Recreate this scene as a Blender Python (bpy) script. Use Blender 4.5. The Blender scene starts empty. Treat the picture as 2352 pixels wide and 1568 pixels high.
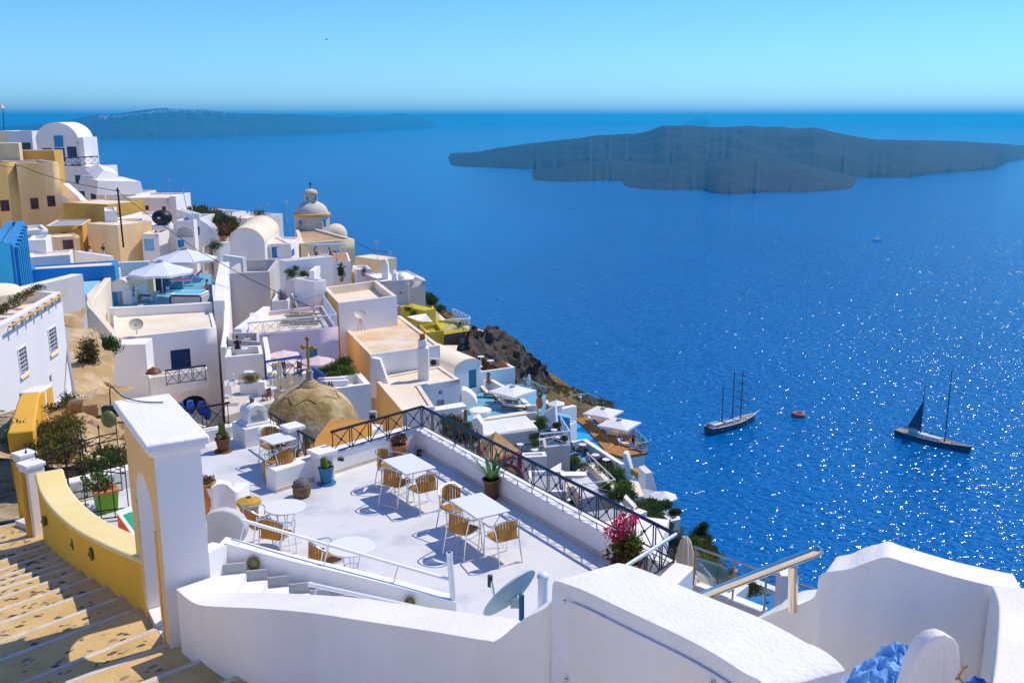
import bpy, bmesh, math, random
from mathutils import Vector as V, Matrix as MX, noise as NZ
random.seed(11)
R = math.radians
SC = bpy.context.scene
COL = SC.collection
# ---------------------------------------------------------------- camera, sky, sun, exposure
F = 2205.; CX, CY = 1176., 784.; H = 7.5; PIT = math.atan(514.5/F)
cam = bpy.data.cameras.new('camera'); co = bpy.data.objects.new('camera', cam); COL.objects.link(co)
co.location = (0, 0, H); co.rotation_euler = (math.pi/2-PIT, 0, 0)
cam.sensor_width = 36; cam.lens = 36*F/2352; cam.clip_start = .1; cam.clip_end = 90000
SC.camera = co
try: SC.cycles.max_bounces = 14; SC.cycles.diffuse_bounces = 7; SC.cycles.sample_clamp_indirect = 0
except Exception: pass
SAZ, SEL = R(57), R(54.5)
w = bpy.data.worlds.new('World'); SC.world = w; w.use_nodes = True
nt = w.node_tree; bg = nt.nodes['Background']
sky = nt.nodes.new('ShaderNodeTexSky'); sky.sky_type = 'NISHITA'; sky.sun_disc = False
sky.sun_elevation = SEL; sky.sun_rotation = SAZ; sky.altitude = 200; sky.air_density = 1.0; sky.dust_density = .1; sky.ozone_density = 3.5
hs = nt.nodes.new('ShaderNodeHueSaturation'); hs.inputs['Saturation'].default_value = 1.1
tn = nt.nodes.new('ShaderNodeMix'); tn.data_type = 'RGBA'; tn.blend_type = 'MULTIPLY'; tn.inputs[0].default_value = 1; tn.inputs[7].default_value = (.40, .69, 1.08, 1)
nt.links.new(sky.outputs[0], hs.inputs['Color']); nt.links.new(hs.outputs[0], tn.inputs[6]); nt.links.new(tn.outputs[2], bg.inputs[0]); bg.inputs[1].default_value = .10
sl = bpy.data.lights.new('sun', 'SUN'); so = bpy.data.objects.new('sun', sl); COL.objects.link(so)
sl.energy = 2.4; sl.angle = R(.53); sl.color = (1, .905, .77)
SUN = V((math.sin(SAZ)*math.cos(SEL), math.cos(SAZ)*math.cos(SEL), math.sin(SEL)))
so.rotation_euler = (-SUN).to_track_quat('-Z', 'Y').to_euler(); so.location = (0, 0, 60)
vs = SC.view_settings; vs.view_transform = 'Standard'; vs.look = 'None'; vs.exposure = .78; vs.gamma = 1
# ---------------------------------------------------------------- from a pixel of the photograph to the place it shows
def ray(x, y):
    a = (x-CX)/F; b = (CY-y)/F
    return V((a, math.cos(PIT)+b*math.sin(PIT), -math.sin(PIT)+b*math.cos(PIT)))
def g(p, z):                      # where the pixel meets the level z
    d = ray(*p); t = (z-H)/d.z; return V((d.x*t, d.y*t, z))
def at(p, Y):                     # where the pixel meets the distance Y
    d = ray(*p); t = Y/d.y; return V((d.x*t, Y, H+d.z*t))
def zm(x0, y0, s=.98*500/2352):
    return lambda x, y: (x0*.98+x*s, y0*.98+y*s)
D = lambda x, y: (x, y)
Z1 = zm(0, 200); Z2 = zm(0, 480); Z3 = zm(0, 660); Z6 = zm(450, 420); Z7 = zm(450, 660)
R1 = zm(700, 560); R2 = zm(700, 760); R3 = zm(450, 900); R4 = zm(450, 1130); R5 = zm(820, 1000); R6 = zm(1050, 860); R7 = zm(1200, 1100)
Q6 = zm(1200, 930, .98*360/2352); Q5 = zm(1300, 1000, .98*400/2091); W5 = zm(1500, 1200); B8 = zm(200, 480, .98*360/2352)
def pl(fn, *ps): return [fn(*p) for p in ps]
# ---------------------------------------------------------------- materials
MAT = {}
def mk(name, c1, c2=None, rough=.85, scale=1.2, bump=.12, bscale=25, metal=0, spec=.3, alpha=None, detail=4, stretch=None, c3=None, ior=None, trans=0, sharp=False, bdist=.02):
    m = bpy.data.materials.new(name); MAT[name] = m; m.use_nodes = True
    n = m.node_tree.nodes; l = m.node_tree.links; p = n['Principled BSDF']
    p.inputs['Roughness'].default_value = rough; p.inputs['Metallic'].default_value = metal
    p.inputs['Specular IOR Level'].default_value = spec
    if ior: p.inputs['IOR'].default_value = ior
    if trans: p.inputs['Transmission Weight'].default_value = trans
    if c2 is None: c2 = tuple(x*.88 for x in c1)
    geo = n.new('ShaderNodeNewGeometry'); src = geo.outputs['Position']
    if stretch:
        mp = n.new('ShaderNodeMapping'); mp.inputs['Scale'].default_value = stretch; l.new(src, mp.inputs[0]); src = mp.outputs[0]
    a = n.new('ShaderNodeTexNoise'); a.inputs['Scale'].default_value = scale; a.inputs['Detail'].default_value = detail; a.inputs['Roughness'].default_value = .6; l.new(src, a.inputs['Vector'])
    r = n.new('ShaderNodeValToRGB'); l.new(a.outputs[0], r.inputs[0])
    lo, hi = (.46, .54) if sharp else (.34, .66)
    r.color_ramp.elements[0].position = lo; r.color_ramp.elements[1].position = hi
    r.color_ramp.elements[0].color = (*c2, 1); r.color_ramp.elements[1].color = (*c1, 1)
    if c3:
        e = r.color_ramp.elements.new(.5); e.color = (*c3, 1)
    l.new(r.outputs[0], p.inputs['Base Color'])
    if bump:
        b = n.new('ShaderNodeTexNoise'); b.inputs['Scale'].default_value = bscale; b.inputs['Detail'].default_value = 5; l.new(geo.outputs['Position'], b.inputs['Vector'])
        bn = n.new('ShaderNodeBump'); bn.inputs['Strength'].default_value = bump; bn.inputs['Distance'].default_value = bdist
        l.new(b.outputs[0], bn.inputs['Height']); l.new(bn.outputs[0], p.inputs['Normal'])
    return m
mk('white', (.90, .86, .81), (.84, .795, .735), scale=.55, bump=.25, bscale=14, stretch=(1, 1, .35))
mk('whitenear', (.90, .855, .80), (.81, .755, .69), scale=1.1, bump=.45, bscale=30, bdist=.014, stretch=(1, 1, .4), detail=8)
mk('coping', (.87, .845, .81), (.81, .785, .75), scale=3, bump=.8, bscale=30, bdist=.012)
mk('marble', (.70, .69, .675), (.52, .53, .545), scale=.9, bump=.05, bscale=9, rough=.55, detail=8, c3=(.68, .672, .655))
mk('stepwhite', (.82, .80, .76), (.75, .72, .66), scale=2, bump=.15)
mk('sunlitcream', (.86, .75, .58), (.77, .63, .44), scale=.35, bump=.3, bscale=7, detail=8)  # warm sunlight on white plaster put into the roof colour
mk('roofstain', (.80, .70, .55), (.70, .43, .20), scale=.28, bump=.3, bscale=7, detail=9, c3=(.74, .55, .34))
mk('rooftan', (.55, .38, .22), (.42, .26, .13), scale=.3, bump=.4, bscale=6, detail=8)
mk('pinkwall', (.80, .66, .70), (.74, .60, .64), scale=.5, bump=.2, bscale=12)
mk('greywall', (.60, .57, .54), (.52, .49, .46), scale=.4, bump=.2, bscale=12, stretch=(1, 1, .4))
mk('cream', (.84, .70, .40), (.74, .57, .28), scale=.4, bump=.25, bscale=10, stretch=(1, 1, .4))
mk('ochrewall', (.86, .57, .20), (.76, .46, .13), scale=.35, bump=.3, bscale=10, stretch=(1, 1, .35), detail=7)
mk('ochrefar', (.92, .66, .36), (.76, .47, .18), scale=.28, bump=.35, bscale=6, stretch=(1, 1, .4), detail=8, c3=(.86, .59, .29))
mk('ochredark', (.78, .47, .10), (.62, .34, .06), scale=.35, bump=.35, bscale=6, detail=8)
mk('orangewall', (.80, .43, .035), (.74, .37, .03), scale=.8, bump=.2, bscale=30)
mk('yellowwall', (.90, .52, .05), (.85, .46, .04), scale=.9, bump=.25, bscale=30)
mk('yellowsunlit', (.88, .72, .36), (.85, .66, .26), scale=1.2, bump=.3, bscale=30)  # sunlight on the yellow wall's top put into the colour
mk('gatepeach', (.88, .60, .27), (.84, .52, .18), scale=.9, bump=.25, bscale=30)
mk('limewall', (.58, .48, .04), (.48, .38, .03), scale=.5, bump=.2)
mk('turq', (.03, .36, .56), (.025, .30, .50), scale=.5, bump=.15, bscale=10)
mk('bluewall', (.04, .28, .56), (.035, .24, .50), scale=.5, bump=.15, bscale=10)
mk('paleblue', (.30, .58, .76), (.25, .52, .70), scale=.8, bump=.1)
mk('bluepaint', (.02, .11, .42), (.015, .09, .36), rough=.5, bump=.05)
mk('bluedoor', (.008, .035, .12), (.006, .025, .09), rough=.5, bump=.05)
mk('teal', (.05, .30, .38), (.04, .25, .33), rough=.45, bump=.05)
mk('redpaint', (.34, .03, .02), (.28, .02, .015), rough=.6, bump=.05)
mk('brownpaint', (.17, .055, .025), (.13, .04, .02), rough=.6)
mk('glassdark', (.018, .028, .04), (.012, .018, .03), rough=.12, bump=0, spec=.6)
mk('darkin', (.03, .035, .05), rough=.9, bump=0)
mk('iron', (.022, .022, .026), (.015, .015, .02), rough=.45, metal=.3, bump=.05)
mk('ironblue', (.018, .035, .075), (.014, .028, .06), rough=.4, metal=.2, bump=.05)
mk('railwhite', (.62, .72, .80), rough=.4, bump=0)
mk('railteal', (.20, .48, .52), rough=.4, bump=0)
mk('whitemetal', (.82, .83, .85), rough=.35, bump=0, spec=.5)
mk('alu', (.78, .79, .80), (.70, .71, .73), rough=.25, metal=1, bump=0)
mk('steel', (.84, .72, .55), (.78, .66, .50), rough=.14, metal=1, bump=0)
mk('wicker', (.56, .27, .045), (.36, .15, .02), rough=.6, scale=60, bump=.6, bscale=160, spec=.4)
mk('tabletop', (.78, .78, .78), (.76, .76, .76), rough=.35, bump=0)
mk('terracotta', (.52, .20, .07), (.42, .15, .05), scale=4, bump=.2)
mk('terraorange', (.66, .29, .05), (.54, .20, .035), scale=4, bump=.3, bscale=40)
mk('brownpot', (.17, .075, .03), (.12, .05, .02), scale=6, rough=.5)
mk('bluepot', (.03, .20, .36), (.02, .15, .30), scale=6, rough=.45)
mk('bluejar', (.01, .10, .55), (.01, .07, .42), rough=.35, bump=0)
mk('greenpot', (.20, .42, .03), (.15, .35, .02), rough=.5)
mk('stonegrey', (.20, .17, .16), (.12, .10, .095), scale=9, bump=.8, bscale=45)
mk('stonebrown', (.26, .17, .09), (.16, .10, .05), scale=9, bump=.9, bscale=45)
mk('mushcap', (.62, .40, .06), (.46, .27, .03), scale=7, bump=.6, bscale=40)
mk('mushstem', (.42, .34, .28), (.30, .23, .18), scale=7, bump=.9, bscale=30)
mk('domerock', (.62, .50, .30), (.26, .17, .055), scale=1.0, bump=.9, bscale=5, detail=10, c3=(.42, .29, .11), bdist=.06)
mk('crosswood', (.56, .33, .06), (.42, .22, .03), scale=6, bump=.3)
mk('rock', (.115, .085, .055), (.03, .026, .024), scale=.8, bump=1, bscale=4, detail=9, c3=(.06, .048, .036), bdist=.15)
mk('drygrass', (.17, .105, .03), (.075, .062, .018), scale=.5, bump=1, bscale=5, detail=9, c3=(.11, .072, .022), bdist=.12)
mk('sandrock', (.66, .49, .29), (.40, .25, .10), scale=.55, bump=1, bscale=4, detail=9, c3=(.46, .31, .14), bdist=.08)
mk('orangesoil', (.56, .32, .11), (.44, .23, .07), scale=1, bump=.8, bscale=14, detail=7, bdist=.04)
mk('cobble', (.66, .46, .20), (.50, .33, .12), scale=2.2, bump=.7, bscale=26, detail=8, c3=(.60, .41, .17))
mk('pathstone', (.50, .38, .22), (.26, .18, .09), scale=2.2, bump=1, bscale=9, detail=8, stretch=(1, 2, 1), bdist=.04)
mk('pebble', (.13, .105, .085), (.07, .055, .05), scale=9, bump=.5, bscale=40)
mk('pebblelight', (.30, .26, .20), (.20, .17, .13), scale=9, bump=.5, bscale=40)
mk('nosing', (.66, .59, .50), (.52, .45, .37), scale=5, bump=.4, bscale=40)
mk('stonewall', (.18, .15, .12), (.06, .05, .045), scale=3.2, bump=1, bscale=5, detail=3, sharp=True, bdist=.08)
mk('deckblue', (.16, .40, .50), (.12, .33, .44), scale=.5, bump=.1)
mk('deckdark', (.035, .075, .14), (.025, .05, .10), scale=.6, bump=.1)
mk('deckwood', (.44, .21, .055), (.34, .15, .035), scale=1.2, bump=.3, bscale=12, stretch=(3, .6, 1))
mk('deckorange', (.56, .27, .05), (.48, .21, .035), scale=.8, bump=.2)
mk('deckstone', (.70, .63, .52), (.58, .50, .40), scale=.9, bump=.2)
mk('pavegrey', (.40, .41, .42), (.33, .34, .36), scale=.9, bump=.2)
mk('tubwater', (.10, .60, .66), (.07, .52, .60), rough=.08, bump=.15, bscale=6, spec=.5, scale=2)
mk('poolwater', (.02, .42, .72), (.02, .36, .68), rough=.06, bump=.12, bscale=5, spec=.5, scale=.6)
mk('poolin', (.03, .45, .72), (.03, .40, .68), rough=.5, bump=0)
mk('canvas', (.90, .89, .87), (.86, .85, .83), scale=2, bump=.15, bscale=30)
mk('canvascream', (.90, .78, .58), (.84, .70, .48), scale=2, bump=.2, bscale=20)
mk('canvaspink', (.82, .66, .62), (.78, .60, .57), scale=2, bump=.1)
mk('canvasblue', (.03, .28, .62), (.025, .24, .56), scale=2, bump=.1)
mk('tenttan', (.46, .30, .12), (.38, .23, .08), scale=1, bump=.2)
mk('woodbrown', (.20, .06, .025), (.14, .04, .018), scale=4, rough=.5, bump=.2)
mk('woodgrey', (.42, .34, .25), (.32, .25, .17), scale=3, bump=.3)
mk('cushion', (.74, .66, .50), (.68, .60, .44), scale=3, bump=.1)
mk('towelblue', (.02, .10, .42), rough=.95, bump=.2)
mk('towelred', (.60, .04, .03), rough=.95, bump=.2)
mk('blacktank', (.012, .012, .014), rough=.45, bump=0)
mk('labelwhite', (.8, .8, .8), bump=0); mk('labelred', (.6, .05, .08), bump=0); mk('boardpink', (.62, .13, .14), bump=0); mk('boardgreen', (.02, .42, .25), bump=0)
mk('dishgrey', (.40, .52, .52), (.32, .43, .43), scale=3, rough=.5, bump=.05, bscale=20)
mk('dishcream', (.62, .56, .42), rough=.5, bump=0)
mk('plasticblack', (.03, .035, .035), rough=.5, bump=0)
mk('pipeblue', (.015, .09, .15), rough=.5, bump=0)
mk('leaf', (.075, .13, .018), (.028, .062, .010), scale=3, rough=.55, bump=0, spec=.4)
mk('leafbright', (.15, .22, .025), (.06, .11, .012), scale=4, rough=.5, bump=0, spec=.4)
mk('leafolive', (.15, .13, .03), (.06, .06, .016), scale=4, rough=.6, bump=0)
mk('leafyellow', (.30, .24, .035), (.14, .11, .02), scale=5, rough=.6, bump=0)
mk('leafrust', (.22, .09, .025), (.12, .055, .02), scale=5, rough=.6, bump=0)
mk('agave', (.13, .26, .06), (.08, .18, .05), scale=3, rough=.45, bump=0, spec=.5)
mk('cactus', (.16, .18, .035), (.10, .12, .025), scale=12, rough=.6, bump=.3, bscale=60)
mk('petal', (.78, .04, .14), (.62, .02, .09), scale=8, rough=.6, bump=0)
mk('petalred', (.62, .06, .03), rough=.6, bump=0)
mk('bark', (.17, .10, .05), (.09, .055, .03), scale=8, bump=.6, bscale=30)
mk('dryplant', (.26, .19, .09), (.15, .11, .05), scale=8, bump=0)
mk('skin', (.48, .24, .14), rough=.6, bump=0); mk('hairdark', (.02, .014, .01), rough=.7, bump=0); mk('hairgrey', (.5, .48, .45), rough=.7, bump=0)
mk('clothred', (.58, .04, .025), bump=0); mk('clothnavy', (.012, .015, .04), bump=0); mk('clothwhite', (.74, .74, .74), bump=0); mk('clothblue', (.10, .25, .55), bump=0)
mk('hullnavy', (.012, .022, .055), rough=.25, bump=0, spec=.6); mk('hullwhite', (.78, .80, .82), rough=.3, bump=0); mk('teak', (.46, .30, .16), (.36, .22, .11), scale=1, bump=.1)
mk('mast', (.10, .11, .13), rough=.4, metal=.5, bump=0); mk('sailblue', (.03, .055, .12), rough=.8, bump=.1); mk('lifered', (.6, .06, .04), bump=0); mk('buoyred', (.50, .14, .08), bump=0)
mk('bagblue', (.30, .55, .82), (.03, .22, .62), scale=5, rough=.75, bump=.5, bscale=9, bdist=.05)
mk('brass', (.50, .32, .08), rough=.35, metal=.9, bump=0)
mk('lampgreen', (.18, .20, .06), (.11, .13, .04), rough=.3, bump=0, scale=9)
mk('cable', (.02, .02, .022), bump=0)
mk('deckgrey', (.35, .33, .30), bump=.1)
mk('lava', (.010, .011, .013), (.005, .006, .008), scale=.012, bump=1, bscale=.05, detail=9, c3=(.010, .010, .010), bdist=4)
mk('islandrock', (.045, .040, .036), (.02, .019, .018), scale=.004, bump=1, bscale=.02, detail=9, bdist=10)
def translucent(names, f):
    for nm in names:
        t = MAT[nm].node_tree; n, l = t.nodes, t.links; p = n['Principled BSDF']; tr = n.new('ShaderNodeBsdfTranslucent'); mx = n.new('ShaderNodeMixShader'); mx.inputs[0].default_value = f
        l.new(p.inputs['Base Color'].links[0].from_socket, tr.inputs[0]); l.new(p.outputs[0], mx.inputs[1]); l.new(tr.outputs[0], mx.inputs[2]); l.new(mx.outputs[0], n['Material Output'].inputs[0])
translucent(('canvas', 'canvascream', 'canvaspink', 'canvasblue'), .2); translucent(('leaf', 'leafbright', 'leafolive', 'leafyellow', 'leafrust', 'agave', 'petal', 'petalred'), .4)
def glassmat():
    m = bpy.data.materials.new('clearglass'); MAT['clearglass'] = m; m.use_nodes = True
    n = m.node_tree.nodes; l = m.node_tree.links; n.remove(n['Principled BSDF'])
    t = n.new('ShaderNodeBsdfTransparent'); t.inputs[0].default_value = (.86, .94, .93, 1)
    gl = n.new('ShaderNodeBsdfGlossy'); gl.inputs['Roughness'].default_value = .03
    fr = n.new('ShaderNodeFresnel'); fr.inputs[0].default_value = 1.5; mx = n.new('ShaderNodeMixShader')
    l.new(fr.outputs[0], mx.inputs[0]); l.new(t.outputs[0], mx.inputs[1]); l.new(gl.outputs[0], mx.inputs[2]); l.new(mx.outputs[0], n['Material Output'].inputs[0])
glassmat()
# ---------------------------------------------------------------- mesh helpers
class MB:
    def __init__(s): s.v = []; s.f = []
    def add(s, vs, fs):
        o = len(s.v); s.v += [V(p) for p in vs]; s.f += [tuple(i+o for i in f) for f in fs]; return s
    def poly(s, *ps): return s.add(ps, [tuple(range(len(ps)))])
    def prism(s, pts, z0, z1, top=True, bot=True):
        n = len(pts); vs = [(p[0], p[1], z0) for p in pts]+[(p[0], p[1], z1) for p in pts]
        fs = [(i, (i+1) % n, n+(i+1) % n, n+i) for i in range(n)]
        if top: fs.append(tuple(range(n, 2*n)))
        if bot: fs.append(tuple(reversed(range(n))))
        return s.add(vs, fs)
    def box(s, c, d, rz=0, rx=0, ry=0):
        m = MX.Translation(V(c)) @ MX.Rotation(rz, 4, 'Z') @ MX.Rotation(ry, 4, 'Y') @ MX.Rotation(rx, 4, 'X')
        vs = [m @ V((x*d[0]/2, y*d[1]/2, z*d[2]/2)) for x in (-1, 1) for y in (-1, 1) for z in (-1, 1)]
        return s.add(vs, [(0, 1, 3, 2), (4, 6, 7, 5), (0, 4, 5, 1), (2, 3, 7, 6), (0, 2, 6, 4), (1, 5, 7, 3)])
    def cyl(s, a, b, r0, r1=None, n=10, cap=True):
        return s.loft([(a, r0), (b, r0 if r1 is None else r1)], n, cap)
    def loft(s, sec, n=10, cap=True):      # circles along a path: [(point, radius)]
        pts = [V(p) for p, r in sec]; vs = []; up = None
        for i, (p, r) in enumerate(sec):
            t = (pts[min(i+1, len(pts)-1)]-pts[max(i-1, 0)])
            if t.length < 1e-9: t = V((0, 0, 1))
            t.normalize()
            if up is None: up = V((0, 0, 1)) if abs(t.z) < .9 else V((1, 0, 0))
            u = (up-t*up.dot(t)); u.normalize(); up = u; k = t.cross(u)
            vs += [pts[i]+(u*math.cos(2*math.pi*j/n)+k*math.sin(2*math.pi*j/n))*r for j in range(n)]
        fs = []
        for i in range(len(sec)-1):
            for j in range(n): fs.append((i*n+j, i*n+(j+1) % n, (i+1)*n+(j+1) % n, (i+1)*n+j))
        if cap: fs += [tuple(reversed(range(n))), tuple(range((len(sec)-1)*n, len(sec)*n))]
        return s.add(vs, fs)
    def tube(s, path, r, n=8): return s.loft([(p, r) for p in path], n)
    def lathe(s, prof, n=24, c=(0, 0, 0), sx=1, sy=1):
        vs = []; c = V(c)
        for r, z in prof: vs += [c+V((r*sx*math.cos(2*math.pi*j/n), r*sy*math.sin(2*math.pi*j/n), z)) for j in range(n)]
        fs = []
        for i in range(len(prof)-1):
            for j in range(n): fs.append((i*n+j, i*n+(j+1) % n, (i+1)*n+(j+1) % n, (i+1)*n+j))
        if prof[0][0] > 1e-4: fs.append(tuple(reversed(range(n))))
        if prof[-1][0] > 1e-4: fs.append(tuple(range((len(prof)-1)*n, len(prof)*n)))
        return s.add(vs, fs)
    def ball(s, c, r, n=12, m=8, jit=0, seed=0):
        if not hasattr(r, '__len__'): r = (r, r, r)
        prof = [(math.sin(math.pi*i/m), -math.cos(math.pi*i/m)) for i in range(m+1)]
        vs = []
        for q, z in prof:
            for j in range(n):
                d = V((q*math.cos(2*math.pi*j/n), q*math.sin(2*math.pi*j/n), z))
                k = 1+jit*NZ.noise(d*1.7+V((seed*3.1, seed, 0))) if jit else 1
                vs.append(V(c)+V((d.x*r[0], d.y*r[1], d.z*r[2]))*k)
        fs = [(i*n+j, i*n+(j+1) % n, (i+1)*n+(j+1) % n, (i+1)*n+j) for i in range(m) for j in range(n)]
        return s.add(vs, fs)
    def disc(s, c, r, t, n=28): return s.lathe([(r-.3*t, 0), (r, .3*t), (r, .7*t), (r-.3*t, t)], n, c)
    def grid(s, P):                         # rows of points
        a, b = len(P), len(P[0]); return s.add([p for row in P for p in row], [(i*b+j, i*b+j+1, (i+1)*b+j+1, (i+1)*b+j) for i in range(a-1) for j in range(b-1)])
    def leaves(s, c, r, n, size, flat=.5, shell=.35):
        c = V(c); r = r if hasattr(r, '__len__') else (r, r, r)
        for _ in range(n):
            d = V((random.gauss(0, 1), random.gauss(0, 1), random.gauss(0, 1))).normalized(); k = (shell+(1-shell)*random.random())
            k *= 1+.35*NZ.noise(d*2.3+c)
            p = c+V((d.x*r[0], d.y*r[1], d.z*r[2]))*k; s.leaf(p, (d+V((random.uniform(-1, 1), random.uniform(-1, 1), random.uniform(-.4, 1.2)))).normalized(), size*random.uniform(.6, 1.4))
        return s
    def leaf(s, p, d, L, w=.45):
        k = d.cross(V((random.uniform(-1, 1), random.uniform(-1, 1), random.uniform(-1, 1))))
        if k.length < 1e-4: return
        k.normalize(); m = p+d*L*.5
        s.add([p, m+k*L*w*.5, p+d*L, m-k*L*w*.5], [(0, 1, 2, 3)])
    def blade(s, p, d, L, w, droop=.3, n=4):
        k = d.cross(V((0, 0, 1)));
        if k.length < 1e-3: k = V((1, 0, 0))
        k.normalize(); vs = []
        nn = k.cross(d).normalized()
        for i in range(n+1):
            t = i/n; q = V(p)+d*L*t+V((0, 0, -droop*L*t*t)); ww = w*(1-t**1.6)*(.75+.5*t if t < .5 else 1)
            vs += [q-k*ww+nn*ww*.3, q, q+k*ww+nn*ww*.3]
        s.add(vs, [f for i in range(n) for f in ((3*i, 3*i+1, 3*i+4, 3*i+3), (3*i+1, 3*i+2, 3*i+5, 3*i+4))])
    def mesh(s, name, mat, m=None, sharp=40, weld=True, recalc=True):
        me = bpy.data.meshes.new(name); inv = m.inverted() if m is not None else None
        me.from_pydata([tuple(inv @ p) if inv else tuple(p) for p in s.v], [], s.f)
        bm = bmesh.new(); bm.from_mesh(me)
        if weld: bmesh.ops.remove_doubles(bm, verts=bm.verts, dist=2e-5)
        if recalc: bmesh.ops.recalc_face_normals(bm, faces=bm.faces)
        if sharp:
            c = math.cos(R(sharp))
            for f in bm.faces: f.smooth = True
            for e in bm.edges:
                lf = e.link_faces
                if len(lf) == 2 and lf[0].normal.dot(lf[1].normal) < c: e.smooth = False
        bm.to_mesh(me); bm.free(); me.materials.append(MAT[mat]); return me
MW = {}
def props(o, label=None, cat=None, group=None, kind=None):
    for k, x in (('label', label), ('category', cat), ('group', group), ('kind', kind)):
        if x: o[k] = x
    return o
def thing(name, label, cat, loc=(0, 0, 0), rz=0, group=None, sc=1):
    o = bpy.data.objects.new(name, None); COL.objects.link(o); o.empty_display_size = .2
    o.location = loc; o.rotation_euler = (0, 0, rz); o.scale = (sc,)*3
    MW[o.name] = MX.Translation(V(loc)) @ MX.Rotation(rz, 4, 'Z') @ MX.Scale(sc, 4)
    return props(o, label, cat, group)
def bevel(o, wd, seg=2, ang=40):
    b = o.modifiers.new('bevel', 'BEVEL'); b.width = wd; b.segments = seg; b.limit_method = 'ANGLE'; b.angle_limit = R(ang); b.harden_normals = False
    return o
def part(par, name, mb, mat, local=False, bev=0, kind=None, sharp=40, label=None, weld=True, seg=2):
    o = bpy.data.objects.new(name, mb.mesh(name, mat, None if local else MW[par.name], sharp, weld)); COL.objects.link(o); o.parent = par
    MW[o.name] = MW[par.name]
    if bev: bevel(o, bev, seg)
    return props(o, label=label, kind=kind)
def solo(name, mb, mat, label=None, cat=None, group=None, kind=None, bev=0, sharp=40, weld=True, seg=2):
    xs = [p.x for p in mb.v]; ys = [p.y for p in mb.v]; z = min(p.z for p in mb.v)
    b = V(((min(xs)+max(xs))/2, (min(ys)+max(ys))/2, z)); m = MX.Translation(b)
    o = bpy.data.objects.new(name, mb.mesh(name, mat, m, sharp, weld)); COL.objects.link(o); o.location = b; MW[o.name] = m
    if bev: bevel(o, bev, seg)
    return props(o, label, cat, group, kind)
UNIT = {}
def unit(mat, n):
    if (mat, n) not in UNIT: UNIT[(mat, n)] = MB().cyl((0, 0, 0), (0, 0, 1), 1, n=n).mesh('bar', mat)
    return UNIT[(mat, n)]
def bar(par, name, a, b, r, mat, n=8, r2=None):
    a = V(a); b = V(b); d = b-a
    o = bpy.data.objects.new(name, unit(mat, n)); COL.objects.link(o); o.parent = par
    o.matrix_basis = MW[par.name].inverted() @ (MX.Translation(a) @ d.to_track_quat('Z', 'Y').to_matrix().to_4x4() @ MX.Diagonal((r, r2 or r, d.length, 1)))
    return o
def inst(par, name, mesh, mw):
    o = bpy.data.objects.new(name, mesh); COL.objects.link(o); o.parent = par; o.matrix_basis = MW[par.name].inverted() @ mw; return o
def copytree(o, loc=None, rz=None, sc=None, label=None, group=None, par=None):
    c = o.copy(); COL.objects.link(c)
    if par is not None: c.parent = par
    if loc is not None: c.location = loc
    if rz is not None: c.rotation_euler = (0, 0, rz)
    if sc is not None: c.scale = (sc,)*3
    if label: c['label'] = label
    if group: c['group'] = group
    for ch in list(o.children): copytree(ch, par=c)
    return c
def off2(pts, t):                           # inset of a ccw outline
    n = len(pts); out = []
    for i in range(n):
        p0, p1, p2 = pts[i-1], pts[i], pts[(i+1) % n]
        a = (V((p1[0]-p0[0], p1[1]-p0[1])).normalized()); b = (V((p2[0]-p1[0], p2[1]-p1[1])).normalized())
        na = V((-a.y, a.x)); nb = V((-b.y, b.x)); m = na+nb; k = m.dot(na)
        out.append(V((p1[0], p1[1]))+m*(t/max(k, .25)))
    return out
def ccw(pts):
    a = sum(pts[i-1][0]*pts[i][1]-pts[i][0]*pts[i-1][1] for i in range(len(pts)))
    return list(pts) if a > 0 else list(reversed(pts))
# ---------------------------------------------------------------- sea, islands, haze
SEA = -200.
def seamat():
    m = bpy.data.materials.new('seawater'); MAT['seawater'] = m; m.use_nodes = True
    n = m.node_tree.nodes; l = m.node_tree.links; p = n['Principled BSDF']
    p.inputs['Roughness'].default_value = .12; p.inputs['IOR'].default_value = 1.33; p.inputs['Specular IOR Level'].default_value = .5
    geo = n.new('ShaderNodeNewGeometry')
    big = n.new('ShaderNodeTexNoise'); big.inputs['Scale'].default_value = .0022; big.inputs['Detail'].default_value = 5
    mp0 = n.new('ShaderNodeMapping'); mp0.inputs['Scale'].default_value = (1, .45, 1); l.new(geo.outputs['Position'], mp0.inputs[0]); l.new(mp0.outputs[0], big.inputs['Vector'])
    cr = n.new('ShaderNodeValToRGB'); l.new(big.outputs[0], cr.inputs[0])
    cr.color_ramp.elements[0].position = .3; cr.color_ramp.elements[1].position = .7
    cr.color_ramp.elements[0].color = (.0, .095, .31, 1); cr.color_ramp.elements[1].color = (.0, .13, .40, 1)
    l.new(cr.outputs[0], p.inputs['Base Color'])
    prev = None
    for sc, st, di, sx in ((.10, 1, 1.9, (1, 1.3, 1)), (.21, 1, 2.0, (1, 1.5, 1))):
        mp = n.new('ShaderNodeMapping'); mp.inputs['Scale'].default_value = sx; mp.inputs['Rotation'].default_value = (0, 0, R(-14)); l.new(geo.outputs['Position'], mp.inputs[0])
        t = n.new('ShaderNodeTexNoise'); t.inputs['Scale'].default_value = sc; t.inputs['Detail'].default_value = 1; l.new(mp.outputs[0], t.inputs['Vector'])
        b = n.new('ShaderNodeBump'); b.inputs['Strength'].default_value = st; b.inputs['Distance'].default_value = di; l.new(t.outputs[0], b.inputs['Height'])
        if prev: l.new(prev.outputs[0], b.inputs['Normal'])
        prev = b
    l.new(prev.outputs[0], p.inputs['Normal'])
seamat()
solo('sea', MB().poly((-40000, -3000, SEA), (40000, -3000, SEA), (40000, 44000, SEA), (-40000, 44000, SEA)), 'seawater', kind='structure', sharp=0)
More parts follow.
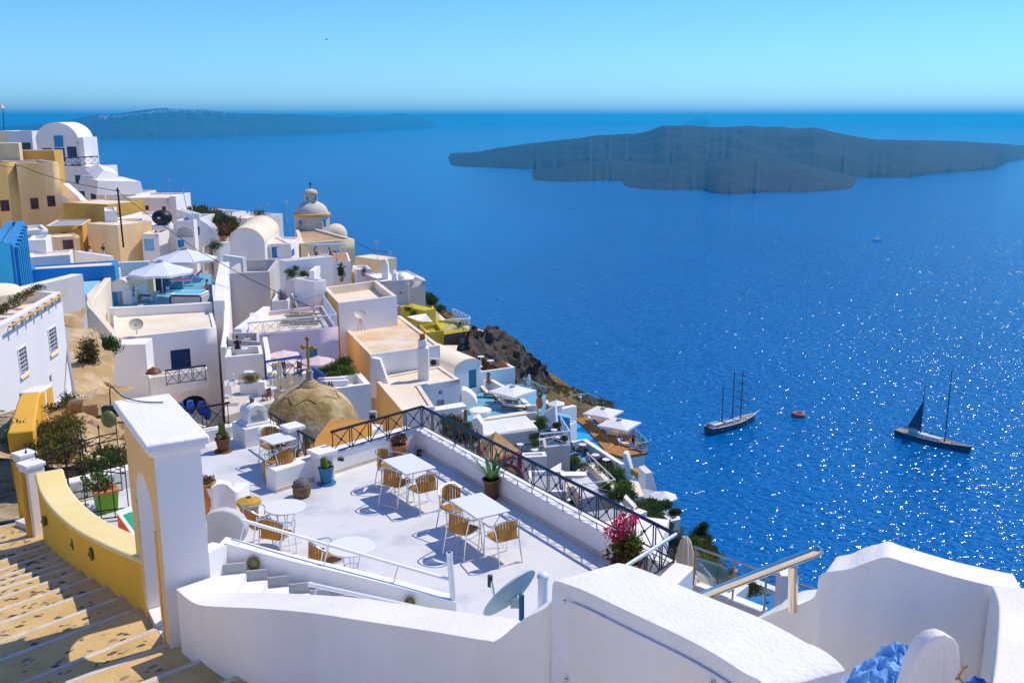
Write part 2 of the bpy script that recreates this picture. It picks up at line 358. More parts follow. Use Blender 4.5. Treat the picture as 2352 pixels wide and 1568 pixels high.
def interp(pts, x):
    if x <= pts[0][0]: return pts[0][1]
    for (x0, y0), (x1, y1) in zip(pts, pts[1:]):
        if x <= x1: return y0+(y1-y0)*(x-x0)/max(x1-x0, 1e-6)
    return pts[-1][1]
def island(mb, skyl, coast, x0, x1, n, deep, rows=14, rough=.10, seed=0, pw=.62, jit=1):
    P = []
    for i in range(n+1):
        x = x0+(x1-x0)*i/n; wd = min(14, (x1-x0)*.02); sm = lambda f: sum(interp(f, x+wd*k/3)*(4-abs(k)) for k in (-3, -2, -1, 0, 1, 2, 3))/16; yc = sm(coast); ys = sm(skyl)
        yc += jit*(1.6*NZ.noise(V((x*.11, seed, 3)))+.5*NZ.noise(V((x*.3, seed, 8))))
        C = g((x, yc), SEA-2); Yr = C.y+deep; T = at((x, min(ys, yc-.5)+.35*NZ.noise(V((x*.12, seed, 5)))), Yr); hh = max(T.z-SEA, 1)
        col = []
        for j in range(rows+1):
            t = j/rows; s = t**pw; Y = C.y+(Yr-C.y)*t
            q = at((x, 500), Y); nz = NZ.fractal(V((q.x*.0035, Y*.0035, seed)), 1, 2, 5)*rough*hh*math.sin(math.pi*min(t*1.02, 1))
            col.append(V((q.x, Y, SEA-2+hh*s+nz)))
        for j in range(1, 4):
            t = j/3; Y = Yr+deep*t; q = at((x, 500), Y); col.append(V((q.x, Y, SEA-2+hh*(1-t)**.8)))
        P.append(col)
    mb.grid(P)
NK = zm(1000, 240, .98*1400/2352); TH = zm(0, 200, .98*1100/2352)
m = MB()
sk = pl(NK, (0, 235), (60, 222), (110, 212), (270, 180), (420, 158), (610, 138), (640, 130), (830, 120), (900, 99), (908, 88), (960, 92), (1000, 88), (1130, 97), (1260, 90), (1300, 97), (1370, 93), (1420, 102), (1500, 97), (1620, 125), (1740, 145), (2040, 150), (2220, 160), (2352, 172), (2800, 200))
cs = pl(NK, (0, 243), (110, 255), (300, 261), (460, 268), (700, 285), (1000, 300), (1690, 298), (1900, 298), (1945, 289), (2070, 278), (2225, 266), (2245, 240), (2352, 222), (2800, 212))
island(m, sk, cs, sk[0][0], sk[-1][0], 260, 900, seed=1, rough=.22, rows=46)
skB = pl(NK, (375, 296), (430, 272), (560, 245), (720, 225), (1000, 250), (1010, 300)); csB = pl(NK, (375, 297), (410, 312), (560, 316), (690, 310), (1010, 320))
island(m, skB, csB, skB[0][0], skB[-1][0], 90, 420, seed=2, rough=.25, rows=34)
skC = pl(NK, (668, 329), (730, 300), (850, 268), (1000, 235), (1200, 215), (1400, 225), (1560, 262), (1690, 300), (1740, 312), (1790, 328))
csC = pl(NK, (668, 330), (820, 342), (950, 350), (1080, 348), (1120, 362), (1200, 366), (1320, 359), (1500, 358), (1640, 348), (1780, 338), (1792, 331))
island(m, skC, csC, skC[0][0], skC[-1][0], 150, 520, seed=3, rough=.26, rows=40)
solo('volcanic_island', m, 'lava', kind='structure')
m = MB()
sk = pl(TH, (-120, 215), (100, 204), (240, 196), (320, 190), (420, 168), (500, 150), (620, 145), (770, 122), (860, 113), (960, 122), (1050, 122), (1130, 133), (1250, 143), (1500, 146), (1720, 158), (1760, 158), (1800, 149), (1830, 156), (1900, 155), (2010, 140), (2060, 146), (2130, 162), (2195, 192), (2204, 212))
cs = pl(TH, (-120, 280), (400, 274), (900, 266), (1400, 251), (1700, 239), (2000, 221), (2204, 214))
island(m, sk, cs, sk[0][0], sk[-1][0], 220, 1500, rows=40, rough=.2, seed=4, pw=.5, jit=.1)
solo('distant_island', m, 'islandrock', kind='structure')
m = MB()
island(m, [(1561, 287), (1573, 276), (1590, 270), (1610, 272), (1628, 287)], [(1561, 289), (1628, 289)], 1561, 1628, 30, 500, rows=6, seed=5, pw=.4)
solo('islet', m, 'islandrock', kind='structure')
m = MB(); island(m, [(2318, 293), (2336, 286), (2370, 286), (2400, 293)], [(2318, 294), (2400, 295)], 2318, 2400, 20, 300, rows=6, seed=6, pw=.5)
solo('islet', m, 'islandrock', kind='structure')
# houses of the village on the far island, a pale scatter nobody could count
m = MB()
for k in range(150):
    x = random.choice((random.gauss(365, 30), random.gauss(250, 45), random.gauss(430, 60))); y = interp(sk, x)+random.uniform(2, 9)
    q = at((x, y), g((x, interp(cs, x)), SEA).y+1400*(.75+.2*random.random())); m.box(q, (random.uniform(14, 34), 16, random.uniform(8, 16)))
solo('village_houses', m, 'white', 'pale scatter of village houses along the far island ridge', 'houses', kind='stuff')
# ---------------------------------------------------------------- the hillside under the village
CP = [(-30, 14, 1), (-14, 14, -.8), (-9, 20, -1.2), (-3, 10, -1.5), (3, 10, -4), (8, 12, -10), (2, 20, -6), (-4, 26, -6), (-12, 26, -3.5), (-20, 26, -3.5), (-30, 30, -3), (-22, 45, -6.5), (-14, 40, -12),
      (-8, 45, -15), (0, 35, -14), (6, 28, -13.5), (12, 30, -20), (-25, 60, -12), (-14, 60, -18), (-5, 60, -22), (3, 58, -22), (9, 56, -25), (14, 50, -27), (-40, 60, -7), (-60, 60, -5),
      (-32, 80, -13), (-20, 80, -17), (-8, 80, -22), (0, 80, -25), (8, 80, -30), (-50, 90, -9), (-70, 90, -7), (-40, 100, -14), (-25, 100, -17), (-12, 100, -19), (-6, 104, -19), (-50, 120, -13), (-30, 125, -18), (-18, 120, -22), (-75, 120, -10), (-70, 145, -9), (-95, 150, -7), (-45, 145, -18), (-28, 145, -28), (-90, 180, -25), (-60, 180, -40), (-30, 180, -60), (-10, 150, -55)]
for p, Y in ((D(985, 684), 104), (D(1015, 706), 103), (D(1060, 748), 101), (D(1085, 768), 99), (D(1260, 885), 95), (D(1300, 895), 97), (D(1340, 912), 99), (D(1398, 931), 101), (D(1330, 930), 96), (D(1640, 1256), 52), (D(1674, 1275), 50), (D(1700, 1290), 49), (D(1735, 1312), 47), (D(1640, 1300), 50), (D(1650, 1330), 48), (D(1560, 1240), 54), (D(1800, 1345), 45), (D(1220, 860), 93)):
    q = at(p, Y); CP.append((q.x, q.y, q.z))
EDGE = [(6, 7), (30, 10), (42, 12.6), (50, 12.2), (55, 9.5), (62, 8), (75, 8.3), (90, 9.5), (100, 10), (102, 6), (105, -6), (125, -17), (145, -32), (165, -42), (230, -60)]
def ground(X, Y):
    s = wz = 0
    for x, y, z in CP:
        d = (X-x)**2+(Y-y)**2+.6; k = 1/d**1.7; s += k*z; wz += k
    return s/wz
def slopemat():
    m = bpy.data.materials.new('hillside'); MAT['hillside'] = m; m.use_nodes = True
    n = m.node_tree.nodes; l = m.node_tree.links; p = n['Principled BSDF']; p.inputs['Roughness'].default_value = .95
    geo = n.new('ShaderNodeNewGeometry'); a = n.new('ShaderNodeTexNoise'); a.inputs['Scale'].default_value = .35; a.inputs['Detail'].default_value = 9; l.new(geo.outputs['Position'], a.inputs['Vector'])
    r = n.new('ShaderNodeValToRGB'); l.new(a.outputs[0], r.inputs[0])
    for e, (po, c) in zip([r.color_ramp.elements[0], r.color_ramp.elements.new(.45), r.color_ramp.elements.new(.58), r.color_ramp.elements[-1]], ((.3, (.03, .026, .02)), (.45, (.15, .095, .03)), (.58, (.21, .125, .035)), (.72, (.055, .075, .015)))): e.position = po; e.color = (*c, 1)
    l.new(r.outputs[0], p.inputs['Base Color'])
    b = n.new('ShaderNodeTexNoise'); b.inputs['Scale'].default_value = 2.5; b.inputs['Detail'].default_value = 8; l.new(geo.outputs['Position'], b.inputs['Vector'])
    bn = n.new('ShaderNodeBump'); bn.inputs['Strength'].default_value = 1; bn.inputs['Distance'].default_value = .4; l.new(b.outputs[0], bn.inputs['Height']); l.new(bn.outputs[0], p.inputs['Normal'])
slopemat()
P = []
for j in range(112):
    Y = 6+j*1.8; ex = interp(EDGE, Y)+.8*NZ.noise(V((0, Y*.2, 4))); row = []
    for i in range(72):
        X = -110+(ex+110)*(i/71)**.8; row.append(V((X, Y, ground(X, Y)+.55*NZ.fractal(V((X*.16, Y*.16, 0)), 1, 2, 5))))
    zz = row[-1].z
    for dx, dz in ((.7, -2.5), (1.6, -7), (3, -15), (5, -28), (9, -50), (18, -95), (60, min(-205-zz, -95))):
        row.append(V((ex+dx, Y+dx*.5, zz+dz+(1.2*NZ.fractal(V((dx*.3, Y*.2, 9)), 1, 2, 4) if dx < 50 else 0))))
    P.append(row)
P.append([V((q.x, q.y+60, -205)) for q in P[-1]])
solo('hillside', MB().grid(P), 'hillside', kind='structure')
# pale paved ground between the houses, added to bounce light onto their walls
P2 = []
for j in range(76):
    Y = 44+j*1.35; ex = interp(EDGE, Y)-interp([(50, 22), (75, 12), (100, 12), (104, 6)], Y); P2.append([V((X, Y, ground(X, Y)+.22+.55*NZ.fractal(V((X*.16, Y*.16, 0)), 1, 2, 5))) for X in [-100+(ex+100)*(i/60) for i in range(61)]])
solo('village_pavement', MB().grid(P2), 'sunlitcream', kind='structure')
# dry scrub along the cliff edge
m = MB(); gz = lambda X, Y: ground(X, Y)+.55*NZ.fractal(V((X*.16, Y*.16, 0)), 1, 2, 5)
for k in range(620):
    if k < 430: Y = random.uniform(91, 101.5); X = random.uniform(-2, interp(EDGE, Y)+.6)
    elif k < 520: Y = random.uniform(46, 56); X = interp(EDGE, Y)-random.uniform(-.6, 4)
    else: Y = random.uniform(100, 112); X = interp(EDGE, Y)-random.uniform(-.8, 4)
    r = random.uniform(.12, .42); m.leaves((X, Y, gz(X, Y)+r*.25), (r, r, r*.7), int(40+90*r), .11, shell=.05)
solo('dry_scrub', m, 'leafolive', 'low dry scrub covering the brown cliff edge', 'scrub', kind='stuff', sharp=0, weld=False)
# dark crag on the cliff edge
CR = zm(1100, 740, .98*400/2352)
top = pl(CR, (20, 235), (110, 310), (225, 335), (245, 175), (330, 190), (420, 225), (500, 265), (590, 300), (690, 360), (740, 500), (800, 580), (870, 610), (960, 680), (1055, 750), (1060, 850), (1130, 940), (1180, 1000))
bot = pl(CR, (10, 420), (60, 470), (120, 520), (180, 540), (240, 570), (300, 600), (360, 640), (430, 680), (500, 730), (560, 780), (620, 840), (640, 930), (700, 960), (760, 980), (900, 1040), (1060, 1120), (1120, 1150))
P = []
for k in range(65):
    t = k/64*(len(top)-1); i = min(int(t), len(top)-2); u = t-i
    a = [top[i][c]*(1-u)+top[i+1][c]*u for c in (0, 1)]; b = [bot[i][c]*(1-u)+bot[i+1][c]*u for c in (0, 1)]
    A = at(a, 97); B = at(b, 89.5); row = [A+V((3.5, 7, -9)), A+V((1.2, 2.5, -2.2))]
    for j in range(19):
        s = j/18; q = A.lerp(B, s)+V((0, 0, 1.1*math.sin(math.pi*s)))
        nz = NZ.fractal(q*.55, .9, 2.1, 5); nv = NZ.noise(V((q.x*.9, q.y*.9, q.z*.9)))
        amp = math.sin(math.pi*min(1, s+.10))**.5; row.append(q+V((.5*nz, -.8*nz, 1.05*nz*amp+.5*nv*amp)))
    P.append(row)
solo('crag', MB().grid(P), 'rock', kind='structure', sharp=28)
# ---------------------------------------------------------------- walls round the viewpoint, the gate and the stepped path
def smooth(pts, n=6):
    out = []; N = len(pts)
    for i in range(N-1):
        p0, p1, p2, p3 = pts[max(i-1, 0)], pts[i], pts[i+1], pts[min(i+2, N-1)]
        for k in range(n):
            t = k/n; out.append(.5*((2*p1)+(p2-p0)*t+(2*p0-5*p1+4*p2-p3)*t*t+(3*p1-p0-3*p2+p3)*t**3))
    return out+[pts[-1]]
def ribbon(mb, pts, zb, th, side=1):        # a wall along pts (xyz of one top edge), th thick to one side
    n = len(pts); th = th if hasattr(th, '__len__') else [th]*n; zb = zb if hasattr(zb, '__len__') else [zb]*n; back = []
    for i, p in enumerate(pts):
        d = (pts[min(i+1, n-1)]-pts[max(i-1, 0)]); d.z = 0; d.normalize(); back.append(p+V((-d.y, d.x, 0))*th[i]*side)
    rows = [[V((p.x, p.y, z)) for p, z in zip(pts, zb)], pts, back, [V((p.x, p.y, z)) for p, z in zip(back, zb)]]
    mb.grid(rows)
    for i in (0, -1): mb.poly(*[r[i] for r in rows])
    return back
def wallpts(L): return smooth([at((x, y), Y) for x, y, Y in L])
# low wall beside the white stair, sweeping up to the near parapet
L1 = [(405, 1352, 9.85), (430, 1374, 9.65), (454, 1387, 9.45), (492, 1392, 9.2), (604, 1397, 8.65), (717, 1407, 8.15), (817, 1422, 7.8), (979, 1447, 7.3), (1067, 1462, 7.05), (1120, 1470, 6.95), (1143, 1469, 6.88), (1197, 1425, 6.75), (1250, 1397, 6.62), (1263, 1383, 6.57)]
L3 = [(1268, 1352, 6.56), (1274, 1334, 6.52), (1300, 1340, 6.4), (1350, 1359, 6.2), (1430, 1397, 5.9), (1567, 1461, 5.4), (1650, 1506, 5.15), (1706, 1542, 4.98), (1745, 1562, 4.88), (1762, 1592, 4.82)]
t = thing('stair_parapet', 'long low white wall with a curved top beside the white stair', 'wall', at((800, 1560), 7.5))
m = MB(); ribbon(m, wallpts(L1), .3, .40, 1); part(t, 'wall', m, 'whitenear', bev=.035, seg=3)
t = thing('parapet', 'thick white parapet sloping down with a riveted panel on its face', 'wall', at((1500, 1568), 5.5))
pts = wallpts(L3); m = MB(); ribbon(m, pts, .3, .56, 1); part(t, 'wall', m, 'coping', bev=.06, seg=4)
pp = [p+V((-.012, -.02, -.115)) for p in pts[14:-6]]; m = MB(); ribbon(m, pp, 2.2, .014, 1); pnl = part(t, 'panel', m, 'whitenear', bev=.01)
for x, y in ((1297, 1380), (1299, 1560), (1636, 1566)):
    m = MB(); m.ball(at((x, y), interp([(1297, 6.36), (1636, 5.13)], x)), .016); part(pnl, 'screw', m, 'steel')
L4 = [(1650, 1462, 6.85), (1703, 1436, 6.65), (1760, 1414, 6.5), (1803, 1397, 6.42), (1840, 1386, 6.36), (1868, 1372, 6.3), (1877, 1352, 6.27), (1881, 1326, 6.26), (1896, 1314, 6.22), (1950, 1306, 6.15), (2000, 1288, 6.1), (2037, 1279, 6.06), (2081, 1291, 6.02), (2190, 1323, 5.95), (2275, 1344, 5.9), (2350, 1360, 5.85)]
t = thing('garden_wall', 'shaded white wall with a peaked wavy top beneath the steel handrail', 'wall', at((2000, 1500), 6))
m = MB(); ribbon(m, wallpts(L4), 1.5, .27, 1); part(t, 'wall', m, 'whitenear', bev=.045, seg=3)
zr = at((2275, 1344), 5.9).z
rp = smooth([g((2276, 1342), zr+.02), g((2290, 1375), zr), g((2294, 1410), zr-.01), g((2290, 1480), zr), g((2279, 1568), zr), g((2250, 1700), zr)])
m = MB(); ribbon(m, rp, 1.5, .5, 1); part(t, 'return_wall', m, 'whitenear', bev=.045, seg=3)
# steel handrail
ra, rb = at((1545, 1394), 7.0), at((1884, 1263), 6.05)
t = thing('handrail', 'thick polished steel handrail on a round post over the white wall', 'handrail', at((1822, 1388), 6.45))
m = MB(); d = (rb-ra).normalized(); m.loft([(ra, .036), (rb-d*.02, .036), (rb, .030), (rb+d*.012, .016)], 20); part(t, 'rail', m, 'steel')
pb = at((1822, 1388), 6.40); k = (1822-1545)/(1884-1545); pt = at((1822, 1304), 6.40)
m = MB(); m.cyl(pb-V((0, 0, .05)), pt, .036, n=18); m.cyl(pt, pt+V((0, 0, .015)), .042, n=18); m.cyl(pt, pt+V((.0, .0, .09)), .018, n=12); part(t, 'post', m, 'steel')
# blue laundry, round-topped door leaf
t = thing('laundry_heap', 'crumpled heap of bright blue cloths under the white wall', 'cloth', at((2040, 1600), 5.45))
for k, (x, y, Y, w_, d_, hh, rz) in enumerate(((2030, 1530, 5.45, .34, .30, .20, .3), (2065, 1500, 5.6, .28, .24, .22, -.4), (2005, 1575, 5.3, .32, .26, .16, .9), (2075, 1570, 5.3, .26, .26, .20, 1.6), (2255, 1565, 5.25, .26, .26, .16, .5))):
    c = at((x, y), Y)-V((0, 0, .12)); P = []
    for i in range(37):
        row = []
        for j in range(37):
            u, v = i/18-1, j/18-1; q = V((u*3.1+k*5, v*3.1, k*2.)); f = 1-abs(NZ.noise(q*.8))*2; f2 = 1-abs(NZ.noise(q*1.7+V((4, 1, 0))))*2; dome = max(0, 1-(u*u+v*v)*.85)**.6
            p = V((u*w_/2*1.15+.03*NZ.noise(q*1.3), v*d_/2*1.15+.03*NZ.noise(q*1.1+V((9, 0, 0))), hh*dome*(.66+.34*f+.05*f2)-.03)); row.append(c+MX.Rotation(rz, 3, 'Z') @ p)
        P.append(row)
    m = MB(); m.grid(P); part(t, 'cloth', m, 'bagblue', sharp=0)
Yd = 4.9; outl = [(2070, 1620), (2088, 1568), (2104, 1515), (2126, 1480), (2150, 1463), (2172, 1459), (2192, 1466), (2203, 1482), (2206, 1510), (2206, 1568), (2206, 1640)]
t = thing('door_leaf', 'white round-topped plank door leaf with a brass handle', 'door', at((2140, 1640), Yd))
base = [at(p, Yd-.10*(i/10)) for i, p in enumerate(outl)]; th = V((-.03, .085, 0)); m = MB(); n = len(base)
m.poly(*base); m.poly(*[p+th for p in base])
for i in range(n-1): m.poly(base[i], base[i+1], base[i+1]+th, base[i]+th)
part(t, 'leaf', m, 'whitenear', bev=.008)
for x in (2140, 2165, 2190): m = MB(); m.cyl(at((x-4, 1640), Yd-.07), at((x, 1492-(x-2140)*.2), Yd-.07), .0035, n=6); part(t, 'plank_joint', m, 'whitenear')
m = MB(); c = at((2207, 1546), Yd-.12)
for a, b in (((2196, 1560), (2212, 1536)), ((2212, 1536), (2210, 1524)), ((2212, 1536), (2222, 1528)), ((2202, 1556), (2212, 1566))): m.cyl(at(a, Yd-.13), at(b, Yd-.13), .008, .005, n=8)
part(t, 'handle', m, 'brass')
t = solo('crate', MB().box(at((2098, 1498), 5.65), (.16, .10, .035), rz=.5, rx=.3), 'teal', 'small teal box lid behind the blue cloths', 'box', bev=.004)
# ---------------------------------------------------------------- gate with an arched opening
def wallholes(mb, A, B, z0, z1, holes, depth=.15, reveal=None, nrm=None):
    A = V((A[0], A[1])); B = V((B[0], B[1])); d = B-A; L = d.length; d /= L; nrm = nrm or V((d.y, -d.x)); rv = reveal or mb
    P = lambda u, v, e=0: V((A.x+d.x*u-nrm.x*e, A.y+d.y*u-nrm.y*e, v))
    us = sorted({0, L}|{h[0] for h in holes}|{h[1] for h in holes}); vs = sorted({z0, z1}|{h[2] for h in holes}|{h[3] for h in holes})
    for i in range(len(us)-1):
        for j in range(len(vs)-1):
            um, vm = (us[i]+us[i+1])/2, (vs[j]+vs[j+1])/2
            if any(h[0] < um < h[1] and h[2] < vm < h[3] for h in holes): continue
            mb.poly(P(us[i], vs[j]), P(us[i+1], vs[j]), P(us[i+1], vs[j+1]), P(us[i], vs[j+1]))
    for h in holes:
        u0, u1, v0, v1 = h[:4]; arch = len(h) > 4 and h[4]
        if arch:
            r = (u1-u0)/2; sp = max(v1-r*h[4], v0+.01); rise = v1-sp; n = 12
            arc = [((u0+u1)/2-r*math.cos(math.pi*k/n), sp+rise*math.sin(math.pi*k/n)) for k in range(n+1)]
            mb.poly(*[P(u, v) for u, v in arc[:n//2+1]], P(u0, v1)); mb.poly(P(u1, v1), *[P(u, v) for u, v in arc[n//2:]])
            ring = [(u0, v0)]+arc+[(u1, v0)]
        else: ring = [(u0, v0), (u0, v1), (u1, v1), (u1, v0)]
        for k in range(len(ring)):
            a, b = ring[k], ring[(k+1) % len(ring)]; rv.poly(P(*a), P(*b), P(*b, depth), P(*a, depth))
    return P
GN = V((-3.91, 9.92, 0)); gd = V((-.523, .852, 0)); gp = V((.852, .523, 0)); GL, GT, GB, GZ = 1.8, .50, 1.2, 3.9
t = thing('arched_gate', 'tall white gate block with a peach face and an arched doorway', 'gate', GN+gd*.9+gp*.31+V((0, 0, GB)))
m = MB(); rv = MB(); hole = [(.72, 2.02, 1.45, 3.42, .85)]
wallholes(m, GN+gd*GL, GN, GB, GZ, [(GL-1.32, GL-.34, 1.45, 3.42, .85)], GT, rv)
part(t, 'front_face', m, 'gatepeach')
m = MB(); a, b = GN+gp*GT, GN+gd*GL+gp*GT
wallholes(m, a, b, GB, GZ, [(.34, 1.32, 1.45, 3.42, .85)], .001)
for p, q in ((GN, a), (GN+gd*GL, b)): m.poly(V((p.x, p.y, GB)), V((q.x, q.y, GB)), V((q.x, q.y, GZ)), V((p.x, p.y, GZ)))
part(t, 'body', m, 'white'); part(t, 'door_reveal', rv, 'white')
for z0, z1, e, mt in ((GZ, GZ+.06, .05, 'white'), (GZ+.06, GZ+.16, .09, 'coping')):
    q = [GN-gd*e-gp*e, GN+gp*(GT+e)-gd*e, GN+gd*(GL+e)+gp*(GT+e), GN+gd*(GL+e)-gp*e]; m = MB(); m.prism(q, z0, z1); part(t, 'cap' if e > .06 else 'cornice', m, mt, bev=.02)
for s0, s1 in ((GL-.48, GL-.42), (.27, .33)):
    q = [GN+gd*s0-gp*.02, GN+gd*s0+gp*.005, GN+gd*s1+gp*.005, GN+gd*s1-gp*.02]; m = MB(); m.prism(q, GB+.1, 2.9); part(t, 'jamb_moulding', m, 'gatepeach', bev=.008)
m = MB(); m.prism([GN+gd*.30, GN+gd*1.36, GN+gd*1.36+gp*.75, GN+gd*.30+gp*.75], .9, 1.452); part(t, 'threshold', m, 'stepwhite', bev=.01)
# floodlight on the gate
fl = at((250, 962), 11.9); t = thing('floodlight', 'black floodlight with a wire bracket hung from the gate top', 'lamp', fl)
m = MB(); m.ball(fl, (.10, .07, .12), 16, 10); part(t, 'glass', m, 'lampgreen'); m = MB(); m.box(fl+V((.0, .06, .10)), (.20, .10, .12)); part(t, 'housing', m, 'plasticblack', bev=.02)
m = MB(); m.tube([fl+V((.1, .02, .04)), fl+V((.25, .02, .06)), fl+V((.25, .02, -.06)), fl+V((.1, .02, -.05))], .012); part(t, 'bracket', m, 'iron')
m = MB(); m.tube(smooth([fl+V((.02, .05, .15)), fl+V((.05, .03, .42)), GN+gd*1.85+V((.02, .05, GZ+.19)), GN+gd*1.6+gp*.22+V((0, 0, GZ+.175)), GN+gd*1.45+gp*.42+V((0, 0, GZ+.175))]), .008, 6); part(t, 'cable', m, 'cable')
# ---------------------------------------------------------------- stepped path
ST = [((520, 1640), 1860, 1.93), ((475, 1580), 1770, 1.81), ((429, 1526), 1694, 1.69), ((387, 1477), 1622, 1.57), ((344, 1447), 1586, 1.45), ((269, 1412), 1513, 1.33), ((240, 1383), 1471, 1.21), ((209, 1357), 1428, 1.09), ((185, 1333), 1398, .97), ((165, 1316), 1371, .85), ((151, 1303), 1351, .73), ((137, 1294), 1336, .61), ((124, 1283), 1323, .49), ((110, 1270), 1307, .37), ((101, 1254), 1287, .25), ((94, 1240), 1269, .13), ((86, 1221), 1248, .01), ((70, 1190), 1207, -.11)]
stairs = bpy.data.objects.new('stairs', None); COL.objects.link(stairs); stairs['kind'] = 'structure'; MW['stairs'] = MX.Identity(4)
peb = [MB().ball((0, 0, 0), (1, .62, .5), 9, 6, jit=.5, seed=k).mesh('pebble', mt) for k, mt in enumerate(('pebble', 'pebble', 'pebble', 'pebblelight'))]
LN = []
for r_, yl, z in ST:
    a, b = g(r_, z), g((0, yl), z); d = (b-a).normalized(); LN.append((a-d*.45, b+d*1.6, d, z))
for k in range(1, len(LN)):
    (a, b, d, z), (a2, b2, _, _) = LN[k], LN[k-1]
    nrm = V((d.y, -d.x, 0)); nrm = nrm if nrm.y > 0 else -nrm
    m = MB(); m.prism([a+nrm*.0, b, b2, a2], z-.5, z); st = part(stairs, 'step', m, 'cobble', bev=.012)
    m = MB(); q = [a+nrm*.012, b+nrm*.012, b-nrm*.062, a-nrm*.062]; m.prism(q, z-.06, z+.006); part(st, 'nosing', m, 'nosing', bev=.006)
    wdt = ((a2+b2)/2-(a+b)/2).length; Ls = (b-a).length
    if k > 2:
        for c in range(44):
            u = .5+(c+random.uniform(.1, .9))*(Ls-1.2)/48; s_ = random.uniform(.22, .85)
            p = (a+d*u).lerp(a2+(b2-a2).normalized()*u, s_)
            if abs(s_*wdt) < .12: continue
            sz = random.uniform(.036, .075)
            inst(st, 'cobblestone', random.choice(peb), MX.Translation(V((p.x, p.y, z-.008))) @ MX.Rotation(math.atan2(d.y, d.x)+random.uniform(-.5, .5), 4, 'Z') @ MX.Diagonal((sz*1.3, sz, sz*.34, 1)))
# path of worn stone going on from the last step
P = []; a, b = LN[-1][0], LN[-1][1]
for i in range(30):
    t_ = i/29; r_ = V((-9.6, 17.6, -.14)).lerp(V((-17.2, 34, -3.0)), t_); row = []
    for j in range(14): q = r_+V((-.55*j*(1+t_*.4)+.5, -.22*j, 0)); row.append(q+V((0, 0, .05*NZ.noise(q*2.2)+.03*NZ.noise(q*5))))
    P.append(row)
solo('path', MB().grid(P), 'pathstone', kind='structure')
slab = [MB().ball((0, 0, 0), (1, .7, .35), 9, 5, jit=.6, seed=9+k).mesh('paving_stone', 'pathstone' if k else 'pebblelight') for k in range(3)]
po = bpy.data.objects['path']
for i in range(170):
    t_ = random.random()**.7; r_ = V((-9.6, 17.6, -.14)).lerp(V((-17.2, 34, -3.0)), t_); q = r_+V((-random.uniform(.3, 3.2), 0, .0)); q.y -= .22*3*random.random()
    s_ = random.uniform(.12, .26); inst(po, 'paving_stone', random.choice(slab), MX.Translation(q) @ MX.Rotation(random.uniform(0, 3), 4, 'Z') @ MX.Diagonal((s_*1.3, s_, .06, 1)))
# yellow wall along the steps
wa = [(-4.62, 11.08, 2.12, 1.2), (-5.5, 12.15, 1.80, .9), (-6.5, 13.33, 1.52, .6), (-7.5, 14.7, 1.24, .3), (-8.15, 15.6, 1.2, .1), (-8.5, 16.15, 1.34, -.1)]
wp = smooth([V(p[:3]) for p in wa], 5); t = thing('yellow_wall', 'bright yellow wall with a rounded top painted in its pale sunlit tone along the cobbled steps', 'wall', (-6.5, 13.4, .5))
m = MB(); zb = [interp([(-8.6, -.4), (-4.4, .9)], p.x) for p in wp]; ribbon(m, [p-V((0, 0, .05)) for p in wp], zb, .42, -1); part(t, 'wall', m, 'yellowwall')
m = MB(); ribbon(m, [p+V((-.02, -.015, 0)) for p in wp], [p.z-.055 for p in wp], .47, -1); part(t, 'coping', m, 'yellowsunlit', bev=.035, seg=3)
def ovallamp(c, nrm, label, r=.11, group=None):
    t = thing('wall_lamp', label, 'lamp', c, math.atan2(nrm.y, nrm.x), group)
    m = MB(); m.ball((0, 0, 0), (.05, r*.75, r), 16, 10); part(t, 'lens', m, 'lampgreen', local=True)
    m = MB(); m.tube([(0.015, math.cos(a)*r*.8, math.sin(a)*r*1.05) for a in [k*math.pi/12 for k in range(25)]], .014); part(t, 'rim', m, 'stonebrown', local=True)
    m = MB(); m.tube([(.01, -r*.75, 0), (.055, 0, 0), (.01, r*.75, 0)], .009); m.tube([(.01, 0, -r), (.055, 0, 0), (.01, 0, r)], .009); part(t, 'guard', m, 'stonebrown', local=True)
for x, y, lb in ((205, 1267, 'small oval lamp on the yellow wall close to the arched gate'), (154, 1245, 'small oval lamp in the middle of the yellow wall'), (101, 1193, 'small oval lamp at the low end of the yellow wall')):
    k = interp([(101, 15.45), (154, 13.75), (205, 12.85)], x); p = at((x, y), k)
    u = (p.y-11.08)/(16.15-11.08); q = V((-4.62+(-8.5+4.62)*u-.085, p.y-.055, p.z)); ovallamp(q, V((-.82, -.57, 0)), lb, .085)
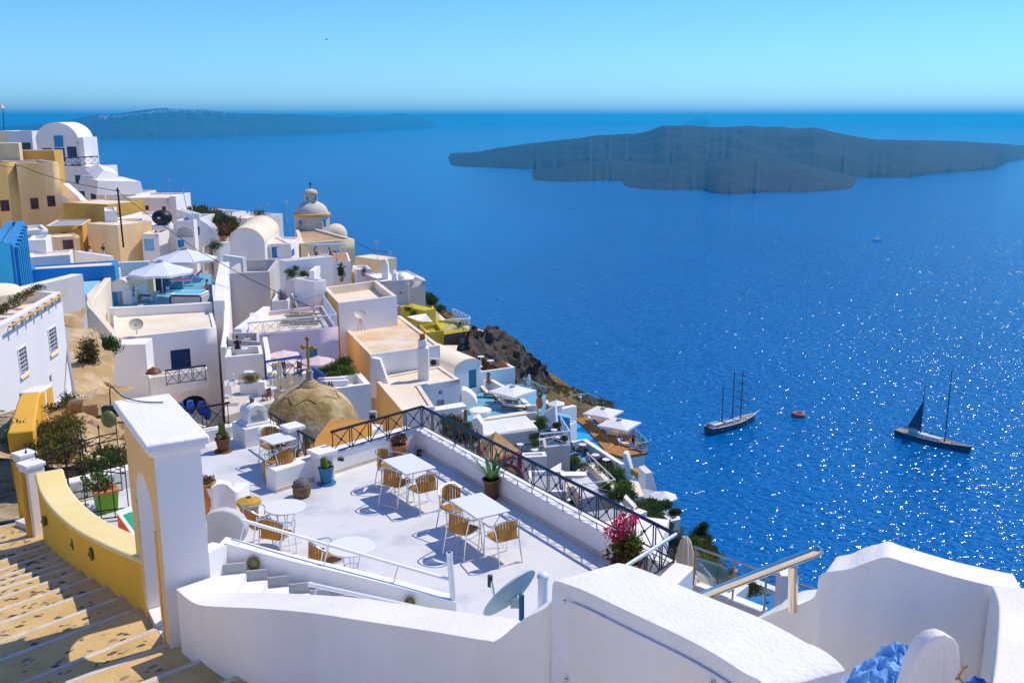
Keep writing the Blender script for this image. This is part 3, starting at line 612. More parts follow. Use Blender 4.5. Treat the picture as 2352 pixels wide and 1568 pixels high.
# iron gate between posts at the foot of the yellow wall
for k, (x, y, zt, s_, lb) in enumerate(((-9.42, 17.55, 1.15, .30, 'slim white gate post with a flat cap beside the cobbled path'), (-8.78, 16.55, 1.32, .32, 'white gate post with an orange side against the yellow wall end'))):
    t = thing('gate_post', lb, 'post', (x, y, -.6)); m = MB(); m.box((x, y, (zt-.7)/2), (s_, s_, zt+.7), rz=.95); part(t, 'shaft', m, 'white', bev=.015); m = MB(); m.box((x, y, zt+.03), (s_+.05, s_+.05, .07), rz=.95); part(t, 'cap', m, 'coping', bev=.012)
    m = MB(); m.box((x-.13, y-.10, (zt-.75)/2), (.06, s_*.8, zt+.55), rz=.55+.1); part(t, 'side', m, 'orangewall', bev=.01)
def irongate(A, B, zb, h, n, label, flip=1):
    A = V(A); B = V(B); t = thing('iron_gate', label, 'gate', (A+B)/2, group=None); arcs = ([], []); d = B-A
    for i in range(n+1):
        u = i/n; p = A+d*u; zt = zb+h+.16*math.sin(math.pi*(.5*u if flip > 0 else .5-.5*u)+(0 if flip > 0 else 0))*1.5
        bar(t, 'bar', V((p.x, p.y, zb+.04)), V((p.x, p.y, zt+.16)), .011, 'iron', 6)
        m = MB(); m.lathe([(.004, 0), (.024, .03), (.015, .06), (.001, .11)], 8, (p.x, p.y, zt+.15)); part(t, 'spear_tip', m, 'iron')
        arcs[0].append(V((p.x, p.y, zt))); arcs[1].append(V((p.x, p.y, zt-.14)))
    for a in arcs: m = MB(); m.tube(smooth(a, 3), .013, 6); part(t, 'arched_rail', m, 'iron')
    for z in (zb+.06, zb+.22): bar(t, 'rail', V((A.x, A.y, z)), V((B.x, B.y, z)), .013, 'iron', 6)
    for i in range(n):
        for a, b in ((arcs[0][i], arcs[1][i+1]), (arcs[1][i], arcs[0][i+1])): bar(t, 'cross_bar', a, b, .007, 'iron', 6)
irongate((-9.35, 17.5, 0), (-8.0, 18.5, 0), .0, 1.05, 5, 'arched black iron gate leaf standing open by the cobbled path')
irongate((-8.75, 16.7, 0), (-7.35, 17.2, 0), .0, 1.05, 6, 'arched black iron gate leaf in front of the green planter', -1)
# ---------------------------------------------------------------- earth bank beside the path
P = []
for i in range(34):
    u = i/33; row = []
    for j in range(30):
        v = j/29; a = V((-11.0, 19.3, .75)).lerp(V((-8.1, 19.0, .15)), u); b = V((-18.4, 35, -3.6)).lerp(V((-14.2, 36, -3.3)), u); q = a.lerp(b, v)
        nz = NZ.fractal(V((q.x*.28, q.y*.28, 3)), .9, 2, 5); hump = .9*math.exp(-((u-.55)**2)/.06-((v-.45)**2)/.09)
        row.append(q+V((0, 0, .55*nz+hump-.3)))
    P.append(row)
BANK = P
solo('earth_bank', MB().grid(P), 'sandrock', kind='structure')
bk = bpy.data.objects['earth_bank']
bl = [MB().ball((0, 0, 0), 1, 18, 12, jit=.8, seed=20+k).mesh('boulder', 'sandrock') for k in range(3)]
for i, j, s_ in ((20, 16, .9), (24, 11, .75), (16, 20, .7), (28, 18, .6), (13, 8, .5), (26, 6, .5), (18, 24, .6), (30, 24, .8), (22, 3, .4)):
    inst(bk, 'boulder', random.choice(bl), MX.Translation(BANK[i][j]-V((0, 0, s_*.1))) @ MX.Rotation(random.uniform(0, 6), 4, 'Z') @ MX.Diagonal((s_*1.3, s_, s_*.5, 1)))
CN = {'leaf': 'dark green', 'leafbright': 'bright green', 'leafolive': 'dull olive', 'leafyellow': 'yellowish dry', 'leafrust': 'rusty brown'}
def shrub(p, r, n, size, mt='leafolive', label='dry green shrub on the sandy bank', group='shrubs on the sandy bank', stem=True, name='shrub', cat='shrub'):
    rr = tuple(.58*x for x in (r if hasattr(r, '__len__') else (r, r, r*.75))); size *= .75; m = MB()
    t = thing(name, label, cat, V(p)-V((0, 0, rr[2]*.6)), group=group)
    for k in range(7): m.leaves(V(p)+V((random.uniform(-.6, .6)*rr[0], random.uniform(-.6, .6)*rr[1], random.uniform(-.1, .5)*rr[2])), tuple(x*.62 for x in rr), n//7, size, shell=.1)
    part(t, 'foliage', m, mt, sharp=0, weld=False)
    if stem:
        m = MB()
        for k in range(5): a = random.uniform(0, 6.28); m.loft([(V(p)-V((0, 0, rr[2]*.9)), .035*rr[0]), (V(p)+V((math.cos(a)*rr[0]*.5, math.sin(a)*rr[1]*.5, rr[2]*.3)), .012*rr[0])], 5)
        part(t, 'stem', m, 'bark')
    return t
for k in range(46):
    if k < 32: i, j = random.randint(1, 15), random.randint(1, 27)
    else: i, j = random.randint(8, 27), random.randint(0, 7)
    mt = random.choice(('leafolive', 'leaf', 'leafyellow', 'leafolive', 'leafbright')); rr = random.uniform(.55, 1.0)
    shrub(BANK[i][j]+V((0, 0, rr*.16)), rr, 900, .105, mt, CN[mt]+' shrub on the sandy bank')
m = MB()
ribbon(m, smooth([V((-17.0, 34.2, -2.15)), V((-14.8, 29, -.9)), V((-12.4, 24, .05)), V((-10.7, 20.5, .7))]), -3.6, .55, -1)
t = thing('path_wall', 'orange and white wall between the cobbled path and the sandy bank', 'wall', (-13, 26, -2)); part(t, 'wall', m, 'orangewall', bev=.05)
m = MB(); ribbon(m, smooth([V((-17.02, 34.2, -2.1)), V((-14.82, 29, -.85))]), -1.6-.9, .6, -1); part(t, 'white_end', m, 'white', bev=.05)
m = MB(); ribbon(m, smooth([at((78, 946), 34.6), at((150, 917), 35.6), at((275, 906), 36.2)]), -6, .3, 1); solo('garden_wall', m, 'white', 'thin white coping wall across the top of the sandy bank', 'wall', bev=.04)
m = MB(); ribbon(m, [V((-8.95, 17.85, .42)), V((-8.2, 18.5, .42)), V((-7.3, 19.4, .42))], -.5, .3, 1); solo('garden_wall', m, 'white', 'low white kerb wall between the terrace and the sandy bank', 'wall', bev=.03)
# ---------------------------------------------------------------- unseen lane and houses, added to bounce sunlight onto the shaded walls
m = MB(); m.prism(ccw([(-2.4, -12), (-2.4, 5.4), (0, 5.9), (9, 4.2), (12, -12)]), 1.2, 2.0); solo('lane', m, 'sunlitcream', kind='structure')
m = MB(); m.prism(ccw([(-12, -12), (-12, 9), (-9.5, 9), (-2.4, 1.5), (-2.4, -12)]), 1.0, 1.9); solo('lane', m, 'sunlitcream', kind='structure')
for lb, x0, x1, y0, y1, z1 in (('unseen white house with two windows, added behind the viewpoint for bounced light', -11, -1, -14, -7.5, 8.2), ('taller unseen white house added behind the viewpoint for bounced light', 0, 11, -15, -7, 9.0)):
    pts = ccw([(x0, y0), (x1, y0), (x1, y1), (x0, y1)]); t = thing('house', lb, 'house', ((x0+x1)/2, (y0+y1)/2, 1)); m = MB(); wallholes(m, (x1, y1), (x0, y1), 1, z1, [(2, 3.1, 3.2, 4.6), (6.5, 7.6, 3.2, 4.6)], .15); m.poly(V((x0, y0, 1)), V((x1, y0, 1)), V((x1, y0, z1)), V((x0, y0, z1))); m.poly(V((x0, y0, 1)), V((x0, y1, 1)), V((x0, y1, z1)), V((x0, y0, z1))); m.poly(V((x1, y0, 1)), V((x1, y1, 1)), V((x1, y1, z1)), V((x1, y0, z1))); part(t, 'wall', m, 'white')
    m = MB(); m.poly(*[V((p[0], p[1], z1)) for p in pts]); part(t, 'roof', m, 'sunlitcream')
    for u in (2, 6.5): m = MB(); m.poly(V((x1-u, y1-.12, 3.2)), V((x1-u-1.1, y1-.12, 3.2)), V((x1-u-1.1, y1-.12, 4.6)), V((x1-u, y1-.12, 4.6))); part(t, 'window', m, 'teal')
t = thing('house', 'unseen white house added left of the cobbled steps for bounced light', 'house', (-15, 4, -1)); m = MB(); wallholes(m, (-12.2, -5), (-12.2, 11.5), -1.5, 6.5, [(4, 5.1, 2, 4.1), (9, 10, 2.6, 3.9)], .15); m.poly(V((-17, -5, -1.5)), V((-12.2, -5, -1.5)), V((-12.2, -5, 6.5)), V((-17, -5, 6.5))); m.poly(V((-17, 11.5, -1.5)), V((-12.2, 11.5, -1.5)), V((-12.2, 11.5, 6.5)), V((-17, 11.5, 6.5))); m.poly(V((-17, -5, -1.5)), V((-17, 11.5, -1.5)), V((-17, 11.5, 6.5)), V((-17, -5, 6.5))); part(t, 'wall', m, 'white')
m = MB(); m.poly(V((-17, -5, 6.5)), V((-12.2, -5, 6.5)), V((-12.2, 11.5, 6.5)), V((-17, 11.5, 6.5))); part(t, 'roof', m, 'sunlitcream'); m = MB(); m.poly(V((-12.3, -1, 2)), V((-12.3, .1, 2)), V((-12.3, .1, 4.1)), V((-12.3, -1, 4.1))); part(t, 'door', m, 'teal')
# ---------------------------------------------------------------- the terrace with its parapets, rails and stair
TC = V((-2.26, 21.24, 0)); TE = V((2.42, 14.28, 0)); TB = V((-4.85, 18.5, 0))
m = MB(); m.prism(ccw([(-9.5, 17.1), (-8.9, 17.9), (-7.3, 19.5), (-7.8, 21.5), (-6.6, 22.45), (-5.6, 22.05), (-4.0, 19.45), (-2.2, 21.5), (2.65, 14.35), (1.4, 12.5), (1.2, 9.0), (-3.2, 9.1), (-3.6, 10.6), (-4.3, 11.6), (-8.2, 16.3)]), -7, 0)
solo('terrace_floor', m, 'marble', kind='structure')
m = MB(); ribbon(m, [TC+V((0, 0, .46)), TE+V((0, 0, .46))], -1.5, .34, 1); solo('terrace_parapet', m, 'white', 'low white parapet of the terrace under the long blue railing', 'wall', bev=.03, seg=3)
m = MB(); ribbon(m, [TB+V((0, 0, .47)), TC+V((.02, -.02, .47))], -1.5, .36, 1); pb_ = solo('terrace_parapet', m, 'white', 'low white wall dividing the terrace beside the ochre dome', 'wall', bev=.03, seg=3)
m = MB(); ribbon(m, [TE+V((.22, .1, .48)), V((1.55, 12.7, .48)), V((1.0, 11.9, .48))], -3, .34, 1); solo('terrace_parapet', m, 'white', 'short white ledge at the sea end of the terrace', 'wall', bev=.03)
# skirting along the foot of the parapets
for a, b in ((TC, TE), (TB, TC)):
    d = (b-a).normalized(); nn = V((d.y, -d.x, 0)); m = MB(); ribbon(m, [a+nn*.022+V((0, 0, .075)), b+nn*.022+V((0, 0, .075))], .001, .03, 1); solo('skirting', m, 'deckstone', kind='structure')
def railing(name, label, pts, h, panel, mt='iron', r=.013, top=None, tm=None, dbl=.06, low=.05, group=None, rings=False, cat='railing', pickets=0):
    pts = [V(p) for p in pts]; t = thing(name, label, cat, pts[0], group=group)
    for a, b in zip(pts, pts[1:]):
        d = b-a; L = d.length; n = max(1, round(L/panel)); up = V((0, 0, 1))
        bar(t, 'top_rail', a+up*h, b+up*h, r*2.3, tm or mt, 8); bar(t, 'bottom_rail', a+up*low, b+up*low, r, mt, 6)
        if pickets:
            k = int(L/pickets)
            for i in range(k+1): q = a+d*(i/k); bar(t, 'baluster', q+up*low, q+up*h, r*.7, mt, 5)
            continue
        for i in range(n+1):
            q = a+d*(i/n); e = d.normalized()*dbl/2
            for s_ in ((-1, 1) if 0 < i < n and dbl else (1,) if i == 0 else (-1,)): bar(t, 'upright', q+e*s_-up*(.12 if i in (0, n) or i % 3 == 0 else 0)+up*low, q+e*s_+up*h, r*.85, mt, 6)
            if i < n:
                q2 = a+d*((i+1)/n)-e; q1 = q+e
                bar(t, 'cross_bar', q1+up*low, q2+up*h, r*.75, mt, 6); bar(t, 'cross_bar', q1+up*h, q2+up*low, r*.75, mt, 6)
                if rings: m = MB(); m.ball((q1+q2)/2+up*(h+low)/2, r*2.2, 8, 6); part(t, 'boss', m, mt)
    return t
nR = V((.832, .554, 0)); A = TC+nR*.2+V((0, 0, .47)); B = TE+nR*.2+V((.05, -.05, .47))
railing('iron_railing', 'long dark blue crossed railing along the sea side of the terrace', [A, B], .50, .5, 'ironblue', .014, rings=True)
railing('iron_railing', 'short crossed railing turning the sea corner of the terrace by the pink oleander', [B, V((1.5, 12.98, .47)), V((1.15, 12.5, .47))], .50, .5, 'iron', .014, tm='alu', rings=True)
railing('iron_railing', 'black crossed railing on the terrace wall in front of the ochre dome', [V((-3.86, 19.5, .47)), A], .5, .55, 'iron', .014, rings=True)
railing('iron_railing', 'black crossed railing between the white oven and a white pier', [V((-5.66, 21.45, .12)), V((-5.0, 20.55, .12))], .66, .52, 'iron', .012, dbl=.08)
railing('iron_railing', 'black crossed railing between two white piers beside the dome', [V((-4.75, 20.2, .12)), V((-4.22, 19.5, .12))], .66, .5, 'iron', .012, dbl=.08)
railing('iron_railing', 'black crossed railing behind the potted cactus', [V((-7.75, 21.25, .32)), V((-6.75, 22.0, .32))], .55, .55, 'iron', .012, dbl=.1)
m = MB(); ribbon(m, [V((-7.85, 21.1, .3)), V((-6.6, 22.05, .3))], -.5, .25, 1); solo('garden_wall', m, 'white', 'low white kerb under the railing behind the potted cactus', 'wall', bev=.02)
m = MB(); ribbon(m, [V((-5.7, 21.5, .10)), V((-4.15, 19.4, .10))], -1, .22, 1); solo('garden_wall', m, 'white', 'low white kerb under the railings beside the dome', 'wall', bev=.02)
for x, y, hh, s_, lb in ((-4.87, 20.3, .78, .30, 'tall white pier with a flat cap beside the small square table'), (-4.02, 19.25, .58, .36, 'short white pier at the end of the dividing wall')):
    t = thing('pier', lb, 'pier', (x, y, 0)); m = MB(); m.box((x, y, hh/2-.05), (s_, s_, hh+.1), rz=.75); part(t, 'shaft', m, 'white', bev=.015); m = MB(); m.box((x, y, hh+.04), (s_+.12, s_+.12, .09), rz=.75); part(t, 'cap', m, 'coping', bev=.012)
# white oven-like niche on its block
ob_ = V((-6.12, 21.75, 0)); t = thing('oven', 'small white domed niche with round holes on a white block', 'oven', ob_, .66)
m = MB(); m.box((0, 0, .2), (.80, .78, .52)); part(t, 'block', m, 'white', True, bev=.02); m = MB(); m.box((0, 0, .49), (.62, .6, .06)); part(t, 'plinth', m, 'white', True, bev=.015)
m = MB(); W_, hh = .5, .42
prof = [(-W_/2, 0)]+[(-W_/2*math.cos(math.pi*k/14), .17+.25*math.sin(math.pi*k/14)) for k in range(15)]+[(W_/2, 0)]
inn = [(-.17, .02)]+[(-.17*math.cos(math.pi*k/14), .15+.16*math.sin(math.pi*k/14)) for k in range(15)]+[(.17, .02)]
for y0, y1 in ((-.24, .24),):
    for q in (y0, y1): m.grid([[V((a[0], q, .52+a[1])) for a in prof], [V((a[0], q, .52+a[1])) for a in inn]])
    m.grid([[V((a[0], y0, .52+a[1])) for a in prof], [V((a[0], y1, .52+a[1])) for a in prof]]); m.grid([[V((a[0], y0, .52+a[1])) for a in inn], [V((a[0], y1, .52+a[1])) for a in inn]])
    m.poly(*[V((a, b, .54)) for a, b in ((-.25, y0), (.25, y0), (.25, y1), (-.25, y1))])
part(t, 'arch', m, 'white', True, bev=.012); m = MB(); m.lathe([(.05, 0), (.05, .08), (.06, .085), (.06, .12), (.0, .13)], 14, (0, .05, .93)); part(t, 'chimney_pot', m, 'stonegrey', True)
# stair down to the terrace
t = thing('white_stair', 'white stair descending from the arched gate to the terrace', 'stair', (-2, 10.2, 0))
n_ = 14
for k in range(n_):
    z = 1.92-.118*k; x0 = -3.62+.25*k; x1 = x0+.28; f = lambda x: 11.12+.21*(x+3.5); b_ = lambda x: 9.75-.62*(x+3.5)
    m = MB(); q = [(x0, b_(x0)), (x1, b_(x1)-.05), (x1, f(x1)-.06), (x0, f(x0)+.0)]
    if k == 0: q[0] = (-3.95, 10.1); q[3] = (-3.95, 11.35)
    m.prism(q, z-.9, z); st = part(t, 'step', m, 'stepwhite', bev=.01)
    m = MB(); ribbon(m, [V((x0+.01, f(x0)-.028, z+.13)), V((x1-.01, f(x1)-.028, z+.13))], z, .03, 1); part(st, 'skirting', m, 'pavegrey')
m = MB(); ribbon(m, wallpts([(478, 1270, 10.85), (518, 1250, 11.15), (530, 1250, 11.2), (649, 1282, 11.35), (800, 1318, 11.55), (931, 1351, 11.7), (1047, 1382, 11.85)]), -.3, .2, 1)
t = thing('stair_wall', 'white wall between the white stair and the terrace with pipe handrails', 'wall', (-2, 11.4, 0)); part(t, 'wall', m, 'white', bev=.02, seg=3)
ha, hb_ = at((556, 1194), 11.45), at((1031, 1330), 11.9); bar(t, 'handrail', ha, hb_, .024, 'whitemetal', 12)
for x, y0, y1 in ((550, 1200, 1248), (744, 1248, 1296), (903, 1296, 1340)): Yp = interp([(550, 11.3), (903, 11.75)], x); bar(t, 'bracket', at((x+12, y0), Yp+.05), at((x, y1), Yp), .010, 'whitemetal', 8)
bar(t, 'end_post', at((1045, 1425), 11.9), at((1032, 1268), 11.9), .042, 'whitemetal', 14); m = MB(); m.cyl(at((1032, 1269), 11.9), at((1032, 1267.4), 11.9), .028, n=12); part(t, 'pipe_mouth', m, 'darkin')
ha, hb_ = at((712, 1341), 10.3), at((1043, 1413), 9.9); bar(t, 'handrail', ha, hb_, .026, 'whitemetal', 12); m = MB(); m.ball(ha, .03, 10, 8); part(t, 'rail_end', m, 'whitemetal')
for x, y0, y1 in ((728, 1346, 1380), (915, 1388, 1400)): bar(t, 'bracket', at((x, y0), 10.25), at((x-8, y1), 10.2), .010, 'whitemetal', 8)
fw = lambda x, y, Y: at((x, y), Y)
ovallamp(at((583, 1292), 11.24), V((.2, -.98, 0)), 'green oval bulkhead lamp on the stair wall near the gate', .085); ovallamp(at((941, 1382), 11.66), V((.2, -.98, 0)), 'green oval bulkhead lamp near the foot of the white stair', .075)
ovp = [(472, 1182), (492, 1174), (512, 1172), (532, 1177), (550, 1188), (561, 1204), (564, 1220), (558, 1236), (548, 1252), (476, 1262)]
m = MB(); q0 = [at(p, 11.6) for p in ovp]; q1 = [p+V((.02, .14, 0)) for p in q0]; m.poly(*q0); m.poly(*q1)
for i in range(len(q0)): m.poly(q0[i], q0[(i+1) % len(q0)], q1[(i+1) % len(q0)], q1[i])
solo('end_wall', m, 'greywall', 'rounded grey-white wall end at the head of the stair handrail', 'wall', bev=.02)
m = MB(); ribbon(m, smooth([at((468, 1118), 17.2), at((480, 1122), 17.1), at((500, 1112), 17.2), at((520, 1112), 17.3), at((545, 1130), 17.4), at((572, 1108), 17.9)]), -.1, .25, 1)
solo('garden_wall', m, 'white', 'low white wall with a wavy top beside the orange jar', 'wall', bev=.02)
# ---------------------------------------------------------------- wicker chairs and tables
def arc(pts, n=5): return smooth([V(p) for p in pts], n)
ch = thing('wicker_chair', 'x', 'chair', (0, 0, 0), group='wicker chairs on the terrace')
m = MB(); N = 11; P = []
for i in range(N):
    for j in range(N): pass
def pad(m, w_, d_, z0, z1, rr=.07, cy=0):
    o = [];
    for cx, cyy, a0 in ((w_/2-rr, d_/2-rr, 0), (-w_/2+rr, d_/2-rr, 90), (-w_/2+rr, -d_/2+rr, 180), (w_/2-rr, -d_/2+rr, 270)):
        for k in range(5): a = R(a0+k*22.5); o.append((cx+rr*math.cos(a), cy+cyy+rr*math.sin(a)))
    m.prism(o, z0, z1); return o
pad(m, .43, .43, .425, .452); seat = part(ch, 'seat', m, 'wicker', True, bev=.01)
for i in range(9): m = MB(); m.box((-.168+i*.042, 0, .4545), (.033, .38, .006)); part(seat, 'slat', m, 'wicker', True)
for i in range(11):
    a = R(-62+i*12.4); x, y = math.sin(a)*.235, -.02-math.cos(a)*.235; hi = .80-.03*abs(math.sin(a))**2*3
    m = MB(); m.box((x, y-.005, .5+(hi-.5)/2-.01), (.043, .010, hi-.46), rz=a if False else a*1.0, rx=-.06)
    if i == 0: bkm = MB()
    bkm.add(m.v, m.f)
bk_ = part(ch, 'backrest', bkm, 'wicker', True)
m = MB(); m.tube(arc([(-.225, .22, .45), (-.24, .24, .58), (-.262, .19, .655), (-.275, 0, .67), (-.262, -.15, .72), (-.19, -.245, .795), (0, -.275, .825), (.19, -.245, .795), (.262, -.15, .72), (.275, 0, .67), (.262, .19, .655), (.24, .24, .58), (.225, .22, .45)]), .0125); part(ch, 'arm_frame', m, 'alu', True)
for s_ in (-1, 1):
    m = MB(); m.tube([(.225*s_, .22, .46), (.235*s_, .25, 0)], .0125); part(ch, 'leg', m, 'alu', True)
    m = MB(); m.tube(arc([(.25*s_, -.16, .70), (.215*s_, -.2, .45), (.23*s_, -.30, .0)]), .0125); part(ch, 'leg', m, 'alu', True)
    m = MB(); m.tube([(.225*s_, .22, .41), (.215*s_, -.2, .43)], .010); part(ch, 'side_rail', m, 'alu', True)
m = MB(); m.tube([(-.226, -.26, .02), (.226, -.26, .02)], .008); m.tube([(-.225, .22, .41), (.225, .22, .41)], .010); m.tube([(-.215, -.2, .43), (.215, -.2, .43)], .010); part(ch, 'stretcher', m, 'alu', True)
def setchair(i, bpx, spx, label):
    b = g(bpx, .66); s_ = g(spx, .45); d = s_-b; rz = math.atan2(-d.x, d.y); o = ch if i == 0 else copytree(ch)
    o.location = (s_.x, s_.y, 0); o.rotation_euler = (0, 0, rz); o['label'] = label; return o
chairs = [(R5, (375, 320), (445, 430), 'wicker chair in the corner beside the terracotta pot at the rectangular table'), (R5, (375, 565), (515, 605), 'wicker chair on the open side of the table nearest the terracotta pot'), (R5, (930, 630), (805, 665), 'wicker chair backing on the railing shadow at the table nearest the terracotta pot'),
          (R5, (1110, 740), (1165, 880), 'wicker chair behind the table beside the potted agave'), (R5, (1095, 1080), (1250, 1115), 'wicker chair on the open side of the table beside the agave'), (R5, (1800, 1150), (1680, 1190), 'wicker chair backing on the railing shadow at the agave table'),
          (R4, (530, 380), (745, 440), 'wicker chair between the mushroom-shaped stone and a round table'), (R4, (770, 550), (930, 560), 'wicker chair near the stair handrail behind the first round table'), (R4, (1225, 770), (1470, 830), 'wicker chair by the stair wall at the second round table'),
          (R3, (840, 545), (895, 670), 'wicker chair at the small square table beside the white pier'), (R3, (1105, 790), (985, 850), 'wicker chair half hidden by the succulent planter')]
for i, (fn, b, s_, lb) in enumerate(chairs): setchair(i, fn(*b), fn(*s_), lb)
def recttable(cs, label, z=.74, w_=1.0, d_=.68):
    q = [g(p, z) for p in cs]; c = sum(q, V())/4; u = (q[3]-q[0])+(q[2]-q[1]); t = thing('table', label, 'table', (c.x, c.y, 0), math.atan2(u.y, u.x))
    m = MB(); m.box((0, 0, z-.015), (w_, d_, .03)); part(t, 'tabletop', m, 'tabletop', True, bev=.008)
    for sx in (-1, 1):
        for sy in (-1, 1):
            m = MB(); m.tube(arc([(sx*(w_/2-.08), sy*(d_/2-.08), z-.03), (sx*(w_/2-.2), sy*(d_/2-.16), .5), (sx*(w_/2-.26), sy*(d_/2-.2), .3), (sx*(w_/2-.1), sy*(d_/2-.06), 0)]), .009); part(t, 'leg', m, 'whitemetal', True)
    m = MB(); m.tube([(-(w_/2-.24), -(d_/2-.2), .32), (w_/2-.24, -(d_/2-.2), .32), (w_/2-.24, d_/2-.2, .32), (-(w_/2-.24), d_/2-.2, .32), (-(w_/2-.24), -(d_/2-.2), .32)], .008); part(t, 'brace', m, 'whitemetal', True)
    m = MB(); m.box((0, d_/2-.06, z-.05), (w_-.16, .015, .04)); m.box((0, -d_/2+.06, z-.05), (w_-.16, .015, .04)); part(t, 'apron', m, 'whitemetal', True)
    return t
recttable(pl(R5, (365, 370), (665, 280), (930, 440), (635, 525)), 'white rectangular iron table nearest the terracotta pot')
recttable(pl(R5, (1110, 800), (1415, 705), (1755, 915), (1440, 1030)), 'white rectangular iron table beside the potted agave')
recttable(pl(R3, (780, 590), (960, 530), (1120, 590), (905, 660)), 'small white square table beside the white pier', .74, .62, .58)
def roundtable(p, label, r=.36):
    c = g(p, .74); t = thing('round_table', label, 'table', (c.x, c.y, 0)); m = MB(); m.disc((0, 0, .715), r, .03, 40); part(t, 'tabletop', m, 'tabletop', True)
    for k in range(4):
        a = k*math.pi/2+.4; e = V((math.cos(a), math.sin(a), 0)); m = MB(); m.tube(arc([e*.2+V((0, 0, .715)), e*.12+V((0, 0, .45)), e*.10+V((0, 0, .36)), e*.17+V((0, 0, .15)), e*.27]), .009); part(t, 'leg', m, 'whitemetal', True)
    for z, rr in ((.40, .105), (.70, .2)):
        m = MB(); m.tube([(rr*math.cos(k*math.pi/10), rr*math.sin(k*math.pi/10), z) for k in range(21)], .008); part(t, 'ring', m, 'whitemetal', True)
roundtable((655, 1163), 'white round iron table near the mushroom-shaped stone'); roundtable((806, 1254), 'white round iron table by the stair wall', .385)
# ---------------------------------------------------------------- pots and ornaments on the terrace
def pot(t, prof, mt, rim=None): m = MB(); m.lathe(prof, 28); part(t, 'pot', m, mt, True)
def soil(t, r, z): m = MB(); m.disc((0, 0, z), r, .01, 20); part(t, 'soil', m, 'bark', True)
fl_ = lambda p: (g(p, 0).x, g(p, 0).y, 0)
t = thing('potted_cactus', 'tall ribbed cactus in a brown pot behind the arched gate', 'cactus', fl_((513, 1036)))
pot(t, [(.11, 0), (.115, .01), (.155, .27), (.175, .275), (.178, .325), (.15, .325), (.148, .29)], 'brownpot'); soil(t, .148, .285); m = MB(); m.disc((0, 0, .0), .21, .03); part(t, 'saucer', m, 'brownpot', True)
def ribcol(m, p, r, h, n=14):
    rows = []
    for j in range(13):
        z = h*j/12; k = r*(1-.15*abs(j/12-.4))*(1 if j < 10 else math.sqrt(max(0, 1-((j-9)/3.001)**2)))
        rows.append([V(p)+V((k*(1+.14*math.cos(a*n))*math.cos(a), k*(1+.14*math.cos(a*n))*math.sin(a), z)) for a in [i*2*math.pi/56 for i in range(57)]])
    m.grid(rows)
m = MB(); ribcol(m, (0, 0, .28), .07, .45); part(t, 'column', m, 'cactus', True)
for k, (x, y, h) in enumerate(((.1, 0, .18), (-.1, .03, .15), (.02, .1, .2), (-.05, -.09, .14))): m = MB(); m.ball((x, y, .3+h*.5), (.06, .06, h*.5), 12, 9, jit=.3, seed=k); part(t, 'offset', m, 'cactus', True)
t = thing('potted_plant', 'dark leafy plant in a terracotta pot in the terrace corner', 'plant', (-2.56, 20.72, 0))
pot(t, [(.10, 0), (.16, .20), (.185, .21), (.19, .27), (.16, .27), (.15, .23)], 'terracotta'); soil(t, .15, .22)
for k in range(16): a = k*math.pi/8; m = MB(); m.box((.145*math.cos(a), .145*math.sin(a), .12), (.012, .012, .16), rz=a); part(t, 'flute', m, 'terracotta', True)
m = MB(); m.leaves((0, 0, .36), (.16, .16, .13), 260, .08); part(t, 'foliage', m, 'leafrust', True, sharp=0, weld=False)
t = thing('potted_agave', 'spiky green agave in a brown pot against the terrace parapet', 'agave', (-.42, 18.2, 0)); pot(t, [(.12, 0), (.13, .02), (.15, .36), (.185, .37), (.19, .42), (.16, .42), (.15, .38)], 'brownpot'); soil(t, .155, .37)
for k in range(17):
    a = k*2.4; el = R(38+32*(k/17)+random.uniform(-6, 6)); m = MB(); m.blade((.02*math.cos(a), .02*math.sin(a), .38), V((math.cos(a)*math.cos(el), math.sin(a)*math.cos(el), math.sin(el))), random.uniform(.55, .82), .045, .12, 6); part(t, 'leaf', m, 'agave', True)
t = thing('potted_plant', 'stubby cactus in a turquoise blue pot on the dividing wall side', 'plant', (-3.90, 19.0, 0)); pot(t, [(.11, 0), (.115, .02), (.155, .33), (.17, .335), (.17, .37), (.145, .37), (.14, .33)], 'bluepot'); soil(t, .14, .34); m = MB(); m.disc((0, 0, 0), .2, .035); part(t, 'saucer', m, 'bluepot', True)
for k, (x, y, r, h) in enumerate(((-.03, 0, .07, .26), (.07, .03, .06, .16), (.03, -.07, .05, .14), (-.08, .06, .05, .15))): m = MB(); m.ball((x, y, .35+h*.45), (r, r, h*.5), 14, 10, jit=.35, seed=k); part(t, 'stem', m, 'cactus', True)
t = thing('stone_ornament', 'round volcanic stone ornament with a grey lid beside the blue pot', 'ornament', (-4.27, 18.3, 0)); m = MB(); m.lathe([(.12, 0), (.17, .04), (.185, .12), (.18, .18), (.15, .22), (.02, .23)], 24); part(t, 'body', m, 'stonebrown', True); m = MB(); m.lathe([(.188, .19), (.195, .21), (.19, .24), (.17, .245)], 24); part(t, 'rim', m, 'stonebrown', True)
m = MB(); m.ball((0, 0, .27), (.165, .165, .12), 18, 12, jit=.15); part(t, 'lid', m, 'stonegrey', True); m = MB(); m.lathe([(.025, .38), (.03, .39), (.0, .392)], 10); part(t, 'hole', m, 'darkin', True)
t = thing('clay_jar', 'tall orange clay jar stuffed with dry twigs beside the gate', 'jar', (-5.86, 17.3, 0)); m = MB(); m.lathe([(.15, 0), (.19, .08), (.235, .28), (.235, .46), (.19, .60), (.165, .65), (.19, .68), (.19, .71), (.16, .71), (.15, .62)], 32); part(t, 'body', m, 'terraorange', True)
for s_ in (-1, 1): m = MB(); m.tube(arc([(.17*s_, 0, .66), (.25*s_, 0, .64), (.26*s_, 0, .56), (.22*s_, 0, .52)]), .016); part(t, 'handle', m, 'terraorange', True)
m = MB()
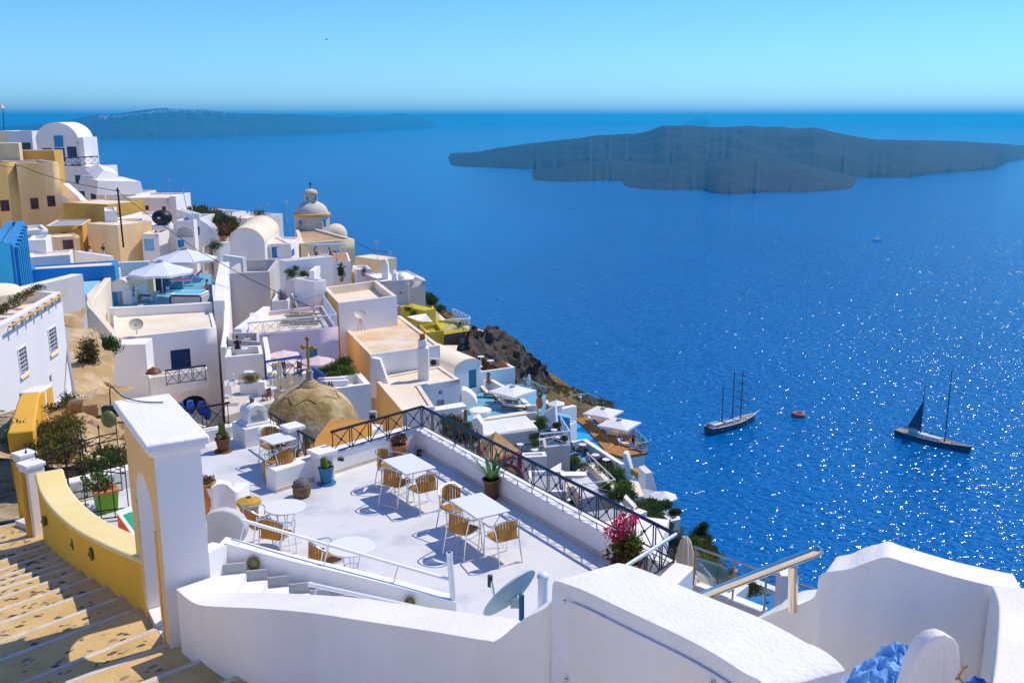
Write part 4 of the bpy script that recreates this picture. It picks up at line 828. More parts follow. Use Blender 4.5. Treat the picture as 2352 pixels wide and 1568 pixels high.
for k in range(46):
    a = random.uniform(0, 6.28); r = random.uniform(.08, .18); m.tube([(r*math.cos(a+q), r*math.sin(a+q), .68+random.uniform(0, .12)+.03*math.sin(q*3)) for q in (0, .7, 1.4, 2.1)], .006, 5)
part(t, 'twigs', m, 'bark', True)
t = thing('mushroom_stone', 'mushroom-shaped stone with a mustard cap beside the wicker chair', 'ornament', (-4.98, 17.0, 0)); m = MB(); m.lathe([(.14, 0), (.155, .1), (.17, .25), (.19, .36)], 20); part(t, 'stem', m, 'mushstem', True); m = MB(); m.lathe([(.10, .34), (.21, .36), (.235, .40), (.225, .45), (.12, .49), (.0, .50)], 28); part(t, 'cap', m, 'mushcap', True); m = MB(); m.ball((.0, .02, .50), (.05, .04, .035), 8, 6, jit=.4); part(t, 'knob', m, 'brownpot', True)
t = thing('potted_oleander', 'pink flowering oleander in a terracotta pot at the railing corner', 'plant', (1.86, 14.55, 0)); pot(t, [(.16, 0), (.17, .02), (.23, .34), (.25, .35), (.25, .40), (.22, .40), (.21, .36)], 'terracotta'); soil(t, .215, .36)
m = MB(); m.leaves((0, .0, .55), (.32, .3, .26), 900, .075, shell=.1); part(t, 'foliage', m, 'leafrust', True, sharp=0, weld=False); m = MB(); m.leaves((.05, 0, .66), (.24, .24, .26), 420, .10, shell=.1); part(t, 'upper_foliage', m, 'leafbright', True, sharp=0, weld=False)
for k, (x, y, z, r) in enumerate(((-.13, .0, 1.0, .10), (-.28, -.02, .93, .09), (.0, -.02, .98, .10), (-.06, .05, 1.12, .09), (.12, .05, 1.10, .07), (-.16, -.05, .85, .09))):
    m = MB(); m.leaves((x, y, z), r, 90, .06, shell=.3); part(t, 'blossom', m, 'petal', True, sharp=0, weld=False); m = MB(); m.tube([(0, 0, .38), (x*.6, y*.6, .7), (x, y, z)], .008, 5); part(t, 'branch', m, 'leaf', True)
t = thing('planter', 'wooden planter box of yellow-green succulents beside the dividing wall', 'planter', (-4.9, 19.45, 0), .81); m = MB(); m.box((0, 0, .2), (.85, .32, .4)); part(t, 'box', m, 'mushcap', True, bev=.015)
m = MB(); m.leaves((.05, 0, .46), (.42, .2, .12), 900, .06, shell=.1); part(t, 'succulents', m, 'leafyellow', True, sharp=0, weld=False)
q = at((783, 1053), 19.52); t = thing('spotlight', 'small black spotlight on the face of the dividing wall', 'lamp', q); m = MB(); m.cyl(q+V((-.05, -.06, .02)), q+V((.06, -.02, -.01)), .045, n=12); part(t, 'head', m, 'plasticblack'); m = MB(); m.cyl(q+V((0, .05, .03)), q, .02, n=8); part(t, 'arm', m, 'plasticblack')
q = V((-2.12, 20.72, .06)); t = thing('spotlight', 'small black floor spotlight in the terrace corner', 'lamp', q-V((0, 0, .06))); m = MB(); m.cyl(q+V((-.05, 0, 0)), q+V((.05, .04, .06)), .055, .04, n=12); part(t, 'head', m, 'plasticblack'); m = MB(); m.box(q-V((0, 0, .05)), (.12, .08, .02)); part(t, 'foot', m, 'plasticblack')
# green planter, menu board
gq = V((-7.95, 17.6, 0)); t = thing('planter', 'green square planter with brown succulents behind the iron gate', 'planter', gq, .6); m = MB(); m.add([V((x*a, y*a, z)) for z, a in ((.0, .17), (.42, .21)) for x, y in ((-1, -1), (1, -1), (1, 1), (-1, 1))], [(0, 1, 5, 4), (1, 2, 6, 5), (2, 3, 7, 6), (3, 0, 4, 7), (3, 2, 1, 0)]); part(t, 'box', m, 'greenpot', True, bev=.01); m = MB(); m.box((0, 0, .43), (.46, .46, .04)); part(t, 'rim', m, 'terracotta', True, bev=.01)
for k in range(18): a = k*2.4; el = R(35+2.5*k); m = MB(); m.blade((.08*math.cos(a), .08*math.sin(a), .44), V((math.cos(a)*math.cos(el), math.sin(a)*math.cos(el), math.sin(el))), .3, .04, .3, 4); part(t, 'leaf', m, 'leafrust' if k % 3 else 'agave', True)
m = MB(); m.leaves((-.1, .3, .5), .26, 350, .09); part(t, 'foliage', m, 'leafbright', True, sharp=0, weld=False)
q = [g((268, 1178), .5), g((300, 1165), .5), g((345, 1215), .5), g((312, 1240), .5)]; m = MB(); m.prism(ccw([(p.x, p.y) for p in q]), 0, .5); t = thing('menu_box', 'low box painted pink white and green beside the yellow wall', 'box', (q[0].x, q[0].y, 0)); part(t, 'body', m, 'boardpink', bev=.01)
c = sum(q, V())/4; m = MB(); m.prism(ccw([(c.x+(p.x-c.x)*1.02, c.y+(p.y-c.y)*1.02) for p in q]), .5, .53); part(t, 'top', m, 'coping'); m = MB(); m.prism(ccw([(c.x+(p.x-c.x)*.6, c.y+(p.y-c.y)*.6) for p in q]), .5, .536); part(t, 'panel', m, 'boardgreen')
# satellite dish and pipe behind the low wall
dc = at((1180, 1372), 10.3); nrm = V((-.62, .52, .52)).normalized(); t = thing('satellite_dish', 'large grey satellite dish seen from behind on a blue pole', 'dish', (dc.x+.1, dc.y-.1, 0))
def dish(t, c, nrm, r, mt, dep=.22, lnb=True, pole=None, pm='pipeblue'):
    rot = nrm.to_track_quat('Z', 'Y').to_matrix(); P = []
    for i in range(9): rr = r*i/8; P.append([c+rot @ V((rr*math.cos(a), rr*.94*math.sin(a), dep*r*((i/8)**2))) for a in [k*2*math.pi/40 for k in range(41)]])
    m = MB(); m.grid(P); m.grid([[q-nrm*.02 for q in row] for row in P]); m.grid([P[-1], [q-nrm*.02 for q in P[-1]]]); part(t, 'reflector', m, mt)
    if lnb:
        e = c+rot @ V((0, -r*.9, dep*r)); f = c+nrm*r*1.0-rot @ V((0, .15*r, 0)); m = MB(); m.tube([e, f], .02*r/.45); part(t, 'feed_arm', m, 'alu'); m = MB(); m.cyl(f, f+nrm*-.0+V((0, 0, -.16*r/.45)), .035*r/.45, n=10); part(t, 'receiver', m, 'plasticblack')
    if pole: a, b = pole; m = MB(); m.cyl(a, b, .035*r/.45, n=12); part(t, 'pole', m, pm); m = MB(); m.tube([c-nrm*.03, (V(b)+c)/2, V(b)-V((0, 0, .1))], .02*r/.45); m.box(c-nrm*.05, (.16*r/.45, .10*r/.45, .16*r/.45)); part(t, 'mount', m, 'dishgrey')
bq = at((1198, 1366), 10.1)
dish(t, dc, nrm, .40, 'dishgrey', pole=(V((bq.x, bq.y, 0)), bq))
q = at((1247, 1318), 10.6); t = thing('vent_pipe', 'short white vent pipe with a rounded cap behind the parapet', 'pipe', (q.x, q.y, 0)); m = MB(); m.cyl((q.x, q.y, 0), (q.x, q.y, q.z-.03), .06, n=16); part(t, 'pipe', m, 'whitemetal'); m = MB(); m.ball((q.x, q.y, q.z-.03), (.075, .075, .06), 14, 8); part(t, 'cap', m, 'whitemetal')
# ---------------------------------------------------------------- houses of the village
def hit(p, A, B):                            # where a pixel's line of sight meets the upright wall A-B: (along, height, distance)
    d = ray(*p); e = V((B[0]-A[0], B[1]-A[1])); L = e.length; e /= L; n = V((e.y, -e.x)); den = d.x*n.x+d.y*n.y
    if abs(den) < 1e-6: return None
    t = (A[0]*n.x+A[1]*n.y)/den
    if t <= 0: return None
    x, y = d.x*t, d.y*t
    return ((x-A[0])*e.x+(y-A[1])*e.y, H+d.z*t, t, L, n)
def frame(mb, P, u0, u1, v0, v1, w_, e0, e1):
    for a, b, c, d in ((u0, u1, v0, v0+w_), (u0, u1, v1-w_, v1), (u0, u0+w_, v0+w_, v1-w_), (u1-w_, u1, v0+w_, v1-w_)):
        q = [P(a, c, e0), P(b, c, e0), P(b, d, e0), P(a, d, e0)]; r = [P(a, c, e1), P(b, c, e1), P(b, d, e1), P(a, d, e1)]
        mb.add(q+r, [(0, 1, 2, 3), (4, 7, 6, 5), (0, 4, 5, 1), (1, 5, 6, 2), (2, 6, 7, 3), (3, 7, 4, 0)])
def opening(t, P, h, kind, mt, pm='glassdark'):
    u0, u1, v0, v1 = h[:4]; arch = len(h) > 4 and h[4]; W_ = u1-u0; hh = v1-v0
    if kind == 'w':
        m = MB(); frame(m, P, u0, u1, v0, v1, min(.09, W_*.14), .02, .12); frame(m, P, u0-.04, u1+.04, v0-.08, v0, .04, -.05, .05) if False else None
        um = (u0+u1)/2; m.poly(P(um-.03, v0, .06), P(um+.03, v0, .06), P(um+.03, v1, .06), P(um-.03, v1, .06)); o = part(t, 'window', m, mt)
        m = MB(); m.poly(P(u0, v0, .11), P(u1, v0, .11), P(u1, v1, .11), P(u0, v1, .11)); part(o, 'pane', m, pm)
    elif kind == 'd':
        m = MB(); m.poly(P(u0, v0, .10), P(u1, v0, .10), P(u1, v1, .10), P(u0, v1, .10)); o = part(t, 'door', m, mt)
        m = MB(); frame(m, P, u0, u1, v0, v1, min(.08, W_*.1), .03, .1); um = (u0+u1)/2; m.poly(P(um-.025, v0, .09), P(um+.025, v0, .09), P(um+.025, v1, .09), P(um-.025, v1, .09)); part(o, 'frame', m, mt)
        m = MB(); q = P(u1-.18*W_, v0+hh*.45, .05); m.ball(q, .045, 8, 6); part(o, 'handle', m, 'brass')
    elif kind == 'a':                        # open recess with a dark back
        m = MB(); m.poly(P(u0-.1, v0-.1, 1.2), P(u1+.1, v0-.1, 1.2), P(u1+.1, v1+.1, 1.2), P(u0-.1, v1+.1, 1.2)); part(t, 'recess', m, mt)
    elif kind == 'g':                        # window behind a white grille
        m = MB(); m.poly(P(u0, v0, .14), P(u1, v0, .14), P(u1, v1, .14), P(u0, v1, .14)); o = part(t, 'window', m, pm)
        m = MB(); frame(m, P, u0-.06, u1+.06, v0-.06, v1+.06, .07, -.03, .03); part(o, 'frame', m, 'white')
        for i in range(1, 4): u = u0+W_*i/4; bar(o, 'grille_bar', P(u, v0, .02), P(u, v1, .02), .018, 'whitemetal', 6)
        for i in range(1, 6): v = v0+hh*i/6; bar(o, 'grille_bar', P(u0, v, .02), P(u1, v, .02), .018, 'whitemetal', 6)
        m = MB(); m.add([P(u0-.1, v0-.16, -.1), P(u1+.1, v0-.16, -.1), P(u1+.1, v0-.16, .1), P(u0-.1, v0-.16, .1), P(u0-.1, v0-.06, -.06), P(u1+.1, v0-.06, -.06), P(u1+.1, v0-.06, .1), P(u0-.1, v0-.06, .1)], [(0, 1, 5, 4), (4, 5, 6, 7), (1, 2, 6, 5), (0, 4, 7, 3), (3, 2, 1, 0)]); part(o, 'sill', m, 'ochrefar')
def shell(t, pts, z0, z1, wall, roof, par, ops, left=None, bev=.05, zs=None):
    ph, pt_ = par; n = len(pts); m = MB(); ml = MB(); todo = []
    holes = [[] for _ in range(n)]
    for op in ops:
        x0, y0, x1, y1, kind, mt = op[:6]; best = None
        for i in range(n):
            A, B = pts[i], pts[(i+1) % n]; c = hit(((x0+x1)/2, (y0+y1)/2), A, B)
            if c and -.05 < c[0] < c[3]+.05:
                dr = ray((x0+x1)/2, (y0+y1)/2)
                if dr.x*c[4].x+dr.y*c[4].y < 0 and (best is None or c[2] < best[0]): best = (c[2], i)
        if best is None: print('no wall for', t.name, op); continue
        i = best[1]; A, B = pts[i], pts[(i+1) % n]; ym, xm = (y0+y1)/2, (x0+x1)/2
        ua, ub = hit((x0, ym), A, B)[0], hit((x1, ym), A, B)[0]; va, vb = hit((xm, y1), A, B)[1], hit((xm, y0), A, B)[1]; L = hit((xm, ym), A, B)[3]
        ua, ub = sorted((ua, ub)); ua = max(ua, .05); ub = min(ub, L-.05); va = max(va, z0+.02); vb = min(vb, z1-.05)
        if ub-ua < .1 or vb-va < .1: print('tiny opening', t.name, op); continue
        h = (ua, ub, va, vb)+((op[6],) if len(op) > 6 and op[6] else ()); holes[i].append(h); todo.append((i, h, kind, mt, op[7] if len(op) > 7 else 'glassdark'))
    fns = []
    for i in range(n):
        A, B = pts[i], pts[(i+1) % n]; e = V((B[0]-A[0], B[1]-A[1])); nl = V((e.y, -e.x)).normalized()
        dp = 1.2 if any(k[0] == i and k[2] == 'a' for k in todo) else .14
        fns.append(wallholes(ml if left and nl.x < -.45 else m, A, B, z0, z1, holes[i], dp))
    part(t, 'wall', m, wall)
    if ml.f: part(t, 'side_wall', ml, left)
    for i, h, kind, mt, pm in todo: opening(t, fns[i], h, kind, mt, pm)
    if ph:
        inn = off2(pts, pt_); m = MB(); m.grid([[V((p[0], p[1], z1)) for p in list(pts)+[pts[0]]], [V((p[0], p[1], z1)) for p in inn+[inn[0]]], [V((p[0], p[1], z1-ph)) for p in inn+[inn[0]]]]); part(t, 'parapet', m, wall if not left else 'sunlitcream')
        m = MB(); m.poly(*[V((p[0], p[1], z1-ph)) for p in inn]); part(t, 'roof', m, roof, sharp=0)
    else:
        m = MB(); m.poly(*[V((p[0], p[1], z1)) for p in pts]); part(t, 'roof', m, roof, sharp=0)
def house(label, px, Y=None, z=None, h=5, wall='white', roof='sunlitcream', par=(.3, .25), ops=(), left=None, name='house', cat='house', group=None):
    if z is None: z = at(px[0], Y).z
    pts = ccw([(g(p, z).x, g(p, z).y) for p in px]); c = V((sum(p[0] for p in pts)/len(pts), sum(p[1] for p in pts)/len(pts), z-h))
    t = thing(name, label, cat, c, group=group); shell(t, pts, z-h, z, wall, roof, par, ops, left); return t
def hb(label, p1, Y1, p2, Y2, yb, depth, wall='white', roof='sunlitcream', par=(.25, .25), ops=(), left=None, name='house', cat='house'):
    A = at(p1, Y1); B = at(p2, Y2); zb = at((p1[0], yb), Y1).z-4; d = V((B.x-A.x, B.y-A.y)).normalized(); n = V((-d.y, d.x))*depth
    pts = ccw([(A.x, A.y), (B.x, B.y), (B.x+n.x, B.y+n.y), (A.x+n.x, A.y+n.y)]); t = thing(name, label, cat, ((A.x+B.x+n.x)/2, (A.y+B.y+n.y)/2, zb)); shell(t, pts, zb, A.z, wall, roof, par, ops, left); return t
def O(fn, x0, y0, x1, y1, kind, mt, *r): a, b = fn(x0, y0), fn(x1, y1); return (a[0], a[1], b[0], b[1], kind, mt)+r
def vault(label, A, B, zb, zs, rise, back, wall='white', roof='sunlitcream', over=.12, ops=(), name='house', cat='house', n=18):
    A = V(A); B = V(B); back = V(back); t = thing(name, label, cat, ((A.x+B.x)/2, (A.y+B.y)/2, zb)); c = (A+B)/2; r = (B-A)/2
    arcp = [V((c.x-r.x*math.cos(math.pi*k/n), c.y-r.y*math.cos(math.pi*k/n), zs+rise*math.sin(math.pi*k/n))) for k in range(n+1)]
    pts = ccw([(A.x, A.y), (B.x, B.y), (B.x+back.x, B.y+back.y), (A.x+back.x, A.y+back.y)])
    for e in (V(), back): m = MB(); m.poly(*[p+e for p in arcp]); part(t, 'gable', m, wall, sharp=0)
    d = (B-A).normalized(); f = -back.normalized()
    m = MB(); bk = [p+back for p in arcp]; up = lambda p, k: V((c.x+(p.x-c.x)*(1+.0), c.y+(p.y-c.y), p.z))
    out = [V((c.x-r.x*1.02*math.cos(math.pi*k/n), c.y-r.y*1.02*math.cos(math.pi*k/n), zs+.02+(rise+.10)*math.sin(math.pi*k/n))) for k in range(n+1)]
    m.grid([[p-V((0, 0, .0)) for p in arcp], [p+f*over for p in arcp], [p+f*over for p in out], [p+back for p in out]]); part(t, 'vault_roof', m, roof)
    shell(t, pts, zb, zs, wall, roof, (0, 0), ops); return t
# --- far left, high on the ridge
A, B = at(Z1(400, 605), 150), at(Z1(862, 590), 150); zb = at(Z1(650, 880), 150).z
vault('white barrel-vaulted house with blue shutters above a railed balcony', A, B, zb, A.z-.2, at(Z1(630, 418), 150).z-A.z+.2, (-2, 10, 0), roof='white', ops=[O(Z1, 604, 690, 718, 845, 'd', 'bluepaint'), O(Z1, 742, 675, 848, 795, 'w', 'bluepaint'), O(Z1, 468, 690, 575, 752, 'w', 'teal')])
t = [o for o in COL.objects if o.name.startswith('house')][0]
f_ = lambda fn, x, y, Y: at(fn(x, y), Y)
m = MB(); m.poly(f_(Z1, 590, 558, 149.9), f_(Z1, 690, 555, 149.9), f_(Z1, 697, 680, 149.9), f_(Z1, 603, 682, 149.9)); part(t, 'shutter', m, 'bluewall')
hb('tall narrow white pilaster wall beside the vaulted house', Z1(862, 575), 149, Z1(915, 575), 149, Z1(0, 860)[1], 5, par=(0, 0), roof='white', name='wall', cat='wall')
hb('white two-storey house with a railed roof terrace below the vaulted house', Z1(640, 897), 146, Z1(1125, 868), 146, Z1(0, 1340)[1], 5.5, par=(.12, .3), ops=[O(Z1, 828, 990, 902, 1085, 'w', 'teal'), O(Z1, 850, 1165, 940, 1310, 'w', 'bluepaint'), O(Z1, 1000, 1160, 1060, 1280, 'w', 'bluepaint')])
railing('iron_railing', 'blue crossed balcony railing in front of the vaulted house', [at(Z1(650, 890), 145.9), at(Z1(1085, 866), 145.9)], 1.1, 1.0, 'bluedoor', .035, dbl=0)
hb('long low white house with teal windows on the ridge', Z1(-60, 505), 158, Z1(345, 498), 158, Z1(0, 820)[1], 8, par=(.1, .2), ops=[O(Z1, 188, 632, 340, 722, 'w', 'bluepaint')])
hb('pale beige end wall of a house at the ridge', Z1(-80, 520), 140, Z1(75, 520), 141, Z1(0, 760)[1], 5, 'cream', 'rooftan', (0, 0))
t = thing('chimney', 'tapering white chimney block beside the two-storey house', 'chimney', at(Z1(1220, 1180), 143)); a = at(Z1(1220, 1180), 143); b = at(Z1(1220, 1030), 143); c = at(Z1(1190, 925), 143)
m = MB(); m.loft([(a, 4.9), (b, 4.4)], 4); part(t, 'base', m, 'white', sharp=20); m = MB(); m.loft([(V((b.x-1, b.y, b.z)), 3.0), (c, 1.6)], 4); part(t, 'flue', m, 'white', sharp=20)
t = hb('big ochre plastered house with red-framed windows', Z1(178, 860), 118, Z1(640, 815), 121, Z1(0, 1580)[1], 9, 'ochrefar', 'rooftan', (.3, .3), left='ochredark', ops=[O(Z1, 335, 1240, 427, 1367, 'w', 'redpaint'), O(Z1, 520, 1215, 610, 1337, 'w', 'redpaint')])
hb('ochre wing of the big plastered house with one red window', Z1(-140, 858), 116, Z1(180, 858), 118.2, Z1(0, 1500)[1], 6, 'ochrewall', 'rooftan', (.3, .3), ops=[O(Z1, 2, 1265, 105, 1390, 'w', 'redpaint')])
hb('curved ochre parapet wall rising behind the big ochre house', Z1(40, 722), 130, Z1(600, 775), 131, Z1(0, 900)[1], 4, 'ochredark', 'rooftan', (0, 0), name='wall', cat='wall')
hb('white roof wall with a chimney pipe at the frame edge behind the ochre house', Z1(-80, 640), 126, Z1(205, 655), 127, Z1(0, 740)[1], 3, 'cream', 'sunlitcream', (0, 0), name='wall', cat='wall')
# stair parapet and ochre lower blocks
m = MB(); a, b, c = at(Z1(690, 1080), 124), at(Z1(840, 1210), 122), at(Z1(920, 1310), 121); ribbon(m, [a, b, c], [p.z-1.6 for p in (a, b, c)], .8, 1); solo('stair_wall', m, 'white', 'sloping white stair parapet beside the big ochre house', 'wall', bev=.05)
hb('ochre retaining house below the sloping white stair', Z1(690, 1290), 119, Z1(1185, 1345), 116, Z1(0, 1580)[1], 6, 'ochredark', 'sunlitcream', (.1, .3))
hb('small ochre house with a tiny red window and dark flat roof', Z2(500, 235), 108, Z2(905, 250), 109, Z2(0, 520)[1], 7, 'ochredark', 'pavegrey', (.1, .2), left='ochrefar', ops=[O(Z2, 680, 305, 740, 332, 'w', 'redpaint')])
hb('ochre porch with a red-framed shop door', Z2(590, 360), 104, Z2(872, 315), 105.5, Z2(0, 520)[1], 3.2, 'ochrefar', 'sunlitcream', (.1, .2), ops=[O(Z2, 690, 385, 812, 490, 'w', 'redpaint')])
hb('tan plastered house wall beside the lane with walking people', Z2(955, 205), 108, Z2(1290, 170), 106, Z2(0, 600)[1], 5, 'ochrefar', 'sunlitcream', (.1, .2), left='ochredark')
# --- white houses behind the lane
hb('tall plain white house beside the utility pole', Z2(1270, 150), 112, Z2(1560, 145), 112, Z2(0, 640)[1], 8, ops=[O(Z2, 1390, 445, 1500, 600, 'd', 'white')])
hb('narrow pale tower block beside the tan lane wall', Z2(1150, 70), 110, Z2(1290, 100), 110.5, Z2(0, 600)[1], 5)
hb('white house with a small red window and long flat roof on the ridge', Z1(1370, 1240), 131, Z1(1855, 1205), 131, Z1(0, 1500)[1], 9, ops=[O(Z1, 1588, 1325, 1640, 1375, 'w', 'brownpaint'), O(Z1, 1785, 1335, 1828, 1385, 'w', 'brownpaint')], par=(.2, .3))
hb('white chimney-like block at the end of the long flat roof', Z1(1860, 1225), 130.5, Z1(1935, 1222), 130.5, Z1(0, 1500)[1], 4, par=(0, 0), roof='white')
hb('tan roofed house low behind the utility pole', Z1(1165, 1200), 140, Z1(1500, 1190), 140, Z1(0, 1400)[1], 8, roof='rooftan')
hb('white house with an ochre pediment over its pale door', Z2(1560, 320), 108, Z2(1745, 310), 108, Z2(0, 560)[1], 5, ops=[O(Z2, 1590, 375, 1700, 505, 'd', 'paleblue')])
hb('white house with brown side door beneath the black tank', Z2(1730, 260), 111, Z2(1960, 250), 112, Z2(0, 560)[1], 8, roof='rooftan', ops=[O(Z2, 1768, 285, 1850, 450, 'd', 'brownpaint')])
hb('white house with a deep arched porch and teal door', Z2(1930, 175), 109, Z2(2130, 160), 109, Z2(0, 560)[1], 8, roof='paleblue', ops=[O(Z2, 1945, 245, 2125, 360, 'a', 'white', .6), O(Z2, 1960, 385, 2030, 470, 'd', 'bluewall')], par=(.4, .25))
hb('white house block with a narrow dark window and sloping fin wall', Z2(2120, 100), 110, Z2(2210, 110), 110.5, Z2(0, 560)[1], 7, ops=[O(Z2, 2172, 240, 2205, 335, 'w', 'teal')])
m = MB(); q = [at(p, 108.5) for p in pl(Z2, (2205, 165), (2290, 215), (2330, 270), (2345, 370), (2345, 440), (2190, 470), (2200, 370))]; m.poly(*q); m.poly(*[p+V((.6, .5, 0)) for p in q]); [m.poly(q[i], q[(i+1) % 7], q[(i+1) % 7]+V((.6, .5, 0)), q[i]+V((.6, .5, 0))) for i in range(7)]; solo('fin_wall', m, 'white', 'sloping curved white fin wall at the end of the arched-porch row', 'wall')
hb('small white house with a blue-framed window behind the big bush', Z6(210, 560), 114, Z6(300, 545), 114, Z6(0, 720)[1], 5, ops=[O(Z6, 222, 610, 258, 690, 'w', 'bluepaint')])
# --- left group in front of the lane
hb('turquoise painted house front at the frame edge', Z2(-160, 455), 60, Z2(135, 440), 62, Z2(0, 1040)[1], 4, 'turq', 'sunlitcream', (.1, .2))
z_ = at(Z2(135, 440), 62).z; q = [g(Z2(135, 440), z_), g(Z2(258, 178), z_)]
t = house('turquoise house side with a row of blue pilasters', [Z2(140, 442), Z2(258, 178), Z2(60, 190), Z2(-120, 460)], z=z_, h=7, wall='bluewall', roof='paleblue', par=(.35, .5))
a, b = q
for k in range(7): p = a.lerp(b, (k+.4)/7.2); d = (b-a).normalized(); m = MB(); m.box((p.x+.12, p.y, z_-2.6), (.32, .45, 4.6), rz=math.atan2(d.y, d.x)+math.pi/2); m.box((p.x+.14, p.y, z_-.35), (.40, .6, .3), rz=math.atan2(d.y, d.x)+math.pi/2); part(t, 'pilaster', m, 'turq' if k % 2 else 'bluewall', bev=.03)
hb('small white cube house behind the turquoise house', Z2(285, 285), 92, Z2(528, 268), 93, Z2(0, 520)[1], 5, ops=[O(Z2, 300, 318, 445, 378, 'w', 'white', 0, 'greywall')])
hb('low white block in front of the small cube house', Z2(290, 392), 87, Z2(500, 380), 87.5, Z2(0, 540)[1], 4)
house('long white flat-roofed house behind the blue-walled terrace', pl(Z2, (325, 580), (770, 550), (800, 492), (330, 530)), 84, h=4, par=(.15, .2))
hb('white garden wall running beside the lane', Z2(820, 510), 100, Z2(1200, 545), 96, Z2(0, 620)[1], .5, par=(0, 0), roof='white', name='wall', cat='wall')
house('white flat roof strip above the blue terrace wall', pl(Z2, (345, 715), (1262, 668), (1300, 610), (340, 668)), 76, h=5, wall='bluewall', par=(.12, .3))
house('pale blue sunken terrace below the blue wall', pl(Z2, (368, 1010), (960, 990), (1105, 835), (368, 870)), 70.5, h=5, wall='white', roof='paleblue', par=(0, 0), name='terrace', cat='terrace')
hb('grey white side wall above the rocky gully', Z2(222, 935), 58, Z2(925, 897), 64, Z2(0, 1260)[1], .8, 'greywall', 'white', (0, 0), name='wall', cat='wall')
# white house with grilled windows
WL = [at((-150, 850), 30), at(D(13, 743), 37.6), at(D(142, 669), 45)]; zt = at(D(142, 669), 45).z
pts = ccw([(WL[1].x+.9, WL[1].y-4.5), (WL[2].x, WL[2].y), (WL[2].x-7, WL[2].y+2), (WL[1].x-7, WL[1].y-2.5)])
pts = ccw([tuple((g((-60, 783), zt)).to_2d()), tuple((g((140, 670), zt)).to_2d()), (WL[2].x-7, WL[2].y+1.5), (WL[1].x-9, WL[1].y-2)])
t = thing('house', 'tall white house with two grilled windows beside the cobbled path', 'house', (pts[0][0], pts[0][1], zt-6))
shell(t, pts, zt-6.5, zt, 'white', 'sunlitcream', (.5, .3), [(43, 797, 62, 858, 'g', 'white'), (112, 752, 130, 808, 'g', 'white'), (113, 860, 120, 880, 'w', 'white')])
a, b = g((12, 746), zt), g((140, 671), zt); m = MB(); m.tube([a+V((.15, 0, -.08)), b+V((.15, 0, -.08))], .05); part(t, 'gutter', m, 'ochredark')
for k in range(7): q = a.lerp(b, (k+.6)/7.3); m = MB(); m.box(q+V((.12, 0, -.16)), (.12, .12, .34)); part(t, 'gutter_bracket', m, 'pavegrey')
bar(t, 'downpipe', g((141, 700), zt-.9)+V((.0, -.2, 0)), at((172, 912), 43.6), .07, 'pavegrey', 8)
for k, (x, y) in enumerate(((125, 668), (108, 680), (92, 690), (75, 700), (62, 712), (45, 722), (25, 735))): shrub(g((x, y), zt+.1)+V((-.9, .2, .05)), .55, 500, .10, ('leaf', 'leafrust', 'leafolive')[k % 3], CN[('leaf', 'leafrust', 'leafolive')[k % 3]]+' shrub behind the gutter of the house with grilled windows', 'rooftop shrubs', False)
m = MB(); m.lathe([(1.6, -.6), (1.7, 0), (1.5, .18), (0, .3)], 26, g((35, 700), zt)+V((-2.5, 2, .2))); solo('roof_dome', m, 'sunlitcream', 'shallow cream dome on the roof of the house with grilled windows', 'dome')
# --- rocky gully between the houses
P = []
lt = pl(Z3, (720, 390), (745, 500), (760, 640), (780, 800), (800, 1000), (830, 1280)); rt = pl(Z3, (905, 330), (960, 460), (1020, 600), (1130, 760), (1230, 1000), (1330, 1250))
for i in range(30):
    u = i/29*5; k = min(int(u), 4); f = u-k; row = []
    for j in range(14):
        v = j/13; a = [lt[k][c]*(1-f)+lt[k+1][c]*f for c in (0, 1)]; b = [rt[k][c]*(1-f)+rt[k+1][c]*f for c in (0, 1)]
        p = (a[0]+(b[0]-a[0])*(v*1.25-.12), a[1]+(b[1]-a[1])*(v*1.25-.12)); q = at(p, 57-12*(i/29)+2*v); row.append(q+V((0, -1.3*NZ.fractal(q*.35, .9, 2, 5), .5*NZ.noise(q*.6))))
    P.append(row)
solo('rock_gully', MB().grid(P), 'sandrock', kind='structure')
shrub(at(Z3(965, 850), 49), (.9, .8, 2.2), 2600, .16, 'leafolive', 'long drooping olive-green shrub on the gully rock', None)
shrub(at(Z3(1150, 720), 54), (1.7, 1.2, 1.2), 2400, .17, 'leaf', 'dark green bush growing over the gully beside the white house', None)
# --- B1: white house with a dark blue door
t = house('white house with a dark blue door and a dish on its roof', pl(Z3, (1265, 628), (2385, 503), (2325, 285), (1250, 372)), 67, h=9, par=(.12, .25), ops=[O(Z3, 1885, 745, 2105, 1000, 'd', 'bluedoor'), O(Z3, 1950, 1255, 2310, 1450, 'a', 'darkin', 1)])
zf = at(Z3(1640, 1060), 65.8)
house('white balcony block with railing below the dark blue door', pl(Z3, (1640, 1062), (2290, 965), (2290, 935), (1640, 1010)), 65.3, h=1.4, par=(.2, .15), name='balcony', cat='balcony')
railing('iron_railing', 'dark blue crossed balcony railing under the blue door', [at(Z3(1830, 1140), 65.0), at(Z3(2280, 1080), 65.4)], 1.05, 1.1, 'bluedoor', .03, dbl=.1)
hb('shaded white wing with a battered wall below the diagonal garden wall', Z3(1200, 700), 65.5, Z3(1605, 735), 65.8, Z3(0, 1270)[1], 2, par=(0, 0), roof='white')
for k, (x, y) in enumerate(((2100, 1380), (2220, 1390), (2280, 1440), (1990, 1400))): q = at(Z3(x, y), 65.4); t = thing('jar', 'bright blue glazed jar under the white arch', 'jar', q, group='blue jars under the arch'); m = MB(); m.lathe([(.18, -.5), (.3, -.2), (.3, .1), (.18, .35), (.24, .45), (.18, .45)], 16); part(t, 'body', m, 'bluejar', True)
